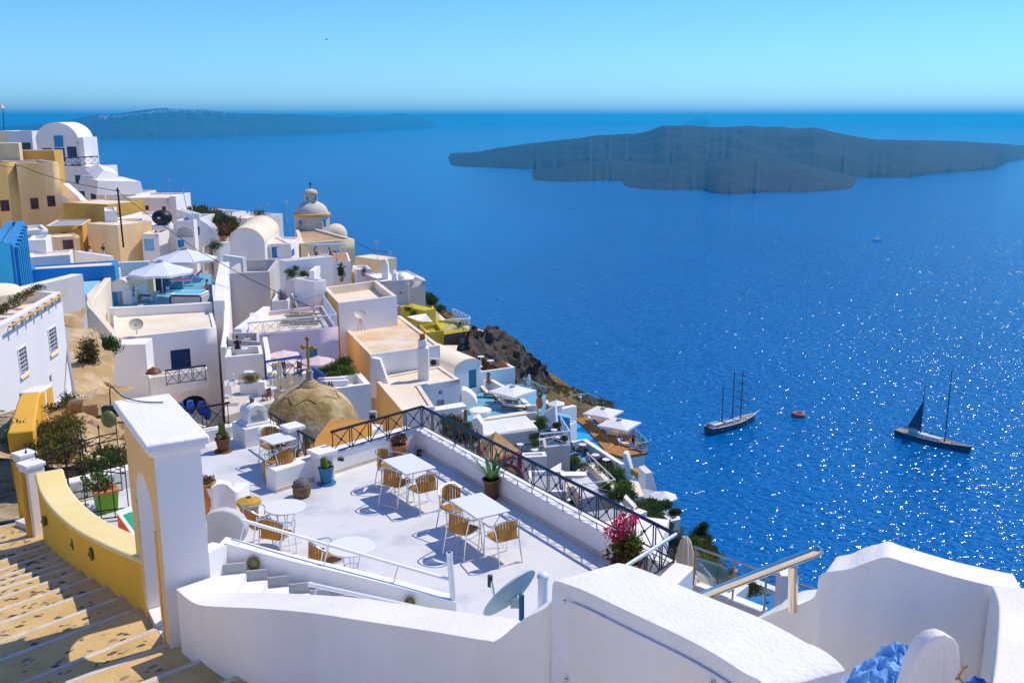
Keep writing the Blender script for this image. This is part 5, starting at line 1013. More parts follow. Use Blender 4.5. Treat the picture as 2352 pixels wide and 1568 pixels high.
q = at(Z3(1690, 960), 65); t = thing('parasol', 'small brown straw parasol on the balcony below the blue door', 'parasol', (q.x, q.y, q.z-1)); m = MB(); m.lathe([(.55, .7), (.4, .95), (0, 1.15)], 16); part(t, 'canopy', m, 'brownpot', True); m = MB(); m.cyl((0, 0, -.5), (0, 0, 1.2), .03, n=6); part(t, 'pole', m, 'whitemetal', True)
t = thing('satellite_dish', 'cream satellite dish on the roof of the house with the blue door', 'dish', at(Z3(1500, 560), 68)); c = at(Z3(1500, 475), 68); dish(t, c, V((.25, -.75, .6)).normalized(), .5, 'dishcream', lnb=False, pole=(at(Z3(1510, 580), 68.3), c), pm='dishgrey')
m = MB(); ribbon(m, smooth([at(p, Y) for p, Y in ((Z2(1262, 690), 82), (Z2(1150, 800), 78), (Z2(1020, 960), 73), (Z2(945, 1080), 69.5), (Z2(1030, 1195), 67.6), (Z2(1130, 1310), 66.8), (Z2(1262, 1470), 66.2))]), -14, .5, 1); solo('garden_wall', m, 'sunlitcream', 'curving sunlit wall sweeping down beside the rooftop with the dish', 'wall', bev=.08)
# --- hot tub terrace
zt = at(Z2(1700, 1110), 78).z; q = [g(p, zt) for p in pl(Z2, (1215, 1150), (2335, 1090), (2330, 760), (1300, 800))]
m = MB(); m.prism(ccw([(p.x, p.y) for p in q]), zt-6, zt); solo('terrace', m, 'deckblue', 'blue floored sun terrace with the hot tub', 'terrace')
m = MB(); ribbon(m, [at(Z2(1205, 1138), 75), at(Z2(1860, 1105), 76.5), at(Z2(2340, 1075), 77.5)], zt-5, .4, 1); solo('terrace_parapet', m, 'white', 'white parapet in front of the hot tub terrace', 'wall', bev=.05)
A, B = at(Z2(1215, 975), 78), at(Z2(1440, 960), 78.6); vault('small white hut with a rounded roof and an open door beside the hot tub terrace', A, B, zt-1, at(Z2(1300, 940), 78).z, .75, (.3, 3, 0), ops=[O(Z2, 1240, 955, 1355, 1130, 'd', 'pavegrey')])
house('cream flat roof behind the small rounded hut', pl(Z2, (1290, 870), (1500, 850), (1500, 785), (1285, 795)), 83, h=4, par=(.1, .2))
hb('white wall with a stepped top behind the hot tub terrace', Z2(1265, 640), 93, Z2(1640, 605), 94, Z2(0, 800)[1], .6, par=(0, 0), roof='white', name='wall', cat='wall')
c = at(Z2(2090, 950), 79); c.z = zt; t = thing('hot_tub', 'white hot tub full of turquoise water on the sun terrace', 'hot tub', c, -.05); m = MB(); frame_ = [(-1.35, -1), (1.35, -1), (1.35, 1), (-1.35, 1)]
m.box((0, 0, .42), (2.7, 2.0, .84)); part(t, 'tub', m, 'greywall', True, bev=.15); m = MB(); pad(m, 2.7, 2.0, .85, .95, .3); part(t, 'rim', m, 'white', True, bev=.04); m = MB(); pad(m, 2.35, 1.65, .94, .955, .3); part(t, 'water', m, 'tubwater', True); m = MB(); m.tube([(-1.3, -1.02, 0), (-1.3, -1.04, .7), (-1.1, -1.05, .82), (1.1, -1.05, .82), (1.3, -1.04, .7), (1.3, -1.02, 0)], .06); part(t, 'frame', m, 'bluedoor', True)
def umbrella(label, top, R_, n, hgt, mt='canvas', rise=.28, rot=0, val=.16, group=None, base=True, vent=True, square=False):
    top = V(top); t = thing('umbrella', label, 'umbrella', (top.x, top.y, top.z-hgt), rot, group)
    rim = [V((R_*math.cos(2*math.pi*(k+.5)/n), R_*math.sin(2*math.pi*(k+.5)/n), hgt-R_*rise)) for k in range(n)]; ap = V((0, 0, hgt)); sag = []
    m = MB()
    for k in range(n):
        a, b = rim[k], rim[(k+1) % n]; mid = (a+b)/2; mid = mid*.97+V((0, 0, mid.z*.03+.04*R_*.2)); am, bm_ = ap.lerp(a, .5)+V((0, 0, -.02*R_)), ap.lerp(b, .5)+V((0, 0, -.02*R_))
        m.add([ap, am, bm_, a, mid, b], [(0, 1, 2), (1, 3, 4), (1, 4, 2), (2, 4, 5)])
    cn = part(t, 'canopy', m, mt, True, sharp=12)
    if val:
        m = MB()
        for k in range(n):
            a, b = rim[k], rim[(k+1) % n]; mid = (a+b)/2; mid = mid*.97+V((0, 0, mid.z*.03+.04*R_*.2)); dn = V((0, 0, -val)); m.add([a, mid, b, b+dn, mid+dn, a+dn], [(0, 1, 4, 5), (1, 2, 3, 4)])
        part(cn, 'valance', m, mt, True, sharp=12)
    for k in range(n): m = MB(); m.cyl(V((0, 0, hgt-.08)), rim[k]+V((0, 0, -.03)), .014*max(1, R_/2), n=5); part(t, 'rib', m, 'whitemetal', True)
    m = MB(); m.cyl((0, 0, .02), (0, 0, hgt+.05), .035, n=8); part(t, 'pole', m, 'whitemetal', True)
    if vent: m = MB(); m.lathe([(R_*.13, hgt-.01), (R_*.12, hgt+.05), (.02, hgt+.12), (0, hgt+.13)], 10); part(t, 'vent_cap', m, 'pavegrey' if mt == 'canvas' else mt, True)
    if base: m = MB(); m.lathe([(.32, 0), (.30, .08), (.06, .10), (.05, .3)], 14); part(t, 'base', m, 'pavegrey', True)
    return t
umbrella('large white parasol over the hot tub terrace', at(Z2(1765, 612), 80.5), 2.7, 8, 2.9+.0, rise=.36, rot=.2, val=.2); umbrella('large white parasol behind the one over the hot tub terrace', at(Z2(2030, 475), 91), 3.0, 8, 3, rise=.34, rot=.1, val=.2)
def lounger(label, p, rz, wood='woodbrown', fab='cushion', sc=1, group=None, first=[None, None]):
    t = thing('sun_lounger', label, 'sun lounger', p, rz, group, sc)
    m = MB(); m.box((0, .95, .30), (.66, 1.5, .05)); m.box((.3, .85, .27), (.05, 1.9, .08)); m.box((-.3, .85, .27), (.05, 1.9, .08)); part(t, 'frame', m, wood, True)
    m = MB(); m.box((0, -.12, .52), (.66, .75, .05), rx=-.75); part(t, 'backrest_frame', m, wood, True)
    for x in (-.29, .29):
        for y in (0, 1.6): m = MB(); m.box((x, y, .13), (.05, .07, .27)); part(t, 'leg', m, wood, True)
    m = MB(); m.box((0, .95, .36), (.58, 1.45, .07)); m.box((0, -.10, .59), (.58, .72, .07), rx=-.75); part(t, 'cushion', m, fab, True, bev=.02)
    return t
lounger('blue sun lounger beside the white parasol pole on the hot tub terrace', at(Z2(1700, 1040), 79.5)+V((0, 0, -.1)), 1.2, 'whitemetal', 'towelblue'); lounger('blue striped sun lounger behind the hot tub', at(Z2(2190, 815), 88), 1.9, 'whitemetal', 'towelblue'); lounger('white sun lounger with a red towel behind the hot tub', at(Z2(2110, 860), 85), 1.7, 'whitemetal', 'towelred')
def potplant(label, p, r, h, mt='leafbright', pm='white', n=260, sz=.12, name='potted_plant', group=None):
    r *= .55; h *= .55; sz *= .7; t = thing(name, label, 'plant', p, group=group); m = MB(); m.lathe([(r*.6, 0), (r*.8, r*1.0), (r*.9, r*1.05), (r*.85, r*1.15), (r*.7, r*1.1)], 14); part(t, 'pot', m, pm, True)
    m = MB(); m.leaves((0, 0, r*1.1+h*.5), (r*1.1, r*1.1, h*.55), n, sz, shell=.05); part(t, 'foliage', m, mt, True, sharp=0, weld=False)
    m = MB(); m.cyl((0, 0, r), (0, 0, r+h*.7), .03, .015, n=5); part(t, 'stem', m, 'bark', True)
potplant('tall yellow-green plant in a square white pot on the hot tub terrace', at(Z2(1550, 1110), 76.8)-V((0, 0, .2)), .42, 2.3, 'leafbright', n=420); potplant('leafy plant behind the parasol pole on the hot tub terrace', at(Z2(1850, 930), 82), .35, 1.7, 'leaf', n=320); potplant('sparse plant beside the rounded hut door', at(Z2(1470, 1010), 79), .3, 1.3, 'leaf', 'terracotta', n=200)
for k, (x, y, Y, mt) in enumerate(((1640, 920, 83, 'cream'), (1750, 880, 84, 'bluedoor'), (1900, 850, 86, 'deckblue'), (1570, 870, 85, 'woodgrey'))): m = MB(); c = at(Z2(x, y), Y); m.box((c.x, c.y, zt+.8), (1.1 if k != 2 else 2.0, .5, 1.6)); t = thing('cabinet', ('cream cupboard', 'dark blue cupboard', 'pale blue counter', 'grey wooden bench')[k]+' under the white parasols', 'cabinet', (c.x, c.y, zt)); part(t, 'body', m, mt, bev=.05); m = MB(); m.box((c.x, c.y, zt+1.62), (1.3 if k != 2 else 2.2, .65, .06)); part(t, 'top', m, 'white')
# --- B4 and neighbours
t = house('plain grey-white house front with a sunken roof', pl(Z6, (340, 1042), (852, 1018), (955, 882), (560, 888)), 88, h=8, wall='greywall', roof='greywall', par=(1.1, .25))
m = MB(); ribbon(m, [at(Z6(300, 912), 89), at(Z6(255, 1120), 82), at(Z6(235, 1340), 76.5)], -18, .9, 1); solo('garden_wall', m, 'white', 'broad sunlit wall running down beside the hot tub terrace', 'wall', bev=.06)
m = MB(); ribbon(m, [at(Z6(335, 1045), 85.5), at(Z6(350, 1200), 80), at(Z7(345, 520), 74), at(Z7(310, 720), 68)], -18, .45, 1); solo('garden_wall', m, 'white', 'long white wall between the plain house front and the railed roof', 'wall', bev=.06)
hb('white house wing with pale blue doors beside the plain house front', Z6(958, 885), 89.5, Z6(1030, 930), 88.5, Z6(0, 1250)[1], 5, par=(.1, .2))
house('narrow white terrace house with a yellow patio floor', pl(Z6, (880, 1340), (1055, 1335), (1190, 1175), (985, 1180)), 84, h=5, par=(.9, .15), roof='deckorange')
house('white planted terrace with many flower pots', pl(Z6, (1030, 1110), (1285, 1105), (1330, 1020), (1030, 1010)), 88, h=6, par=(.15, .2))
for k, (x, y, mt) in enumerate(((1070, 1030, 'leaf'), (1110, 1060, 'leafolive'), (1230, 1050, 'leaf'), (1260, 1075, 'leafyellow'), (1140, 985, 'leafolive'), (1355, 1065, 'leafolive'))): shrub(at(Z6(x, y), 88.5+k*.2), .8, 500, .16, mt, CN[mt]+' pot plant on the planted white terrace', 'pot plants on the planted terrace', False, 'pot_plant', 'plant')
hb('slim white stair tower beside the planted terrace', Z6(1290, 1010), 87, Z6(1345, 1040), 87, Z6(0, 1400)[1], 3, par=(0, 0), roof='white')
hb('white wall with steps beside the cream upper house', Z6(1345, 1130), 85, Z6(1480, 1110), 86, Z6(0, 1400)[1], 3, par=(.3, .2))
m = MB(); m.lathe([(.5, 0), (.55, .3), (.35, .5)], 10); q = at(Z6(1420, 1100), 86)
# vaulted white house
A, B = at(Z6(412, 690), 106), at(Z6(800, 712), 104); zs = at(Z6(800, 712), 104).z; top = at(Z6(600, 545), 105).z
vault('white house with a big sunlit barrel vault', A, B, at(Z6(600, 890), 105).z, zs, top-zs, (-1.5, 13, 0), over=.2)
hb('white house wing with bright blue folding doors', Z6(860, 715), 106, Z6(1090, 708), 107, Z6(0, 890)[1], 6, ops=[O(Z6, 880, 742, 1068, 862, 'd', 'bluewall')], par=(.2, .2))
hb('blue-white corner wall beside the folding doors', Z6(1090, 715), 106.5, Z6(1190, 620), 113, Z6(0, 890)[1], 4, ops=[O(Z6, 1095, 770, 1130, 850, 'd', 'bluewall')], par=(.2, .2))
hb('low white patio wall in front of the vaulted house', Z6(340, 835), 97, Z6(560, 880), 95, Z6(0, 1000)[1], .4, par=(0, 0), roof='white', name='wall', cat='wall')
hb('white courtyard wall left of the vaulted house', Z6(300, 705), 102, Z6(410, 715), 103, Z6(0, 850)[1], .5, par=(0, 0), roof='white', name='wall', cat='wall')
shrub(at(Z6(250, 740), 99), 1.5, 900, .2, 'leaf', 'round dark green bush beside the courtyard wall', None)
for x, y, Y, r, mt in ((130, 420, 122, 3.0, 'leafolive'), (200, 480, 120, 3.2, 'leafolive'), (320, 520, 117, 3.0, 'leaf'), (420, 540, 116, 2.8, 'leafolive'), (330, 600, 114, 2.2, 'leafrust'), (80, 380, 124, 2.4, 'leafolive')): shrub(at(Z6(x, y), Y), r, 2200, .4, mt, CN[mt]+' wind-bent bush on the ridge behind the white houses', 'ridge bushes')
potplant('orange pot with an upright plant on the ridge terrace', at(Z6(335, 680), 106), .8, 2.2, 'leafolive', 'terracotta', 300, .3)
# ridge terrace with loungers
zr = at(Z6(500, 470), 124).z; q = [g(p, zr) for p in pl(Z6, (215, 455), (740, 470), (680, 400), (230, 400))]
t = hb('white ridge terrace with a curved front wall', Z6(210, 400), 124, Z6(600, 375), 130, Z6(0, 480)[1], 6, par=(.5, .3), roof='paleblue', name='terrace', cat='terrace'); hb('tan low roof above the ridge terrace', Z6(175, 372), 134, Z6(500, 332), 138, Z6(0, 400)[1], 5, 'white', 'rooftan', (0, 0))
hb('white terrace wall with a row of white chairs', Z6(600, 432), 126, Z6(1000, 420), 132, Z6(0, 500)[1], 5, par=(.3, .3), name='terrace', cat='terrace')
def farchair(mt='whitemetal', name='chair'):
    m = MB(); m.box((0, 0, .45), (.46, .46, .05)); m.box((0, -.22, .72), (.46, .05, .5))
    for x in (-.2, .2):
        for y in (-.2, .2): m.box((x, y, .22), (.05, .05, .45))
    return m.mesh(name, mt)
def scatter(mesh, name, spots, label, cat, group, sc=1):
    sc *= .68
    for (p, rz) in spots: o = bpy.data.objects.new(name, mesh); COL.objects.link(o); o.location = p; o.rotation_euler = (0, 0, rz); o.scale = (sc,)*3; props(o, label, cat, group)
CHW = farchair('whitemetal'); CHB = farchair('bluepaint'); CHR = farchair('woodbrown')
scatter(CHW, 'chair', [(at(Z6(620+k*48, 395+k*10), 128-k*.5), 1.5) for k in range(8)], 'white chair in the row on the ridge terrace', 'chair', 'white chairs on the ridge terrace', .9)
shrub(at(Z6(730, 378), 127), 1.6, 500, .25, 'leaf', 'clipped green bush at the end of the ridge terrace', None)
# --- cream house and church
z_ = at(Z6(1790, 660), 116).z
t = house('cream house with a white railed balcony below the church', pl(Z6, (1195, 708), (1790, 660), (1250, 512), (1135, 530)), z=z_, h=7.5, wall='cream', roof='rooftan', par=(.25, .4), left='cream', ops=[O(Z6, 1560, 785, 1618, 868, 'w', 'teal')])
t = hb('white balcony block of the cream house', Z6(1285, 915), 106, Z6(1750, 905), 107, Z6(0, 1130)[1], 7, 'white', 'deckorange', (.05, .2))
railing('iron_railing', 'pale blue patterned balcony railing on the cream house', [at(Z6(1292, 912), 105.8), at(Z6(1700, 902), 106.7)], 1.9, 1.0, 'railwhite', .05, dbl=.1)
m = MB(); q = at(Z6(1440, 805), 112); m.tube([(q.x+.95*math.cos(a), q.y-.1, q.z+.95*math.sin(a)) for a in [k*math.pi/12 for k in range(25)]], .12); solo('wreath', m, 'bark', 'round brown wreath on the cream house wall', 'wreath')
scatter(CHR, 'chair', [(at(Z6(1380, 880), 108), .5), (at(Z6(1530, 872), 108.5), 2)], 'dark chair on the balcony of the cream house', 'chair', 'chairs on the cream house balcony', 1.3)
hb('cream side wall with sloping top right of the cream house', Z6(1800, 850), 114, Z6(2080, 900), 111, Z6(0, 1150)[1], 2.5, 'cream', 'sunlitcream', (0, 0), name='wall', cat='wall')
hb('white patio block with a potted plant right of the cream house', Z6(1815, 995), 106, Z6(1975, 985), 106.5, Z6(0, 1150)[1], 3, par=(.3, .2)); potplant('terracotta pot plant on the patio right of the cream house', at(Z6(1895, 1070), 105.4), .5, 1.2, 'leaf', 'terracotta', 200, .2)
hb('cream terrace strip below the cream house', Z6(1750, 1020), 108, Z6(1815, 1030), 108, Z6(0, 1150)[1], 3, 'cream', par=(0, 0)); potplant('tall dark palm-like plant in front of the white balcony block', at(Z6(1650, 1130), 103), .5, 3.0, 'leaf', 'terracotta', 300, .4)
cc = at(Z6(1325, 520), 129); t = thing('church', 'domed church with a small lantern tower above the sea', 'church', cc-V((0, 0, 3)))
px2m = 129*1.02/2205*.20833; rd = 192*px2m; zd = at(Z6(1325, 395), 129).z; zt_ = at(Z6(1325, 255), 129).z
m = MB(); m.lathe([(rd, -6), (rd, zd-cc.z)], 8, cc); part(t, 'drum', m, 'deckstone', sharp=30); m = MB(); m.lathe([(rd*1.0, zd-cc.z-.1), (rd*1.05, zd-cc.z), (rd*1.05, zd-cc.z+.25), (rd*.95, zd-cc.z+.3)], 32, cc); part(t, 'cornice', m, 'ochredark')
hd = zt_-zd; rl = 72*px2m; m = MB(); m.lathe([(rd*.93*math.cos(a), zd-cc.z+.2+(hd*1.02)*math.sin(a)) for a in [k*math.pi/2/10 for k in range(11)]], 32, cc); part(t, 'dome', m, 'deckstone')
zl = at(Z6(1312, 165), 129).z; m = MB(); m.lathe([(rl, zt_-cc.z-.6), (rl, zl-cc.z)], 8, cc); part(t, 'lantern', m, 'deckstone', sharp=30); m = MB(); m.lathe([(rl*1.1, zl-cc.z), (rl*1.1, zl-cc.z+.2)], 16, cc); part(t, 'lantern_cornice', m, 'ochredark')
zt2 = at(Z6(1312, 104), 129).z; m = MB(); m.lathe([(rl*math.cos(a), zl-cc.z+.2+(zt2-zl-.2)*math.sin(a)) for a in [k*math.pi/2/8 for k in range(9)]], 20, cc); part(t, 'lantern_dome', m, 'deckstone'); m = MB(); q = V((cc.x, cc.y, zt2)); m.box(q+V((0, 0, .45)), (.1, .1, .9)); m.box(q+V((0, 0, .6)), (.5, .1, .1)); part(t, 'cross', m, 'iron')
for fn, x0, y0, x1, y1, r_ in ((Z6, 1448, 450, 1475, 525, rd), (Z6, 1262, 192, 1280, 230, rl), (Z6, 1356, 190, 1372, 232, rl), (Z6, 1175, 460, 1205, 500, rd)):
    a, b = at(fn(x0, y0), 129-r_*.90), at(fn(x1, y1), 129-r_*.90); m = MB(); m.box(((a.x+b.x)/2, a.y+.25, (a.z+b.z)/2), (abs(b.x-a.x), .7, abs(a.z-b.z))); part(t, 'window', m, 'teal')
m = MB(); q = at(Z6(1590, 610), 131); m.lathe([(1.5, -3)]+[(1.5*math.cos(a), 1.5*math.sin(a)) for a in [k*math.pi/2/8 for k in range(9)]], 20, q); part(t, 'apse', m, 'sunlitcream')
# --- white house with white terrace right of cream upper house
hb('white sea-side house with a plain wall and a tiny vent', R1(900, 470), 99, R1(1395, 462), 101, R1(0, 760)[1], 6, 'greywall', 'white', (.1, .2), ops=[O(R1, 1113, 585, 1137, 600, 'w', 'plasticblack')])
A, B = at(R1(915, 330), 101), at(R1(985, 330), 101); vault('slim white belfry-like chimney with a rounded head', A, B, at(R1(950, 480), 101).z, A.z, .9, (0, 1, 0), name='chimney', cat='chimney', n=8)
m = MB(); q = [at(p, 100) for p in pl(R1, (1240, 470), (1285, 410), (1395, 462))]; m.poly(*q); m.poly(*[p+V((0, .5, 0)) for p in q]); [m.poly(q[i], q[(i+1) % 3], q[(i+1) % 3]+V((0, .5, 0)), q[i]+V((0, .5, 0))) for i in range(3)]; solo('fin_wall', m, 'white', 'white wedge-shaped wall on the corner of the sea-side house', 'wall')
for x, y in ((1050, 330), (1122, 360), (1160, 410), (1205, 440)): t = thing('post', 'white pointed terrace post on the sea-side house', 'post', at(R1(x, 480), 100.5), group='white posts on the sea-side terrace'); q = at(R1(x, y), 100.5); m = MB(); m.lathe([(.28, -3), (.28, -.5), (.36, -.45), (.1, -.1), (.0, 0)], 10, q); part(t, 'shaft', m, 'white')
for x, y in ((1420, 630), (1440, 670), (1465, 700), (1550, 790)): shrub(at(R1(x, y), 103), 1.3, 700, .25, 'leaf', 'green bush clinging to the cliff edge beside the sea-side house', 'cliff bushes')
# ---------------------------------------------------------------- the middle of the village
# cream stepped house going down towards the sea
house('cream upper house with a sunken flat roof and an ochre side wall', pl(R1, (440, 706), (1083, 628), (858, 455), (272, 532)), 80, h=6, roof='sunlitcream', par=(.75, .35), left='ochrewall')
t = thing('satellite_dish', 'cream satellite dish on a tripod below the sunken cream roof', 'dish', at(R1(690, 960), 79)); c = at(R1(675, 835), 79); dish(t, c, V((.30, -.62, .72)).normalized(), .5, 'dishcream', lnb=False)
for dx in (-.3, 0, .3): bar(t, 'tripod_leg', c-V((0, 0, .2)), at(R1(690, 965), 79)+V((dx, .3*dx, -.4)), .02, 'terracotta', 6)
z_ = at(R1(790, 1275), 72).z
t = house('cream middle house with a stained flat roof', pl(R1, (790, 1276), (1557, 1170), (1120, 842), (468, 945)), z=z_, h=5.5, roof='roofstain', par=(.12, .3), left='ochrewall')
a = at(R1(1372, 1200), 71.5); m = MB(); m.box((a.x, a.y-.12, a.z-1.9), (.85, .4, 3.9)); part(t, 'chimney_breast', m, 'white', bev=.05); m = MB(); m.box((a.x-.05, a.y+.1, a.z+.3), (.62, .62, .7)); part(t, 'chimney', m, 'white', bev=.05)
m = MB(); [m.box((a.x-.05, a.y+.1, a.z+.70+.11*k), (.42 if k % 2 == 0 else .36, .38, .10)) for k in range(4)]; part(t, 'chimney_pot', m, 'terracotta')
zl = at(R2(830, 590), 71.5).z
sr = z_-zl
for k in range(9):
    u = k/8; q0, q1 = at(R2(800-u*5, 318+u*265), 72.2-.9*u), at(R2(905+85*u, 308+u*265), 71.6-.9*u); m = MB(); zc = z_-.2-(sr-.25)*u; m.prism(ccw([(q0.x, q0.y+.3), (q0.x, q0.y-.35), (q1.x, q1.y-.35), (q1.x, q1.y+.3)]), zc-1.5, zc); part(t, 'stair_step', m, 'white', bev=.03)
q = at(R2(1498, 415), 70.2); ac = thing('air_conditioner', 'beige air conditioner with a round fan on the white wall', 'air conditioner', q); m = MB(); m.box(q, (.66, .3, .58)); part(ac, 'case', m, 'cushion', bev=.03); m = MB(); m.cyl(q+V((-.08, -.15, 0)), q+V((-.08, -.165, 0)), .22, n=20); part(ac, 'fan', m, 'plasticblack')
house('cream lower house with an L-shaped flat roof', pl(R2, (1145, 957), (1495, 905), (1345, 678), (1775, 602), (1557, 456), (830, 590)), z=zl, h=7, roof='sunlitcream', par=(.12, .3), left='ochrewall', ops=[O(R2, 1540, 722, 1590, 780, 'w', 'white'), O(R2, 1522, 830, 1605, 925, 'd', 'pavegrey')])
house('white portico with pillars in front of the cream lower house', pl(R2, (1508, 950), (1855, 900), (1800, 855), (1500, 905)), 63.5, h=.5, par=(0, 0), roof='coping', name='portico', cat='portico')
p0 = at(R2(1508, 950), 63.5)
for x in (1515, 1830): q = at(R2(x, 960), 63.6); m = MB(); m.box((q.x, q.y+.2, q.z-1.6), (.4, .4, 3.2)); solo('pillar', m, 'white', 'white square pillar under the portico', 'pillar', 'portico pillars', bev=.02)
# pink house with railed roof
z_ = at(Z7(610, 597), 71).z
house('pale pink house with a railed flat roof', pl(Z7, (612, 597), (1612, 502), (1452, 262), (640, 345)), z=z_, h=6.5, wall='pinkwall', roof='sunlitcream', par=(.35, .25), ops=[O(Z7, 1258, 742, 1382, 850, 'w', 'teal', 0, 'teal')])
q = [g(p, z_) for p in pl(Z7, (620, 590), (1600, 495), (1450, 268), (645, 340))]
railing('iron_railing', 'pale blue crossed railing round the roof of the pink house', [q[0], q[1], q[2]], .95, 1.1, 'railwhite', .028, dbl=.12); railing('iron_railing', 'pale blue crossed railing behind the roof of the pink house', [at(Z7(1090, 330), 83.5), at(Z7(1450, 262), 83.5)], 1.0, 1.1, 'railwhite', .025, dbl=.12)
t = thing('timber_pile', 'pile of weathered planks on the roof of the pink house', 'timber', g(Z7(1200, 430), z_-.3))
for k in range(11): c = g(Z7(1200+random.uniform(-40, 60), 360+k*12), z_-.3+.05*(k % 3)); m = MB(); m.box(c+V((0, 0, .12)), (random.uniform(2.2, 3.2), .2, .1), rz=.12+random.uniform(-.1, .1)); part(t, 'plank', m, 'woodgrey')
m = MB(); c = g(Z7(1170, 360), z_-.3); m.box(c+V((0, 0, .5)), (.16, 3.2, .1), rz=.35, rx=.25); part(t, 'beam', m, 'woodgrey')
zp = at(Z7(1300, 1000), 67).z
q = [g(p, zp) for p in pl(Z7, (830, 1050), (1700, 1010), (1640, 870), (830, 850))]; m = MB(); m.prism(ccw([(p.x, p.y) for p in q]), zp-7, zp); solo('terrace', m, 'deckstone', 'stone paved terrace with pink parasols below the pink house', 'terrace')
umbrella('pale pink parasol beside the folded cream ones', at(Z7(1010, 752), 69), 1.2, 8, 2.0, 'canvaspink', rise=.30, val=.16, vent=False, rot=.3); umbrella('pale pink parasol nearest the green climbing hedge', at(Z7(1385, 815), 67.5), 1.3, 8, 2.0, 'canvaspink', rise=.32, val=.16, vent=False)
def folded(label, top, h, r=.32, mt='canvascream', name='umbrella'):
    top = V(top); t = thing(name, label, 'umbrella', (top.x, top.y, top.z-h)); P = []
    for j in range(15):
        u = j/14; rr = r*(.16+.9*u**.55*(1-.25*u)) if u < .62 else r*(.86+.14*math.cos((u-.62)*8)); z = h-u*h*.78
        P.append([V((rr*(1+.16*math.sin(a*8+u*2))*math.cos(a), rr*(1+.16*math.sin(a*8+u*2))*math.sin(a), z)) for a in [k*2*math.pi/48 for k in range(49)]])
    m = MB(); m.grid(P); m.poly(*P[0][:-1]); part(t, 'canopy', m, mt, True, sharp=0); m = MB(); m.cyl((0, 0, 0), (0, 0, h), .04, n=8); part(t, 'pole', m, 'woodgrey', True); m = MB(); m.lathe([(.3, 0), (.28, .08), (.05, .1)], 12); part(t, 'base', m, 'pavegrey', True)
    return t
folded('tall folded cream parasol left of the dome cross', at(Z7(960, 875), 58), 1.95, .23); folded('shorter folded cream parasol beside the dome cross', at(Z7(1072, 1000), 58.5), 1.3, .18)
for k, (x, y, Y, r) in enumerate(((1420, 1010, 62, 1.0), (1520, 1000, 62, 1.1), (1620, 970, 62.5, 1.3), (1650, 920, 63, 1.4), (1720, 1000, 61.5, 1.2), (1350, 1030, 61, .9), (1560, 1050, 61, 1.0))): shrub(at(Z7(x, y), Y), r, 1500, .17, 'leaf' if k % 2 else 'leafbright', ('dark' if k % 2 else 'bright')+' green climbing hedge plant below the pink parasols', 'hedge plants below the pink parasols', False, 'hedge_plant', 'hedge')
for k, (x, y) in enumerate(((870, 1045), (1000, 1035), (1210, 1020))): shrub(at(Z7(x, y), 62), .7, 400, .14, 'leaf', 'small green hedge plant behind the blue railing', 'small hedge plants behind the blue railing', False, 'hedge_plant', 'hedge')
railing('iron_railing', 'bright blue crossed railing behind the folded cream parasols', [at(Z7(820, 1165), 59.5), at(Z7(1225, 1100), 60)], 1.7, 1.0, 'bluepaint', .035, dbl=.1, low=.6); t = thing('pier', 'white pier beside the bright blue railing', 'pier', at(Z7(1275, 1140), 59.5)); q = at(Z7(1275, 1012), 59.5); m = MB(); m.box((q.x, q.y, q.z-1.4), (.55, .55, 2.8)); part(t, 'shaft', m, 'white', bev=.03); m = MB(); m.box((q.x, q.y, q.z+.04), (.64, .64, .1)); part(t, 'cap', m, 'coping')
railing('iron_railing', 'bright blue picket stair railing beside the white block', [at(Z7(1330, 1110), 59), at(Z7(1460, 1190), 57)], 1.0, .5, 'bluepaint', .03, pickets=.22)
t = house('white block with a blue-shaded wall behind the ochre dome', pl(Z7, (1475, 1192), (1968, 1125), (1860, 1005), (1420, 1075)), 57.5, h=7, wall='white', roof='sunlitcream', par=(.5, .35))
for k, (x, y) in enumerate(((1540, 1085), (1570, 1120))): q = at(Z7(x, y), 59+k*-.6); m = MB(); m.box((q.x, q.y, q.z), (1.7, .3, .4), rz=.2); solo('bench', m, 'white', 'white masonry bench behind the ochre dome', 'bench', 'masonry benches', bev=.05)
m = MB()
for k in range(9): a = at(Z7(1440+k*14, 1150-k*2), 57.6); m.cyl(a+V((0, 0, -.1)), a+V((random.uniform(-.15, .15), random.uniform(-.1, .1), .25)), .05, .012, n=6)
solo('aloe', m, 'leafrust', 'red-orange aloe growing beside the blue stair railing', 'plant')
q = at(Z7(1995, 1480), 54); ac = thing('air_conditioner', 'grey air conditioner at the foot of the ochre wall', 'air conditioner', q); m = MB(); m.box(q, (.42, .42, .6)); part(ac, 'case', m, 'pavegrey', bev=.02); m = MB(); m.cyl(q+V((0, -.215, 0)), q+V((0, -.222, 0)), .16, n=16); part(ac, 'fan', m, 'plasticblack')
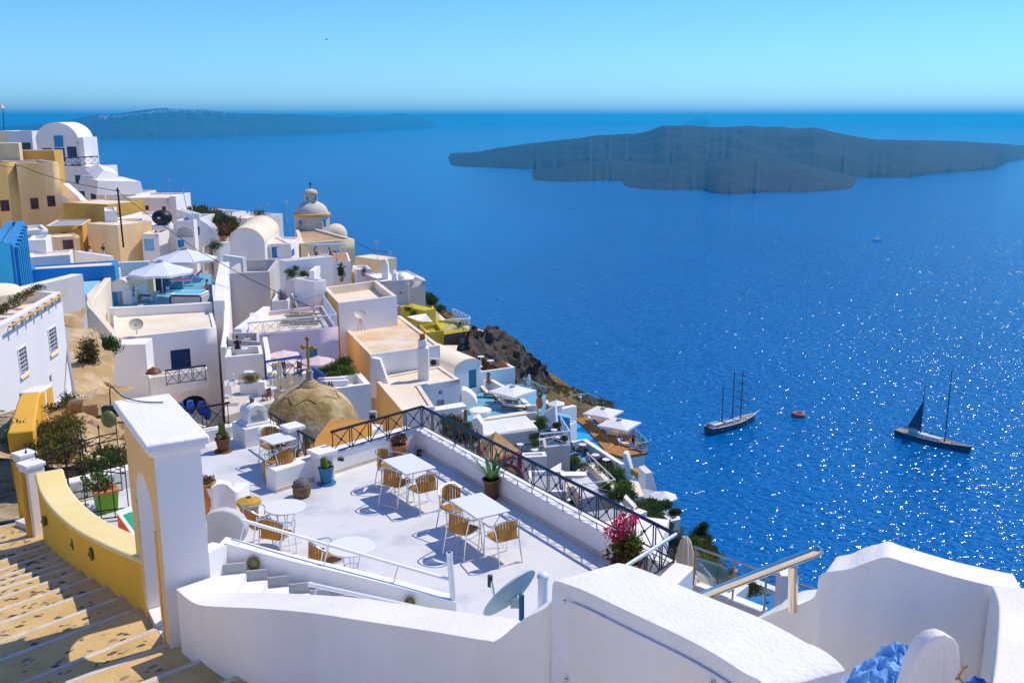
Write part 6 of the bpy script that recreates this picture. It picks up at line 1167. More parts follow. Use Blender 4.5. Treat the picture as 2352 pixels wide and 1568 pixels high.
# patios between
zq = at(Z7(560, 1200), 58).z; q = [g(p, zq) for p in pl(Z7, (365, 1480), (900, 1330), (840, 1060), (355, 1090))]; m = MB(); m.prism(ccw([(p.x, p.y) for p in q]), zq-6, zq); solo('terrace', m, 'deckstone', 'stone tiled patio with white tables behind the oven', 'terrace')
for i in range(8):
    for j in range(5):
        c = q[0].lerp(q[1], (i+.5)/8).lerp(q[3].lerp(q[2], (i+.5)/8), (j+.5)/5); e = bpy.data.objects['terrace.003'] if 'terrace.003' in bpy.data.objects else None
house('white patio block with a shaded front wall', pl(Z7, (360, 832), (785, 795), (760, 700), (400, 720)), 64, h=5, par=(.5, .25), roof='deckstone'); house('pale upper patio with a small round table', pl(Z7, (405, 640), (745, 665), (740, 560), (410, 560)), 69, h=4, par=(.6, .2), roof='deckstone', wall='greywall')
m = MB(); ribbon(m, [at(Z7(775, 610), 69), at(Z7(800, 760), 65), at(Z7(825, 1000), 60.5)], zq-2, .35, 1); solo('garden_wall', m, 'white', 'slim white wall between the patios and the pink parasols', 'wall', bev=.04)
hb('white slanted slab roof beside the long white wall', Z7(460, 520), 72, Z7(545, 520), 72, Z7(0, 640)[1], 9, par=(0, 0), roof='coping')
t = thing('planter', 'white planter with a clipped yellow-green bush on the patio', 'planter', at(Z7(640, 1280), 57)); q = at(Z7(640, 1120), 57.3); m = MB(); m.box((q.x, q.y+.2, q.z-1.0), (1.3, .6, 2.0), rz=.1); part(t, 'box', m, 'white', bev=.04); m = MB(); m.leaves((q.x, q.y+.2, q.z+.25), (.78, .4, .36), 1800, .08, shell=.1); part(t, 'bush', m, 'leafyellow', sharp=0, weld=False)
q = at(Z7(770, 1110), 57); m = MB(); m.box((q.x, q.y, q.z-.9), (.45, .45, 2.0)); solo('pier', m, 'white', 'square white pier beside the yellow-green bush', 'pier', bev=.03)
def btable(label, p, r=.4, h=.75, mt='tabletop', group=None, sc=1):
    r *= .45; t = thing('bistro_table', label, 'table', p, group=group, sc=sc); m = MB(); m.disc((0, 0, h-.03), r, .04, 22); part(t, 'tabletop', m, mt, True); m = MB(); m.cyl((0, 0, 0), (0, 0, h), .035, n=7); part(t, 'stem', m, 'whitemetal', True); m = MB(); m.lathe([(.18, 0), (.15, .03), (.03, .05)], 12); part(t, 'foot', m, 'whitemetal', True); return t
for k, (x, y, Y, r, lb) in enumerate(((625, 990, 60, .75, 'white round table behind the yellow-green bush'), (870, 1170, 57, .8, 'white round table beside the ochre dome'), (580, 735, 66.5, .6, 'small white round table where a person sits'), (605, 625, 71, .6, 'small white round table on the upper patio'))): btable(lb, at(Z7(x, y), Y)-V((0, 0, .75)), r)
scatter(CHW, 'chair', [(at(Z7(395, 1190), 56.5)-V((0, 0, .6)), .3), (at(Z7(430, 1075), 59)-V((0, 0, .5)), 2)], 'white chair on the stone tiled patio', 'chair', 'white chairs on the tiled patio', 1.3); scatter(CHR, 'chair', [(at(Z7(1000, 920), 66.5)-V((0, 0, .5)), .3), (at(Z7(1160, 930), 66.5)-V((0, 0, .5)), 2.6), (at(Z7(820, 1220), 56)-V((0, 0, .5)), 1.2)], 'brown wooden chair among the parasols behind the dome', 'chair', 'brown chairs behind the dome', 1.2)
q = at(Z7(440, 1310), 55); m = MB(); m.box((q.x, q.y, zq+.02), (.75, .55, .03), rz=.1); solo('doormat', m, 'deckgrey', 'dark grey mat on the tiled patio', 'mat')
# ochre dome
dc = V((-10.95, 50, at((703, 992), 50).z)); rd = 2.62; t = thing('dome', 'weathered ochre church dome crowned by a carved cross', 'dome', dc-V((0, 0, 3)))
m = MB(); P = []
for i in range(25):
    th = i/24*math.pi/2; P.append([dc+V((rd*math.cos(th)*math.cos(a), rd*math.cos(th)*math.sin(a), rd*1.03*math.sin(th)))+V((.02*NZ.noise(V((a*3, th*6, 1))),)*3) for a in [k*2*math.pi/64 for k in range(65)]])
m.grid([[p-V((0, 0, 4)) for p in P[0]]]+P); part(t, 'shell', m, 'domerock')
for k in range(8):
    a0 = k*math.pi/4-.30+math.pi/8; rim = []
    for s_ in range(15):
        u = s_/14*2-1; th = R(57-7*u*u+ (3 if abs(u) < .12 else 0)); a = a0+u*.31; rim.append(dc+V((rd*1.005*math.cos(th)*math.cos(a), rd*1.005*math.cos(th)*math.sin(a), rd*1.035*math.sin(th))))
    m = MB(); m.tube(rim, .035, 6); part(t, 'scallop_moulding', m, 'domerock')
zt_ = dc.z+rd*1.03
for k, (r_, z0) in enumerate(((.62, -.16), (.52, -.06), (.42, .04), (.31, .14))): m = MB(); m.lathe([(r_, 0), (r_+.03, .04), (r_, .1), (.0, .11)], 28, (dc.x, dc.y, zt_+z0)); part(t, 'tier', m, 'domerock')
m = MB(); m.lathe([(.2, .2), (.17, .5), (.15, .75), (.17, .78), (.12, .82)], 14, (dc.x, dc.y, zt_)); part(t, 'pedestal', m, 'mushstem')
cr = thing('cross', 'carved golden wooden cross on top of the ochre dome', 'cross', (dc.x, dc.y, zt_+.8)); zc = zt_+.8; m = MB(); m.box((dc.x, dc.y, zc+.85), (.13, .1, 1.7)); part(cr, 'upright', m, 'crosswood', bev=.02); m = MB(); m.box((dc.x, dc.y, zc+1.25), (.62, .1, .12), rz=-.35); part(cr, 'arm', m, 'crosswood', bev=.02)
for p in ((.3, 1.25), (-.3, 1.25), (0, 1.75)):
    for d in ((.07, 0), (-.07, 0), (0, .07), (0, -.07)): m = MB(); m.ball((dc.x+math.cos(-.35)*(p[0]+d[0]), dc.y+math.sin(-.35)*p[0], zc+p[1]+d[1]), .07, 10, 8); part(cr, 'trefoil', m, 'crosswood')
hb('orange flat roof patch beside the dome foot', R3(1790, 700), 40, R3(1990, 560), 44, R3(0, 800)[1], 2, 'orangewall', 'deckorange', (0, 0)); hb('white block with an air unit behind the black railing', R2(800, 1180), 44, R2(930, 1150), 45, R2(0, 1300)[1], 2, par=(0, 0), roof='white')
# blue-white vaulted house and orange terrace
A, B = at(R2(1715, 470), 82), at(R2(2008, 425), 84); zs = at(R2(2008, 435), 84).z; zb = at(R2(1900, 735), 83).z
vault('blue-tinted white house with a small barrel vault and teal door', A, B, zb-3, zs, at(R2(1880, 390), 83).z-zs, (-4.2, 6.5, 0), ops=[O(R2, 1875, 498, 1960, 705, 'd', 'teal')])
zo = at(R2(2010, 520), 86).z; q = [g(p, zo) for p in pl(R2, (1990, 525), (2400, 468), (2250, 430), (1880, 330))]
house('white terrace house with an orange floor above the lounger terrace', [R2(2008, 522), R6(740, 2), R2(2010, 270), R2(1700, 300)], 86, h=8, par=(.8, .25), roof='deckorange')
umb = None
for k, (x, y) in enumerate(((2010, 352), (2115, 397))): btable('small white table on the orange terrace', at(R2(x, y), 89)-V((0, 0, 1.0)), .75, 1.0, group='white tables on the orange terrace')
scatter(CHR, 'director_chair', [(at(R2(2105, 480), 88)-V((0, 0, .5)), .4), (at(R2(2020, 420), 90)-V((0, 0, .5)), 2.4), (at(R2(1975, 380), 91)-V((0, 0, .5)), 1.2)], 'brown folding chair on the orange terrace', 'chair', 'brown chairs on the orange terrace', 1.35)
folded('folded rust-brown parasol on the orange terrace', at(R2(1905, 240), 91), 1.5, .26, 'terracotta'); t = thing('planter', 'terracotta planter box on the corner of the orange terrace', 'planter', at(R2(2250, 450), 89)); q = at(R2(2250, 440), 89); m = MB(); m.box(q, (.8, .45, .45), rz=-.5); part(t, 'box', m, 'terracotta', bev=.04); m = MB(); m.leaves(q+V((0, 0, .32)), (.42, .25, .2), 400, .08); part(t, 'foliage', m, 'leafbright', sharp=0, weld=False)
umbrella('cream canvas awning behind the vaulted roof', at(R2(1635, 240), 90), 1.4, 4, 1.6, 'canvascream', rise=.1, val=0, vent=False)
# lime yellow house
house('lime yellow terrace house with stepped walls', pl(R1, (1410, 1030), (1600, 1010), (1540, 930), (1330, 950)), 92, h=7, wall='limewall', roof='deckstone', par=(.5, .2)); house('upper lime yellow terrace with tables', pl(R1, (1180, 800), (1500, 775), (1480, 728), (1100, 745)), 99, h=5, wall='limewall', roof='deckstone', par=(.5, .2))
hb('lime yellow corner wall beside the upper terrace', R1(1390, 790), 96, R1(1510, 770), 97, R1(0, 920)[1], 4, 'limewall', 'limewall', (0, 0)); house('lime yellow terrace edged with a white railing', pl(R1, (1600, 1045), (1900, 1010), (1760, 900), (1500, 890)), 94, h=1, wall='limewall', roof='deckstone', par=(.3, .3))
t = hb('dark volcanic stone house front with a pale blue door', R1(1605, 1055), 93, R1(1895, 1020), 95, R1(0, 1240)[1], 5, 'stonewall', 'limewall', (0, 0), ops=[O(R1, 1782, 1085, 1832, 1215, 'd', 'paleblue')])
m = MB()
for k in range(150):
    p = R1(random.uniform(1612, 1890), random.uniform(1060, 1210))
    if 1775 < (p[0]-686)/.20833 < 1840: continue
    A_, B_ = at(R1(1605, 1055), 93), at(R1(1895, 1020), 95); h_ = hit(p, A_, B_); d_ = (B_-A_).to_2d().normalized(); s_ = random.uniform(.16, .3); inst(t, 'stone', bl[0] if False else peb[k % 3], MX.Translation(V((A_.x+d_.x*h_[0], A_.y+d_.y*h_[0]-.03, h_[1]))) @ MX.Diagonal((s_*1.3, .12, s_, 1)))
railing('iron_railing', 'white railing on the lime yellow sea terrace', [at(R1(1610, 1000), 93.5), at(R1(1890, 985), 95.5), at(R1(1880, 960), 97), at(R1(1700, 870), 101)], 1.0, 1.2, 'railwhite', .03, dbl=0)
def sail(label, pts, mt='canvas'):
    c = sum(pts, V())/len(pts); P = []; n = 8; m = MB(); a, b, d = pts[:3]; e = pts[3] if len(pts) > 3 else pts[2]
    for i in range(n+1):
        for_ = []
        for j in range(n+1): u, v = i/n, j/n; q = a.lerp(b, u).lerp(e.lerp(d, u), v); for_.append(q-V((0, 0, .35*math.sin(math.pi*u)*math.sin(math.pi*v))))
        P.append(for_)
    m.grid(P); return solo('shade_sail', m, mt, label, 'shade sail', sharp=0)
sail('white triangular shade sail over the lime yellow terrace', [at(R1(1190, 855), 92), at(R1(1400, 820), 95), at(R1(1480, 915), 91), at(R1(1300, 890), 90)]); sail('white shade sail behind the cream upper house', [at(R1(1085, 712), 100), at(R1(1240, 728), 101), at(R1(1250, 740), 99), at(R1(1090, 738), 98)])
shrub(at(R1(1230, 770), 98), 1.0, 400, .2, 'leafolive', 'low shrub along the upper lime yellow terrace', None); shrub(at(R1(1780, 955), 96), .9, 500, .18, 'leafolive', 'round shrub on the lime yellow sea terrace', None); shrub(at(R1(1270, 830), 95), .9, 400, .18, 'leaf', 'small shrub beside the white triangular sail', None)
# ---------------------------------------------------------------- hotel terraces stepping down to the sea
def slab(name, label, px, z, h, mt, cat='terrace', kind=None):
    m = MB(); m.prism(ccw([(g(p, z).x, g(p, z).y) for p in px]), z-h, z); return solo(name, m, mt, label, cat, kind=kind)
def fin(name, label, px, Y, th, mt='white', cat='wall', bev=.04):
    q = [at(p, Y) if not hasattr(Y, '__len__') else at(p, Y[i]) for i, p in enumerate(px)]; m = MB(); m.poly(*q); m.poly(*[p+V(th) for p in q]); n = len(q)
    for i in range(n): m.poly(q[i], q[(i+1) % n], q[(i+1) % n]+V(th), q[i]+V(th))
    return solo(name, m, mt, label, cat, bev=bev)
zl = at(R6(600, 400), 80).z
slab('terrace', 'blue floored sun terrace with brown wooden loungers', pl(R6, (225, 600), (990, 500), (1080, 310), (830, 190), (420, 180), (150, 290)), zl, 6, 'deckblue')
m = MB(); a, b = g(R6(330, 590), zl+.7), g(R6(985, 490), zl+.7); ribbon(m, [a, b], zl-6, .7, 1); solo('terrace_parapet', m, 'sunlitcream', 'cream topped parapet between the loungers and the white pergola', 'wall', bev=.06)
m = MB(); q = [g(R6(x, y), zl+.9) for x, y in ((410, 150), (470, 145), (590, 215))]; ribbon(m, q, zl-1, .4, 1); solo('terrace_parapet', m, 'white', 'white wall behind the loungers next to the teal door', 'wall', bev=.05)
fin('fin_wall', 'rounded white buttress wall beside the lounger terrace', pl(R6, (150, 250), (200, 258), (250, 290), (300, 345), (318, 400), (318, 418), (150, 440)), 77, (0, 1.2, 0))
for k, (x, y, lb) in enumerate(((455, 325, 'brown wooden lounger nearest the teal door'), (575, 385, 'brown wooden lounger between two others under the square parasol'), (655, 465, 'brown wooden lounger with a blue towel beside the pergola parapet'))): p = g(R6(x-40, y), zl); lounger(lb, p, -1.85, sc=1.15)
umbrella('square white parasol over the brown loungers', at(R6(712, 208), 79.5), 2.1, 4, 2.0, rot=.85, rise=.20, val=.2); umbrella('small round white parasol with a fringe beside the pergola', at(R6(358, 442), 74.5), .92, 10, 1.7, 'canvas', rise=.22, val=.2, vent=False)
umbrella('small white parasol tucked behind the amphora', at(R6(1000, 335), 84), 1.05, 6, 1.6, rise=.4, val=0, vent=False); umbrella('small pointed white parasol behind the carved screen', at(R6(1195, 362), 83), .85, 6, 1.6, rise=.42, val=.05, vent=False)
folded('slim folded white parasol at the cliff edge', at(R6(893, 75), 86), 1.35, .2, 'canvas')
def amphora(label, p, h, mt='terracotta', plant='leafolive'):
    h *= .34; t = thing('amphora', label, 'amphora', p); m = MB(); m.lathe([(.12*h, 0), (.2*h, .12*h), (.3*h, .45*h), (.27*h, .75*h), (.16*h, .93*h), (.19*h, h), (.14*h, h)], 20); part(t, 'body', m, mt, True); m = MB(); m.leaves((0, 0, 1.2*h), (.25*h, .25*h, .3*h), 260, .13*h); part(t, 'plant', m, plant, True, sharp=0, weld=False)
amphora('tall terracotta amphora with a plant above the carved screen', at(R6(1010, 455), 76), 3.1); amphora('terracotta amphora with a plant on the wall by the teal door', at(R6(447, 188), 84), 2.1)
m = MB(); q = [at(R6(x, y), Y) for x, y, Y in ((775, 335, 82), (865, 430, 78), (1000, 415, 77.5))]; ribbon(m, q, zl, .5, 1); solo('garden_wall', m, 'white', 'white L-shaped planter wall beside the square parasol', 'wall', bev=.05)
railing('iron_railing', 'teal railing along the cliff edge behind the loungers', [at(R6(830, 235), 86), at(R6(1080, 345), 83.5)], 1.0, 1.2, 'railteal', .03, dbl=0)
fin('carved_screen', 'white screen wall with a carved leaf pattern', pl(R6, (1178, 420), (1192, 640), (1070, 660), (1010, 560), (1060, 500)), 74.5, (.2, .6, 0))
# pergola café
zp = at(R6(400, 740), 67).z; rf = pl(R6, (405, 742), (985, 667), (852, 535), (352, 600)); q = [g(p, zp) for p in rf]
t = thing('pergola', 'white slatted pergola roof over the café terrace', 'pergola', (q[0].x, q[0].y, zp-2.7)); mid0, mid1 = q[0].lerp(q[1], .42), q[3].lerp(q[2], .42); m = MB(); m.prism(ccw([(p.x, p.y) for p in (q[0], mid0, mid1, q[3])]), zp-.12, zp); part(t, 'roof_panel', m, 'canvas', bev=.02)
for k in range(15): u = .42+.58*(k+.5)/15; a, b = q[0].lerp(q[1], u), q[3].lerp(q[2], u); m = MB(); d = (b-a).normalized(); nn = V((-d.y, d.x, 0))*.085; m.prism(ccw([tuple((a+nn).to_2d()), tuple((a-nn).to_2d()), tuple((b-nn).to_2d()), tuple((b+nn).to_2d())]), zp-.06, zp+.02); part(t, 'slat', m, 'white')
for a, b in ((q[0], q[1]), (q[3], q[2])): bar(t, 'beam', a-V((0, 0, .12)), b-V((0, 0, .12)), .1, 'white', 6)
for p in (q[0].lerp(q[1], .05), q[1].lerp(q[0], .03)): bar(t, 'column', V((p.x, p.y, zp-2.9)), V((p.x, p.y, zp-.1)), .12, 'white', 8)
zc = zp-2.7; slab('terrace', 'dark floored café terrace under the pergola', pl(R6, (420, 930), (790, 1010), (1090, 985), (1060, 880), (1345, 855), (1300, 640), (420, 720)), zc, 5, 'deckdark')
hb('white back wall of the pergola café', R6(390, 690), 71.5, R6(1010, 600), 73, R6(0, 830)[1], 1, par=(0, 0), roof='white', name='wall', cat='wall'); fin('pillar', 'thick white pillar wall at the pergola corner', pl(R6, (265, 575), (320, 555), (385, 645), (388, 810), (270, 770)), 66.5, (.1, 1.0, 0))
house('white café block below the bistro tables', pl(R6, (783, 997), (1090, 980), (1068, 930), (770, 945)), 64, h=7, par=(.25, .25)); house('tall grey-white block under the café railing', pl(R6, (1060, 885), (1347, 858), (1300, 740), (1040, 780)), 66.5, h=12, par=(.1, .2), wall='greywall', roof='deckdark')
railing('iron_railing', 'white pipe railing on the tall café block', [at(R6(1010, 880), 66), at(R6(1340, 850), 66.8), at(R6(1240, 680), 73)], 1.0, 2.2, 'whitemetal', .022, dbl=0)
for k, (x, y, Y, lb) in enumerate(((1170, 690, 71, 'white café table at the corner of the white railing'), (1226, 770, 68.5, 'white café table in the middle of the railed café corner'), (1000, 792, 68, 'white café table beside the potted tree'), (955, 907, 65.5, 'white café table above the café block'), (803, 968, 64.5, 'white café table beside the tan kiosk'), (795, 848, 67.5, 'blue and white café table under the pergola edge'))): btable(lb, V((at(R6(x, y), Y).x, Y, at(R6(x, y), Y).z-.78)), .62 if k else .6, .78)
scatter(CHB, 'chair', [(V((at(R6(x, y), Y).x, Y, zc)), rz) for x, y, Y, rz in ((1110, 730, 70, .4), (1170, 800, 68, 2), (920, 830, 67.5, 1), (960, 960, 65, 3), (780, 770, 69.5, .5), (1030, 820, 68, 4))], 'bright blue café chair on the dark terrace', 'chair', 'blue café chairs', 1.15); scatter(CHW, 'chair', [(V((at(R6(x, y), Y).x, Y, zc)), rz) for x, y, Y, rz in ((840, 900, 66, .4), (850, 950, 65.3, 2), (880, 960, 65, 3), (1090, 790, 68.3, .7))], 'white slatted café chair on the dark terrace', 'chair', 'white café chairs', 1.15)
for x, y, Y, r, mt, lb in ((1030, 590, 71.5, 1.0, 'leafbright', 'leafy potted tree beside the carved screen'), (1010, 660, 71, .9, 'leaf', 'dark bush under the leafy potted tree'), (960, 780, 67.5, .85, 'leaf', 'dark leafy plant by the pergola column'), (970, 850, 66.5, .6, 'leafbright', 'bright leafy plant beside the café tables'), (1200, 650, 72.5, .6, 'leafolive', 'trimmed bush at the café railing corner'), (1290, 790, 67.5, .45, 'leafbright', 'small bright plant inside the café railing')): shrub(at(R6(x, y), Y), r, 1000, .16, mt, lb, None)
for x, y, Y, r, mt in ((30, 620, 40, .9, 'leafolive'), (70, 700, 39, 1.0, 'leaf'), (130, 680, 39, .9, 'leafolive'), (20, 760, 37, .9, 'leafolive'), (190, 760, 38, .8, 'leaf'), (110, 790, 36.5, .9, 'leafolive'), (250, 790, 38, .6, 'leafolive')): shrub(at(R6(x, y), Y), r, 1700, .12, mt, CN[mt]+' tree foliage rising behind the terrace railing', 'trees behind the terrace railing', name='small_tree', cat='tree')
bar(thing('pole', 'slim tan wooden pole beside the trees behind the railing', 'pole', at(R6(195, 850), 41)), 'shaft', at(R6(195, 860), 41), at(R6(195, 465), 41), .09, 'woodgrey', 8)
# tan kiosk
zk = at(R6(790, 920), 60).z; q = [g(p, zk) for p in pl(R6, (430, 1040), (792, 920), (560, 790), (330, 850))]; ap = sum(q, V())/4+V((0, .3, 1.1)); t = thing('kiosk', 'square kiosk with a tan tent roof and red trim', 'kiosk', (ap.x, ap.y, zk-3)); m = MB()
for i in range(4): m.poly(q[i], q[(i+1) % 4], ap)
part(t, 'roof', m, 'tenttan', sharp=10)
for i in range(4): bar(t, 'trim', q[i]-V((0, 0, .12)), q[(i+1) % 4]-V((0, 0, .12)), .14, 'redpaint', 4); bar(t, 'post', q[i]-V((0, 0, 3.2)), q[i]-V((0, 0, .1)), .16, 'redpaint', 6)
m = MB(); m.prism(ccw([tuple(p.to_2d()) for p in q]), zk-3.6, zk-.5); part(t, 'wall', m, 'canvascream'); m = MB(); c = q[0].lerp(q[1], .6)-V((0, .4, 1.7)); m.tube([c+V((1.0*math.cos(a), 0, 1.2*math.sin(a))) for a in [k*math.pi/12 for k in range(25)]], .18); part(t, 'round_sign', m, 'redpaint'); m = MB(); m.cyl(c+V((0, -.05, 0)), c+V((0, .05, 0)), .85, n=24); part(t, 'sign_face', m, 'yellowwall')
sail('white triangular shade sail in front of the tall café block', [at(R6(925, 1245), 52), at(R6(1248, 1050), 60), at(R6(1252, 1380), 50), at(R6(1100, 1340), 48)])
hb('white wall below the shade sail', R6(900, 1370), 46, R6(1310, 1400), 46, R6(0, 1566)[1], 3, par=(.2, .2), roof='pavegrey'); t = btable('beige round garden table beside the shade sail', at(R6(1322, 1290), 50)-V((0, 0, .9)), .85, .9, 'cushion')
# pool
zw = at(R6(1550, 740), 84).z; slab('pool_deck', 'wooden pool deck with white parasols above the sea', pl(R6, (1190, 500), (1425, 425), (1665, 445), (2205, 935), (1925, 985), (1750, 935), (1500, 640), (1400, 575)), zw+.15, .25, 'deckwood')
slab('deck_base', 'white masonry base under the wooden pool deck', pl(R6, (1200, 505), (1425, 432), (1650, 450), (2170, 925), (1925, 970), (1750, 930), (1500, 640), (1400, 580)), zw-.11, 7, 'white', 'wall')
t = thing('swimming_pool', 'long turquoise swimming pool beside the wooden deck', 'pool', g(R6(1600, 780), zw-2)); wq = [g(p, zw) for p in pl(R6, (1385, 578), (1480, 562), (1795, 880), (1745, 925), (1355, 825), (1400, 690))]; m = MB(); m.prism(ccw([tuple(p.to_2d()) for p in wq]), zw-3, zw); part(t, 'water', m, 'poolwater'); m = MB(); ribbon(m, [wq[1]+V((0, 0, .2)), wq[2]+V((0, 0, .2)), wq[3]+V((0, 0, .2))], zw-1, .28, 1); part(t, 'coping', m, 'deckorange')
fin('pool_wall', 'bright turquoise wall beside the swimming pool', pl(R6, (1183, 520), (1268, 545), (1345, 560), (1352, 830), (1290, 760), (1200, 640)), 76, (0, .5, 0), 'poolin'); m = MB(); ribbon(m, [at(R6(1185, 515), 76.2), at(R6(1270, 540), 76.2), at(R6(1345, 555), 76.2)], at(R6(1345, 600), 76).z, .4, 1); solo('garden_wall', m, 'white', 'wavy white coping on the turquoise pool wall', 'wall')
m = MB(); ribbon(m, [at(R6(1180, 475), 82), at(R6(1420, 425), 84)], zw-3, .5, 1); solo('terrace_parapet', m, 'white', 'white parapet at the inland end of the pool deck', 'wall', bev=.05)
hb('turquoise-tinted pool house with a low white roof', R6(1345, 640), 79, R6(1420, 650), 80, R6(0, 900)[1], 3, 'white', 'sunlitcream', (.1, .1))
umbrella('square white pool parasol farther from the standing man', at(R6(1712, 450), 86), 2.0, 4, 1.5, rot=1.0, rise=.2, val=.16); umbrella('square white pool parasol nearest the standing man', at(R6(1890, 575), 83), 2.1, 4, 1.5, rot=1.0, rise=.2, val=.16)
for k, (x, y, mt, lb) in enumerate(((1470, 510, 'canvas', 'white pool lounger at the inland end of the deck'), (1560, 590, 'canvas', 'white pool lounger under the farther square parasol'), (1625, 640, 'towelblue', 'pool lounger with a blue towel under the farther parasol'), (1690, 690, 'canvas', 'white pool lounger between the two square parasols'), (1770, 745, 'cushion', 'beige pool lounger under the nearer parasol'), (1900, 850, 'canvas', 'white pool lounger beside the standing man'), (2040, 900, 'towelblue', 'pool lounger covered by a blue towel at the deck corner'))): lounger(lb, g(R6(x, y), zw+.17), -2.2, 'whitemetal', mt, .62)
btable('small white pool table near the deck edge', g(R6(1910, 790), zw+.15), .55, .8); t = railing('glass_railing', 'teal glass railing along the sea edge of the pool deck', [g(R6(1965, 700), zw+.15), g(R6(2205, 945), zw+.15), g(R6(2130, 955), zw+.15)], 1.0, 1.2, 'railteal', .025, dbl=0, cat='railing')
q0, q1 = g(R6(1965, 700), zw+.15), g(R6(2205, 945), zw+.15); m = MB(); m.poly(q0, q1, q1+V((0, 0, .95)), q0+V((0, 0, .95))); part(t, 'pane', m, 'clearglass', sharp=0); railing('iron_railing', 'teal railing round the inland corner of the pool deck', [g(R6(1300, 435), zw+.15), g(R6(1545, 395), zw+.15), g(R6(1660, 455), zw+.15)], 1.0, 1.0, 'railteal', .025, dbl=0)
q = g(R6(1455, 430), zw); m = MB(); m.lathe([(.15, 0), (.15, .9), (.18, .92), (.18, 1.0), (.05, 1.02)], 14, q); solo('pillar', m, 'white', 'round white pillar in the pool deck railing', 'pillar'); shrub(g(R6(1415, 430), zw+.5), .7, 400, .2, 'leaf', 'small green plant by the white pool pillar', None); potplant('tall potted cactus at the far corner of the pool deck', g(R6(2150, 940), zw-.5), .5, 1.8, 'leafolive', 'terracotta', 260, .2)
hb('white sea wall with a grey door under the pool deck', R6(1928, 965), 79, R6(2135, 920), 82, R6(0, 1260)[1], 4, ops=[O(R6, 1985, 1018, 2078, 1210, 'd', 'pavegrey')], par=(0, 0), roof='white'); fin('stair_wall', 'sloping white stair wall beside the grey door', pl(R6, (1925, 955), (1965, 950), (2040, 1200), (2035, 1245), (1950, 1240)), 77, (.3, .8, 0))
# lower blue terrace
zb_ = at(R6(1600, 980), 75).z; slab('terrace', 'blue floored dining terrace with brown wooden chairs', pl(R6, (1345, 830), (1525, 815), (1945, 1080), (1690, 1130), (1345, 1020)), zb_, 5, 'deckblue')
m = MB(); ribbon(m, [g(R6(x, y), zb_+.9) for x, y in ((1350, 815), (1522, 790), (1945, 1062))], zb_-5, .4, -1); solo('terrace_parapet', m, 'white', 'white parapet round the blue dining terrace', 'wall', bev=.05); house('white wall block in front of the blue dining terrace', [R6(1690, 1118), R6(1945, 1070), R6(1935, 1050), R6(1680, 1095)], 72, h=4, par=(0, 0), roof='white', name='wall', cat='wall')
for k, (x, y, lb) in enumerate(((1482, 850, 'white round table at the inland end of the blue dining terrace'), (1625, 965, 'white round table in the middle of the blue dining terrace'), (1745, 1015, 'white round table at the sea end of the blue dining terrace'))):
    c = g(R6(x, y), zb_+.8); c.z = zb_; btable(lb, c, .75, .8); scatter(CHR, 'chair', [(c+V((math.cos(a)*.6, math.sin(a)*.6, 0)), a+math.pi/2) for a in (.3, 1.9, 3.5, 5.0)], ('brown wooden chair around the inland dining table', 'brown wooden chair around the middle dining table', 'brown wooden chair around the sea-end dining table')[k], 'chair', ('chairs at the inland dining table', 'chairs at the middle dining table', 'chairs at the sea-end dining table')[k], 1.1)
zg = at(R6(1600, 1300), 64).z; slab('terrace', 'white floored balcony with a potted red geranium', pl(R6, (1350, 1250), (1420, 1130), (1530, 1080), (1850, 1390), (1480, 1450)), zg, 1.2, 'marble'); house('white balcony front below the geranium', [R6(1455, 1470), R6(1845, 1410), R6(1835, 1380), R6(1440, 1440)], 61.5, h=1.6, par=(0, 0), roof='white', name='wall', cat='wall')
railing('iron_railing', 'white pipe railing round the geranium balcony', [g(R6(1480, 1440), zg), g(R6(1840, 1390), zg), g(R6(1530, 1080), zg)], 1.0, 2.2, 'whitemetal', .02, dbl=0); m = MB(); ribbon(m, [g(R6(1845, 1370), zg+.5), g(R6(1540, 1075), zg+.5)], zg-2, .5, -1); solo('terrace_parapet', m, 'sunlitcream', 'cream planter wall along the geranium balcony', 'wall', bev=.04)
t = thing('potted_geranium', 'red geranium bush in a terracotta pot on the white balcony', 'plant', g(R6(1490, 1190), zg)); m = MB(); m.lathe([(.14, 0), (.2, .28), (.22, .3), (.2, .34)], 16); part(t, 'pot', m, 'terracotta', True); m = MB(); m.leaves((-.05, 0, .65), (.5, .42, .4), 900, .09); part(t, 'foliage', m, 'leaf', True, sharp=0, weld=False)
for k in range(14): m = MB(); m.leaves((random.uniform(-.35, .35), random.uniform(-.35, .1), random.uniform(.6, .98)), .07, 20, .05); part(t, 'blossom', m, 'petalred', True, sharp=0, weld=False)
m = MB(); q = at(R6(1400, 1180), 63); m.box(q, (1.6, .8, .1)); m.box(q-V((.3, 0, .8)), (.15, .5, 1.6)); solo('side_table', m, 'white', 'white slab table at the corner of the geranium balcony', 'table')
for x, y, Y, r, mt in ((1750, 1150, 66, 1.5, 'leaf'), (1820, 1190, 65, 1.6, 'leafbright'), (1700, 1160, 66.5, 1.1, 'leaf'), (1860, 1260, 64, 1.3, 'leaf'), (1960, 1350, 62, 1.4, 'leafbright'), (1880, 1420, 60.5, 1.2, 'leaf'), (1990, 1420, 60.5, 1.2, 'leaf'), (1385, 1040, 70, .9, 'leafbright'), (1800, 1080, 72, .8, 'leafolive'), (1750, 1330, 63, 1.0, 'leafbright')): shrub(at(R6(x, y), Y), r, 1500, .2, mt, CN[mt]+' bush growing between the hotel terraces', 'bushes between the hotel terraces')
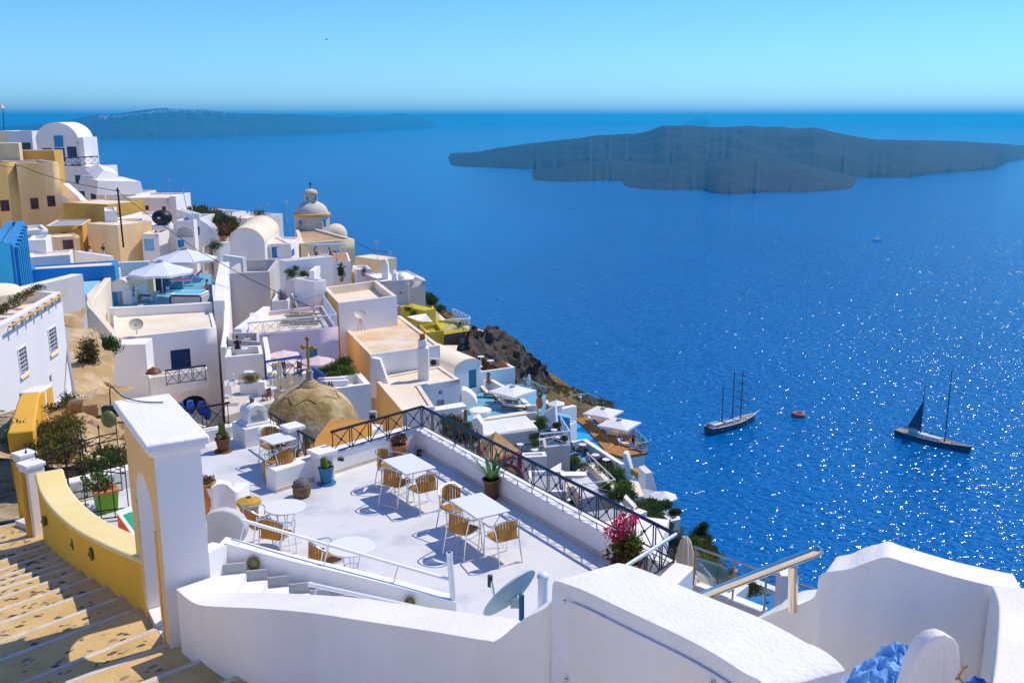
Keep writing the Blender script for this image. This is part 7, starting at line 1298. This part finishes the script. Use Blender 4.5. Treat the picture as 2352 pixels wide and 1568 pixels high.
house('cream rounded roof house below the sea wall', [R6(2160, 1420), R6(2100, 1260), R6(2010, 1245), R6(1950, 1300), R6(2020, 1440)], 66, h=4, par=(0, 0)); fin('buttress', 'tapering white buttress on the seaward edge', pl(R6, (2180, 1175), (2250, 1155), (2312, 1395), (2180, 1395)), 72, (-.4, 1.6, 0)); m = MB(); q = at(R6(2135, 1200), 74); m.box(q, (.6, 2.6, .5), rz=.4); solo('bench', m, 'deckorange', 'orange bench beside the white buttress', 'bench', bev=.05)
slab('terrace', 'grey paved lower terrace by the white buttress', pl(R6, (2150, 1330), (2320, 1380), (2400, 1700), (2050, 1600)), at(R6(2240, 1420), 69).z, 4, 'pavegrey'); umbrella('white octagonal parasol at the seaward edge of the lower terrace', at(R7(1670, 238), 66), 1.05, 8, 1.7, rise=.38, val=.1, vent=False)
zz = at(R7(950, 600), 52).z; slab('terrace', 'grey boarded terrace behind the long terrace railing', pl(R7, (760, 480), (1100, 430), (1300, 480), (1330, 640), (900, 760)), zz, 4, 'pavegrey'); hb('white planter wall behind the terrace railing', R7(1110, 620), 49, R7(1488, 560), 51, R7(0, 760)[1], .6, par=(0, 0), roof='white', name='wall', cat='wall'); fin('garden_wall', 'sloping white wall between the boarded terrace and the hedge', pl(R7, (1230, 300), (1390, 465), (1380, 480), (1230, 400)), [56, 54, 54, 56], (.2, .5, 0)); lounger('white lounger with a striped towel on the boarded terrace', at(R7(1220, 450), 53), -2.0, 'woodbrown', 'canvas', .5)
for k, (x, y, Y, r, mt) in enumerate(((1400, 420, 56, 1.2, 'leafbright'), (1500, 400, 56, 1.1, 'leaf'), (1600, 410, 56, .9, 'leafbright'), (1700, 400, 56, .9, 'leaf'), (1560, 470, 54, 1.2, 'leaf'), (1580, 560, 52, 1.4, 'leaf'), (1640, 620, 51, 1.2, 'leafbright'), (1540, 640, 50, 1.2, 'leaf'), (1440, 500, 53, 1.1, 'leafolive'), (1360, 520, 52, 1.0, 'leafyellow'), (1790, 470, 55, .6, 'leaf'), (1680, 660, 49, .8, 'leaf'))): shrub(at(R7(x, y), Y), r, 1600, .16, mt, CN[mt]+' hedge bush behind the sea end of the railing', 'hedge bushes behind the railing')
house('white sea-side block with a stone floor behind the hedge', pl(R7, (1740, 570), (1860, 545), (1800, 440), (1620, 460)), 56, h=4, par=(.3, .2), roof='pavegrey')
t = thing('cypress_tree', 'dark dense conifer on the cliff slope', 'tree', at(R7(2070, 790), 53)); m = MB()
for x, y, r in ((2080, 680, .42), (2040, 730, .5), (2115, 625, .26), (2100, 740, .5), (2010, 780, .42), (2150, 770, .32), (2060, 800, .5)): m.leaves(at(R7(x, y), 53), (r, r, r*.9), 900, .11, shell=.05)
part(t, 'crown', m, 'leaf', sharp=0, weld=False); m = MB(); m.cyl(at(R7(2070, 830), 53), at(R7(2080, 680), 53), .15, .06, n=7); part(t, 'trunk', m, 'bark')
t = thing('olive_tree', 'small grey-green olive tree behind the folded cream parasol', 'tree', at(R7(1790, 900), 38)); m = MB()
for x, y, r in ((1750, 760, .28), (1810, 740, .3), (1720, 800, .24), (1850, 790, .26), (1780, 830, .28)): m.leaves(at(R7(x, y), 38), r, 600, .07, shell=.1)
part(t, 'crown', m, 'leafolive', sharp=0, weld=False); m = MB(); m.cyl(at(R7(1790, 920), 38), at(R7(1795, 780), 38), .07, .03, n=7); part(t, 'trunk', m, 'bark')
t = thing('agave', 'tall spiky agave behind the olive tree', 'agave', at(R7(1870, 740), 42)); 
for k in range(9): a = k*.7; m = MB(); m.blade(at(R7(1870, 730), 42), V((.35*math.cos(a), .35*math.sin(a), .9)).normalized(), random.uniform(.55, .95), .04, .1, 5); part(t, 'leaf', m, 'agave')
for x, y, Y, r in ((2120, 830, 51, .8), (1990, 820, 50, .9), (2210, 900, 50, .5), (2250, 960, 49.5, .5), (2150, 900, 49, .8), (2180, 1050, 46, 1.0), (2160, 1130, 44, 1.1), (2230, 1150, 43.5, .9), (2120, 980, 47, .9)): shrub(at(R7(x, y), Y), r, 900, .16, 'leafolive' if r < .85 else 'leafbright', ('olive' if r < .85 else 'bright green')+' wild shrub on the cliff slope below the glass railing', 'shrubs on the cliff slope')
# hotel corner under the handrail
zh = -7.6; slab('terrace', 'tiled hotel terrace under the folded cream parasol', pl(D, (1500, 1370), (1640, 1400), (1640, 1330), (1560, 1290), (1480, 1310)), zh, 4, 'deckstone'); folded('big folded cream parasol beside the steel handrail', at(W5(505, 272), 27), 2.75, .42)
q = at(W5(320, 760), 27.5); m = MB(); m.box((q.x, q.y, zh+.4), (.5, .6, .8)); solo('cabinet', m, 'terracotta', 'small reddish cabinet beside the folded cream parasol', 'cabinet', bev=.03); hb('white wall with an ochre side below the terrace ledge', W5(180, 480), 30, W5(310, 390), 33, W5(0, 900)[1], 1.2, 'white', 'white', (0, 0), left='ochrewall')
zc_ = -5.9; a, b = g(W5(590, 800), zc_), g(W5(1340, 1095), zc_); m = MB(); ribbon(m, [a, b], -9, .35, 1); solo('terrace_parapet', m, 'white', 'white coping wall carrying the glass railing', 'wall', bev=.04)
t = thing('glass_railing', 'steel and glass railing above the small hotel pool', 'railing', a); ra, rb = g(W5(590, 378), -4.75), g(W5(1940, 845), -4.75); bar(t, 'top_rail', ra, rb, .035, 'steel', 12); ps = [g(W5(x, y), zc_) for x, y in ((985, 960), (1545, 1000), (1740, 900))]
for u in (.02, .36, .62, .86):
    tp = ra.lerp(rb, u); bs = V((tp.x-.02, tp.y-.05, zc_)); bar(t, 'post', bs, tp, .035, 'steel', 10); m = MB(); m.box((bs.x+.07, bs.y, zc_+.5), (.12, .05, .08)); m.box((bs.x+.07, bs.y, zc_+.9), (.12, .05, .08)); part(t, 'clamp', m, 'steel')
for u0, u1 in ((.04, .34), (.38, .60), (.64, .84)): p0, p1 = ra.lerp(rb, u0), ra.lerp(rb, u1); m = MB(); m.poly(V((p0.x, p0.y, zc_+.08)), V((p1.x, p1.y, zc_+.08)), p1-V((0, 0, .12)), p0-V((0, 0, .12))); part(t, 'glass_pane', m, 'clearglass', sharp=0)
zpool = -8.3; t = thing('swimming_pool', 'small teal hotel pool under the glass railing', 'pool', g(W5(900, 1080), zpool-1)); m = MB(); m.prism(ccw([tuple(g(p, zpool).to_2d()) for p in pl(W5, (640, 970), (940, 985), (1200, 1135), (1000, 1230), (690, 1120))]), zpool-1, zpool); part(t, 'water', m, 'tubwater'); m = MB(); ribbon(m, [g(p, zpool+.5) for p in pl(W5, (620, 930), (960, 960), (1290, 1100))], zpool-1, .3, 1); part(t, 'coping', m, 'white')
m = MB(); c = g(W5(930, 1110), zpool); m.box(c+V((0, 0, .02)), (.5, .14, .02), rz=.4); m.box(c+V((0, 0, .02)), (.14, .5, .022), rz=.4); part(t, 'cross_motif', m, 'bluepaint')
zlow = -12.0; umbrella('flat bright blue parasol below the glass railing', g(W5(1395, 985), zlow+1.2), .95, 4, 1.2, 'canvasblue', rise=.12, val=0, vent=True, rot=.3); slab('terrace', 'teal shaded lower hotel terrace', pl(W5, (900, 900), (1250, 760), (1700, 980), (1500, 1300), (900, 1300)), zlow, 3, 'deckblue'); m = MB(); ribbon(m, [g(p, zlow+1) for p in pl(W5, (1215, 760), (1600, 910))], zlow-2, .35, 1); solo('terrace_parapet', m, 'white', 'white sea parapet of the lower hotel terrace', 'wall'); m = MB(); ribbon(m, [g(p, zlow+1.2) for p in pl(W5, (1010, 950), (1200, 800))], zlow-2, .3, 1); solo('garden_wall', m, 'white', 'white dividing wall of the lower hotel terrace', 'wall'); amphora('tall amphora with a bushy plant on the lower hotel terrace', g(W5(1270, 910), zlow), 1.6, 'woodgrey'); shrub(g(W5(1215, 860), zlow+.8), .8, 700, .14, 'leafolive', 'olive-green bush beside the blue parasol', None); q = at(W5(1625, 695), 22.5); m = MB(); m.box((q.x, q.y, q.z-1.5), (.45, .45, 3.2)); solo('pier', m, 'white', 'square white pier at the end of the glass railing', 'pier', bev=.02)
t = thing('pergola', 'pale teal slatted pergola below the folded cream parasol', 'pergola', g(W5(700, 700), -13)); 
for k in range(5): a, b = at(W5(585+k*6, 575+k*38), 36), at(W5(655+k*34, 560+k*44), 34); bar(t, 'slat', a, b, .06, 'railwhite', 6)
bar(t, 'beam', at(W5(650, 570), 36), at(W5(830, 780), 32), .10, 'railwhite', 6); bar(t, 'beam', at(W5(580, 570), 36), at(W5(655, 560), 36), .08, 'railwhite', 6); bar(t, 'post', at(W5(830, 780), 32), at(W5(830, 860), 32), .08, 'railwhite', 6)
railing('iron_railing', 'dark teal picket railing below the slatted pergola', [at(W5(590, 745), 31), at(W5(850, 850), 28.5), at(W5(960, 910), 27.5)], .85, .5, 'teal', .022, pickets=.14)
# ---------------------------------------------------------------- ships, pole and cables, roof things, people
SH = zm(1620, 840, .98*700/2352)
def hull(m, L, B, hgt, fl=.0):
    rows = []
    for i in range(21):
        u = i/20; x = L*(u-.5); b = B/2*min(1, (1-u)**.62*1.75)*(1 if u > .12 else .82+1.5*u); sheer = hgt*(1+.28*(2*u-.9)**2); ov = 0
        rows.append([V((x+(hgt*.25*v if u > .9 else 0), s_*b*(.55+.45*v**.6), -1.0+(sheer+1.0)*v)) for s_, v in ((-1, 1), (-1, .66), (-1, .33), (-1, 0), (1, 0), (1, .33), (1, .66), (1, 1))])
    m.grid(rows); m.poly(*rows[0]); return rows
def ship(label, S, B, hgt, beam, hm, masts, house_, extra):
    d = B-S; L = d.length; c = (S+B)/2; t = thing('sailing_ship', label, 'ship', c, math.atan2(d.y, d.x)); m = MB(); rows = hull(m, L, beam, hgt); part(t, 'hull', m, hm, True)
    m = MB(); m.grid([[r[0]-V((0, 0, .25)), r[7]-V((0, 0, .25))] for r in rows]); part(t, 'deck', m, 'teak', True, sharp=0); m = MB(); m.tube([r[0] for r in rows], .22, 5); m.tube([r[7] for r in rows], .22, 5); part(t, 'gunwale', m, 'hullwhite', True)
    for (u, w_, l_, h_, mt) in house_: m = MB(); m.box((L*(u-.5), 0, hgt+h_/2-.1), (l_, w_, h_)); part(t, 'deckhouse', m, mt, True, bev=.35); m = MB(); m.box((L*(u-.5), 0, hgt+h_*.55), (l_*.9, w_+.06, h_*.28)); part(t, 'window_band', m, 'glassdark', True)
    for (u, h_, r_) in masts: m = MB(); m.cyl((L*(u-.5), 0, hgt-1), (L*(u-.5), 0, hgt+h_), r_, r_*.5, n=8); part(t, 'mast', m, 'mast', True)
    extra(t, L, hgt); return t
S, B = g(SH(130, 598), SEA), g(SH(500, 490), SEA)
def ex1(t, L, h):
    m = MB(); m.cyl((L*.46, 0, h+.9), (L*.62, 0, h+3.2), .3, .15, n=7); part(t, 'bowsprit', m, 'hullwhite', True)
    for z in (8.5, 14, 19.5, 25.5, 31.5): bar(t, 'yard', *[MW[t.name] @ V((L*.18+.3, s_*(6.0-.06*z), h+z)) for s_ in (-1, 1)], .22, 'mast', 6)
    for u, z0 in ((-.22, 3), (.0, 3)): bar(t, 'boom', MW[t.name] @ V((L*u, 0, h+z0)), MW[t.name] @ V((L*u-8, 0, h+z0-.4)), .2, 'mast', 6)
    for a, b in (((.62, 3.2), (.18, 33)), ((.18, 34), (0, 2)), ((0, 36), (-.22, 3)), ((-.22, 27), (-.48, 1)), ((.46, 1), (.18, 24)), ((0, 36), (.18, 12))): bar(t, 'stay', MW[t.name] @ V((L*a[0], 0, h+a[1])), MW[t.name] @ V((L*b[0], 0, h+b[1])), .06, 'mast', 4)
    for s_ in (-1, 1):
        for u, z in ((-.22, 24), (0, 33), (.18, 30)): bar(t, 'shroud', MW[t.name] @ V((L*u, 0, h+z)), MW[t.name] @ V((L*u-1, s_*3.6, h)), .06, 'mast', 4)
    for x, y in ((-.44, 2.6), (-.36, -3.2)): m = MB(); m.ball((L*x, y, h+1.5), (2.2, .9, .7), 12, 8); part(t, 'lifeboat', m, 'lifered', True)
    for k in range(9): m = MB(); m.box((L*(-.3+k*.07), random.choice((-2.2, 2.2, 0)), h+.7), (1.6, 1.2, 1.3)); part(t, 'deck_box', m, 'hullwhite', True, bev=.1)
ship('three-masted white sailing ship with square yards on its foremast', S, B, 4.2, 9, 'hullnavy', [(.28, 27, .45), (.5, 37, .5), (.68, 35, .5)], [(.16, 6, 9, 2.6, 'hullwhite'), (.40, 5, 8, 2.2, 'hullwhite'), (.58, 4, 5, 1.8, 'hullwhite')], ex1)
S, B = g(SH(1615, 596), SEA), g(SH(2195, 742), SEA)
def ex2(t, L, h):
    m = MB(); m.cyl((L*.46, 0, h+.6), (L*.56, 0, h+1.6), .25, .12, n=7); part(t, 'bowsprit', m, 'hullwhite', True)
    m = MB(); a = [V((-L*.17, .2, h+24)), V((-L*.17, .2, h+3.2)), V((-L*.36, .6, h+3.6))]; m.poly(*a); m.poly(*[p+V((0, -.12, 0)) for p in a]); part(t, 'sail', m, 'sailblue', True, sharp=0); bar(t, 'boom', MW[t.name] @ V((-L*.17, .1, h+3)), MW[t.name] @ V((-L*.40, .1, h+3.2)), .25, 'mast', 6); bar(t, 'boom', MW[t.name] @ V((L*.14, 0, h+3.2)), MW[t.name] @ V((-L*.1, 0, h+3.4)), .3, 'mast', 6)
    for a, b in (((.55, 1.6), (.16, 47)), ((.44, 1), (.16, 38)), ((.16, 47), (-.05, 1)), ((-.17, 33), (-.48, 1)), ((.16, 40), (-.17, 33))): bar(t, 'stay', MW[t.name] @ V((L*a[0], 0, h+a[1])), MW[t.name] @ V((L*b[0], 0, h+b[1])), .06, 'mast', 4)
    for s_ in (-1, 1):
        for u, z in ((-.17, 31), (.16, 44)): bar(t, 'shroud', MW[t.name] @ V((L*u, 0, h+z)), MW[t.name] @ V((L*u-.6, s_*3.8, h)), .06, 'mast', 4)
    for k in range(4): m = MB(); m.box((L*(.26+k*.05), 0, h+.25), (1.4, .8, .5)); part(t, 'hatch', m, 'hullnavy', True)
ship('two-masted dark blue sailing yacht with a furled white deckhouse and one blue sail', S, B, 3.4, 8.6, 'hullnavy', [(.33, 34, .42), (.66, 48, .5)], [(.30, 5, 12, 1.8, 'hullwhite'), (.46, 4.6, 15, 1.5, 'hullwhite'), (.24, 4, 6, 3.0, 'hullwhite')], ex2)
q = g(SH(845, 452), SEA); t = thing('mooring_buoy', 'round red mooring buoy floating between the two ships', 'buoy', q); m = MB(); m.tube([(3.4*math.cos(a), 3.4*math.sin(a), 1.2) for a in [k*math.pi/12 for k in range(25)]], 1.6, 10); part(t, 'ring', m, 'buoyred', True); m = MB(); m.lathe([(4.8, -1), (4.9, .4), (4.2, .8)], 24); part(t, 'skirt', m, 'hullnavy', True); m = MB(); m.lathe([(1.2, .5), (1.2, 1.4), (.3, 1.8)], 10); part(t, 'bollard', m, 'hullwhite', True)
q = g((2015, 553), SEA); t = thing('motor_boat', 'tiny white motor boat far out on the sea', 'boat', q, .2); m = MB(); hull(m, 18, 5, 2); part(t, 'hull', m, 'hullwhite', True); m = MB(); m.box((-1, 0, 3), (7, 3.4, 2.6)); part(t, 'cabin', m, 'hullwhite', True, bev=.3)
q = at(Z1(1345, 1560), 96); t = thing('utility_pole', 'dark wooden utility pole among the white houses', 'pole', at(Z2(1360, 440), 103)); bar(t, 'shaft', at(Z2(1362, 470), 103), at(Z1(1295, 1130), 103), .10, 'cable', 8); bar(t, 'arm', at(Z1(1270, 1160), 103), at(Z1(1320, 1165), 103), .06, 'cable', 6); bar(t, 'arm', at(Z2(1285, 100), 103), at(Z2(1345, 102), 103), .06, 'woodgrey', 6)
def cable(label, pts, r): m = MB(); m.tube(smooth(pts, 8), r, 5); solo('cable', m, 'cable', label, 'cable')
cable('black cable from the ochre house to the utility pole', [at(Z1(-20, 880), 112), at(Z1(130, 905), 113), at(Z1(230, 890), 114), at(Z1(450, 975), 112), at(Z1(800, 1075), 108), at(Z1(1285, 1165), 103)], .035); cable('black cable sagging from the utility pole over the vaulted house', [at(Z1(1300, 1170), 103), at(Z1(1600, 1400), 96), at(Z2(2150, 480), 90), at(Z6(200, 860), 84), at(Z6(700, 1130), 79), at(Z6(1240, 1380), 76), at(Z7(1350, 270), 75.5)], .03); cable('thin black cable on the cream house roof', [at(Z6(1800, 690), 114), at(Z6(1990, 780), 110), at(Z6(2185, 805), 107)], .025)
t = thing('water_tank', 'big black round water tank with a red and white label', 'water tank', at(Z2(1790, 225), 104)); c = at(Z2(1787, 140), 104); m = MB(); m.ball(c, (1.08, 1.0, .82), 28, 16); part(t, 'tank', m, 'blacktank'); m = MB(); m.box(c+V((0, -.99, .05)), (.30, .06, .16)); part(t, 'label', m, 'labelwhite'); m = MB(); m.box(c+V((0, -.99, -.08)), (.30, .062, .10)); part(t, 'label_band', m, 'labelred'); m = MB(); m.box(c-V((0, 0, .95)), (1.9, 1.3, .3)); part(t, 'plinth', m, 'white')
def aerial(label, p, h, n=5):
    t = thing('aerial', label, 'aerial', p); bar(t, 'mast', p, p+V((0, 0, h)), .025, 'dishgrey', 6)
    for k in range(n): bar(t, 'element', p+V((-.3+.04*k, 0, h-.11*k)), p+V((.3-.04*k, 0, h-.11*k)), .018, 'dishgrey', 5)
for fn, x, y, Y, h, lb in ((Z1, 1880, 1220, 130, 2.3, 'tall aerial on the long flat ridge roof'), (Z6, 1050, 480, 118, 2.7, 'forked aerial beside the church dome'), (Z6, 848, 410, 124, 1.6, 'thin aerial behind the big vault'), (Z6, 758, 400, 126, 1.3, 'short aerial on the ridge terrace'), (Z6, 2045, 890, 109, 2.2, 'tall ladder aerial beside the sloping cream wall'), (Z6, 2190, 1060, 102, 2.6, 'straight mast on the sea-side house'), (Z6, 800, 1010, 88, .8, 'small aerial on the sunken roof')): aerial(lb, at(fn(x, y), Y), h, 4)
t = thing('mast', 'slim white flagpole above the arched porch', 'pole', at(Z2(2135, 400), 107)); bar(t, 'shaft', at(Z2(2150, 450), 107), at(Z1(2115, 1320), 107), .05, 'whitemetal', 6); t = thing('mast', 'leaning grey pole behind the long ridge roof', 'pole', at(Z1(2060, 1360), 126)); bar(t, 'shaft', at(Z1(2062, 1370), 126), at(Z1(2012, 1135), 126), .05, 'dishgrey', 6)
t = thing('street_lamp', 'old iron street lamp at the frame edge above the ridge', 'lamp', at(Z1(45, 470), 135)); bar(t, 'post', at(Z1(45, 500), 135), at(Z1(32, 260), 135), .05, 'iron', 6); m = MB(); m.lathe([(.42, -.2), (.25, .15), (.05, .45)], 10, at(Z1(15, 235), 135)); part(t, 'lantern', m, 'dishcream')
for x, y, lb in ((750, 91, 'small dark bird gliding high over the far island'), (1311, 480, 'small dark bird gliding over the blue sea below the volcanic island'), (1143, 688, 'small dark bird gliding over the sea beside the lime yellow terrace')):
    q = at((x, y), 60); t = thing('bird', lb, 'bird', q, .5, sc=.5); m = MB(); m.ball((0, 0, 0), (.16, .05, .05), 8, 6); part(t, 'body', m, 'clothnavy', True)
    for s_ in (-1, 1): m = MB(); m.add([(.04, 0, .02), (.06, s_*.16, .08), (.0, s_*.34, .03), (-.05, s_*.16, .07), (-.06, 0, .02)], [(0, 1, 3, 4), (1, 2, 3)]); part(t, 'wing', m, 'clothnavy', True, sharp=0)
# ---------------------------------------------------------------- people
def person(label, loc, rz, h=1.75, sit=False, top=None, legs='clothred', hair='hairdark', walk=0, arms='down', hat=None):
    t = thing('person', label, 'person', loc, rz, sc=h/1.75); hip = .46 if sit else .92; dz = hip-.92
    J = {}; E_ = []
    def add(n, p, r, par=None): J[n] = (V(p), r); E_.append((n, par)) if par else None
    add('pel', (0, 0, hip), .135); add('wai', (0, -.01, hip+.14), .125, 'pel'); add('che', (0, -.01, hip+.36), .15, 'wai'); add('nec', (0, 0, hip+.54), .058, 'che'); add('chi', (0, .02, hip+.60), .07, 'nec'); add('hea', (0, .025, hip+.70), .10, 'chi'); add('cro', (0, .0, hip+.78), .085, 'hea')
    for s_, k in ((-1, 'l'), (1, 'r')):
        add('hp'+k, (s_*.09, 0, hip-.04), .105, 'pel')
        if sit: kn, an, to = (s_*.11, .42, hip+.02), (s_*.11, .42, .07), (s_*.11, .56, .03)
        else: f = walk*s_; kn, an, to = (s_*.10, .03+.16*f, .50), (s_*.10, -.03+.22*f, .08), (s_*.11, .13+.22*f, .03)
        add('kn'+k, kn, .062, 'hp'+k); add('an'+k, an, .040, 'kn'+k); add('to'+k, to, .034, 'an'+k)
        add('sh'+k, (s_*.185, -.01, hip+.46), .062, 'che')
        if arms == 'fwd' or sit: el, wr = (s_*.24, .10, hip+.22), (s_*.16, .34, hip+.24)
        elif arms == 'hip': el, wr = (s_*.33, -.02, hip+.24), (s_*.19, .08, hip+.10)
        else: el, wr = (s_*.25, -.03-.06*walk*s_, hip+.20), (s_*.26, .06-.12*walk*s_, hip-.04)
        add('el'+k, el, .045, 'sh'+k); add('wr'+k, wr, .030, 'el'+k); d = (V(wr)-V(el)).normalized(); pa = V(wr)+d*.07; add('pa'+k, pa, .034, 'wr'+k)
        sd = V((0, 1, 0)) if abs(d.z) > .6 else V((1, 0, 0))
        for j, (o, l) in enumerate(((-.030, .075), (-.010, .09), (.010, .085), (.028, .065))): q = pa+sd*o+d*l*.6; add('f%d%s' % (j, k), q, .0095, 'pa'+k); add('g%d%s' % (j, k), q+d*l*.5+V((0, .015, 0)), .008, 'f%d%s' % (j, k))
        add('th'+k, pa+sd*.05-d*.01+V((0, .02, 0)), .010, 'pa'+k)
    names = list(J); ix = {n: i for i, n in enumerate(names)}; me = bpy.data.meshes.new('body'); me.from_pydata([tuple(J[n][0]) for n in names], [(ix[a], ix[b]) for a, b in E_], []); me.materials.append(MAT['skin'])
    o = bpy.data.objects.new('body', me); COL.objects.link(o); o.parent = t; o.modifiers.new('skin', 'SKIN'); sv = me.skin_vertices[0].data if me.skin_vertices else None
    if sv is None:
        bm = bmesh.new(); bm.from_mesh(me); bm.verts.layers.skin.verify(); bm.to_mesh(me); bm.free(); sv = me.skin_vertices[0].data
    for n in names: sv[ix[n]].radius = (J[n][1], J[n][1])
    sv[0].use_root = True; ss = o.modifiers.new('sub', 'SUBSURF'); ss.levels = 1; ss.render_levels = 2; MW[o.name] = MW[t.name]
    P = lambda n: J[n][0]
    m = MB(); m.ball(P('cro')+V((0, -.025, -.01)), (.098, .112, .095), 14, 10, jit=.15); part(t, 'hair', m, hair, True)
    m = MB(); m.ball(P('hea')+V((0, .105, -.005)), (.016, .028, .024), 8, 6); part(t, 'nose', m, 'skin', True)
    for s_ in (-1, 1): m = MB(); m.ball(P('hea')+V((s_*.036, .088, .018)), .013, 8, 6); part(t, 'eye', m, 'hairdark', True)
    m = MB(); m.box(P('chi')+V((0, .088, .02)), (.05, .01, .012)); part(t, 'mouth', m, 'lifered', True)
    m = MB(); m.loft([(P('wai')+V((0, 0, .02)), .15), (P('pel'), .165), (P('pel')-V((0, 0, .09)), .16)], 14)
    for k in 'lr': m.loft([(P('hp'+k), .125), (P('hp'+k).lerp(P('kn'+k), .45), .105)] if legs == 'clothred' else [(P('hp'+k), .125), (P('kn'+k), .085), (P('an'+k), .06)], 12)
    part(t, 'shorts' if legs == 'clothred' else 'trousers', m, legs, True)
    if top:
        m = MB(); m.loft([(P('wai')-V((0, 0, .04)), .155), (P('wai')+V((0, 0, .06)), .15), (P('che'), .175), (P('che')+V((0, 0, .11)), .15), (P('nec')-V((0, 0, .03)), .075)], 16)
        for k in 'lr': m.loft([(P('sh'+k)+V((0, 0, .0)), .08), (P('sh'+k).lerp(P('el'+k), .7), .062)], 10)
        part(t, 'shirt', m, top, True)
    if hat: m = MB(); m.lathe([(.16, .0), (.10, .02), (.095, .09), (0, .11)], 16, P('cro')+V((0, 0, .01))); part(t, 'hat', m, hat, True)
    return t
hz_ = bpy.data.objects['hot_tub'].location
zt = hz_.z
p = at(Z2(2288, 960), 80.5); person('bare-chested person in red shorts standing beside the hot tub', (p.x, p.y, zt-.1), 2.2, 1.85, arms='fwd')
p = at(Z2(1143, 545), 102); person('person in a dark shirt and white trousers walking along the lane', (p.x, p.y, p.z-.7), -1.2, 1.9, top='clothnavy', legs='clothwhite', hair='hairgrey', walk=1); p = at(Z2(1000, 545), 102.5); person('person in a white dress walking beside the tan lane wall', (p.x, p.y, p.z-.9), -1.2, 1.75, top='clothwhite', legs='clothwhite', walk=-1)
zd = bpy.data.objects['swimming_pool'].location.z
p = g(R6(2040, 868), zw+.15); person('sunburnt person standing with arms crossed on the pool deck', p, 2.6, 1.3, legs='clothnavy', arms='hip', top='clothred')
p = at(R6(615, 800), 68.5); person('person in a pale blue shirt seated under the white pergola', (p.x, p.y, zc), -1.4, 1.75, True, top='clothblue', legs='clothnavy')
p = at(Z7(505, 745), 66.8); person('person in a dark top seated at the small patio table', (p.x, p.y, p.z-.3), .3, 1.75, True, top='clothnavy', legs='clothnavy')
p = g(R6(1700, 665), zw+.3); person('person in a red top sitting on a pool lounger', (p.x, p.y, zw+.1), -2.2, 1.1, True, top='clothred', legs='clothblue')
# ---------------------------------------------------------------- the air
hz = bpy.data.materials.new('haze'); hz.use_nodes = True; n = hz.node_tree.nodes; n.remove(n['Principled BSDF'])
pv = n.new('ShaderNodeVolumePrincipled'); pv.inputs['Color'].default_value = (.03, .60, 1, 1); pv.inputs['Density'].default_value = 0.95e-4; pv.inputs['Anisotropy'].default_value = .25
hz.node_tree.links.new(pv.outputs[0], n['Material Output'].inputs['Volume']); MAT['haze'] = hz
solo('haze', MB().box((0, 20500, (-206+122)/2), (84000, 48000, 328)), 'haze', kind='stuff', sharp=0)
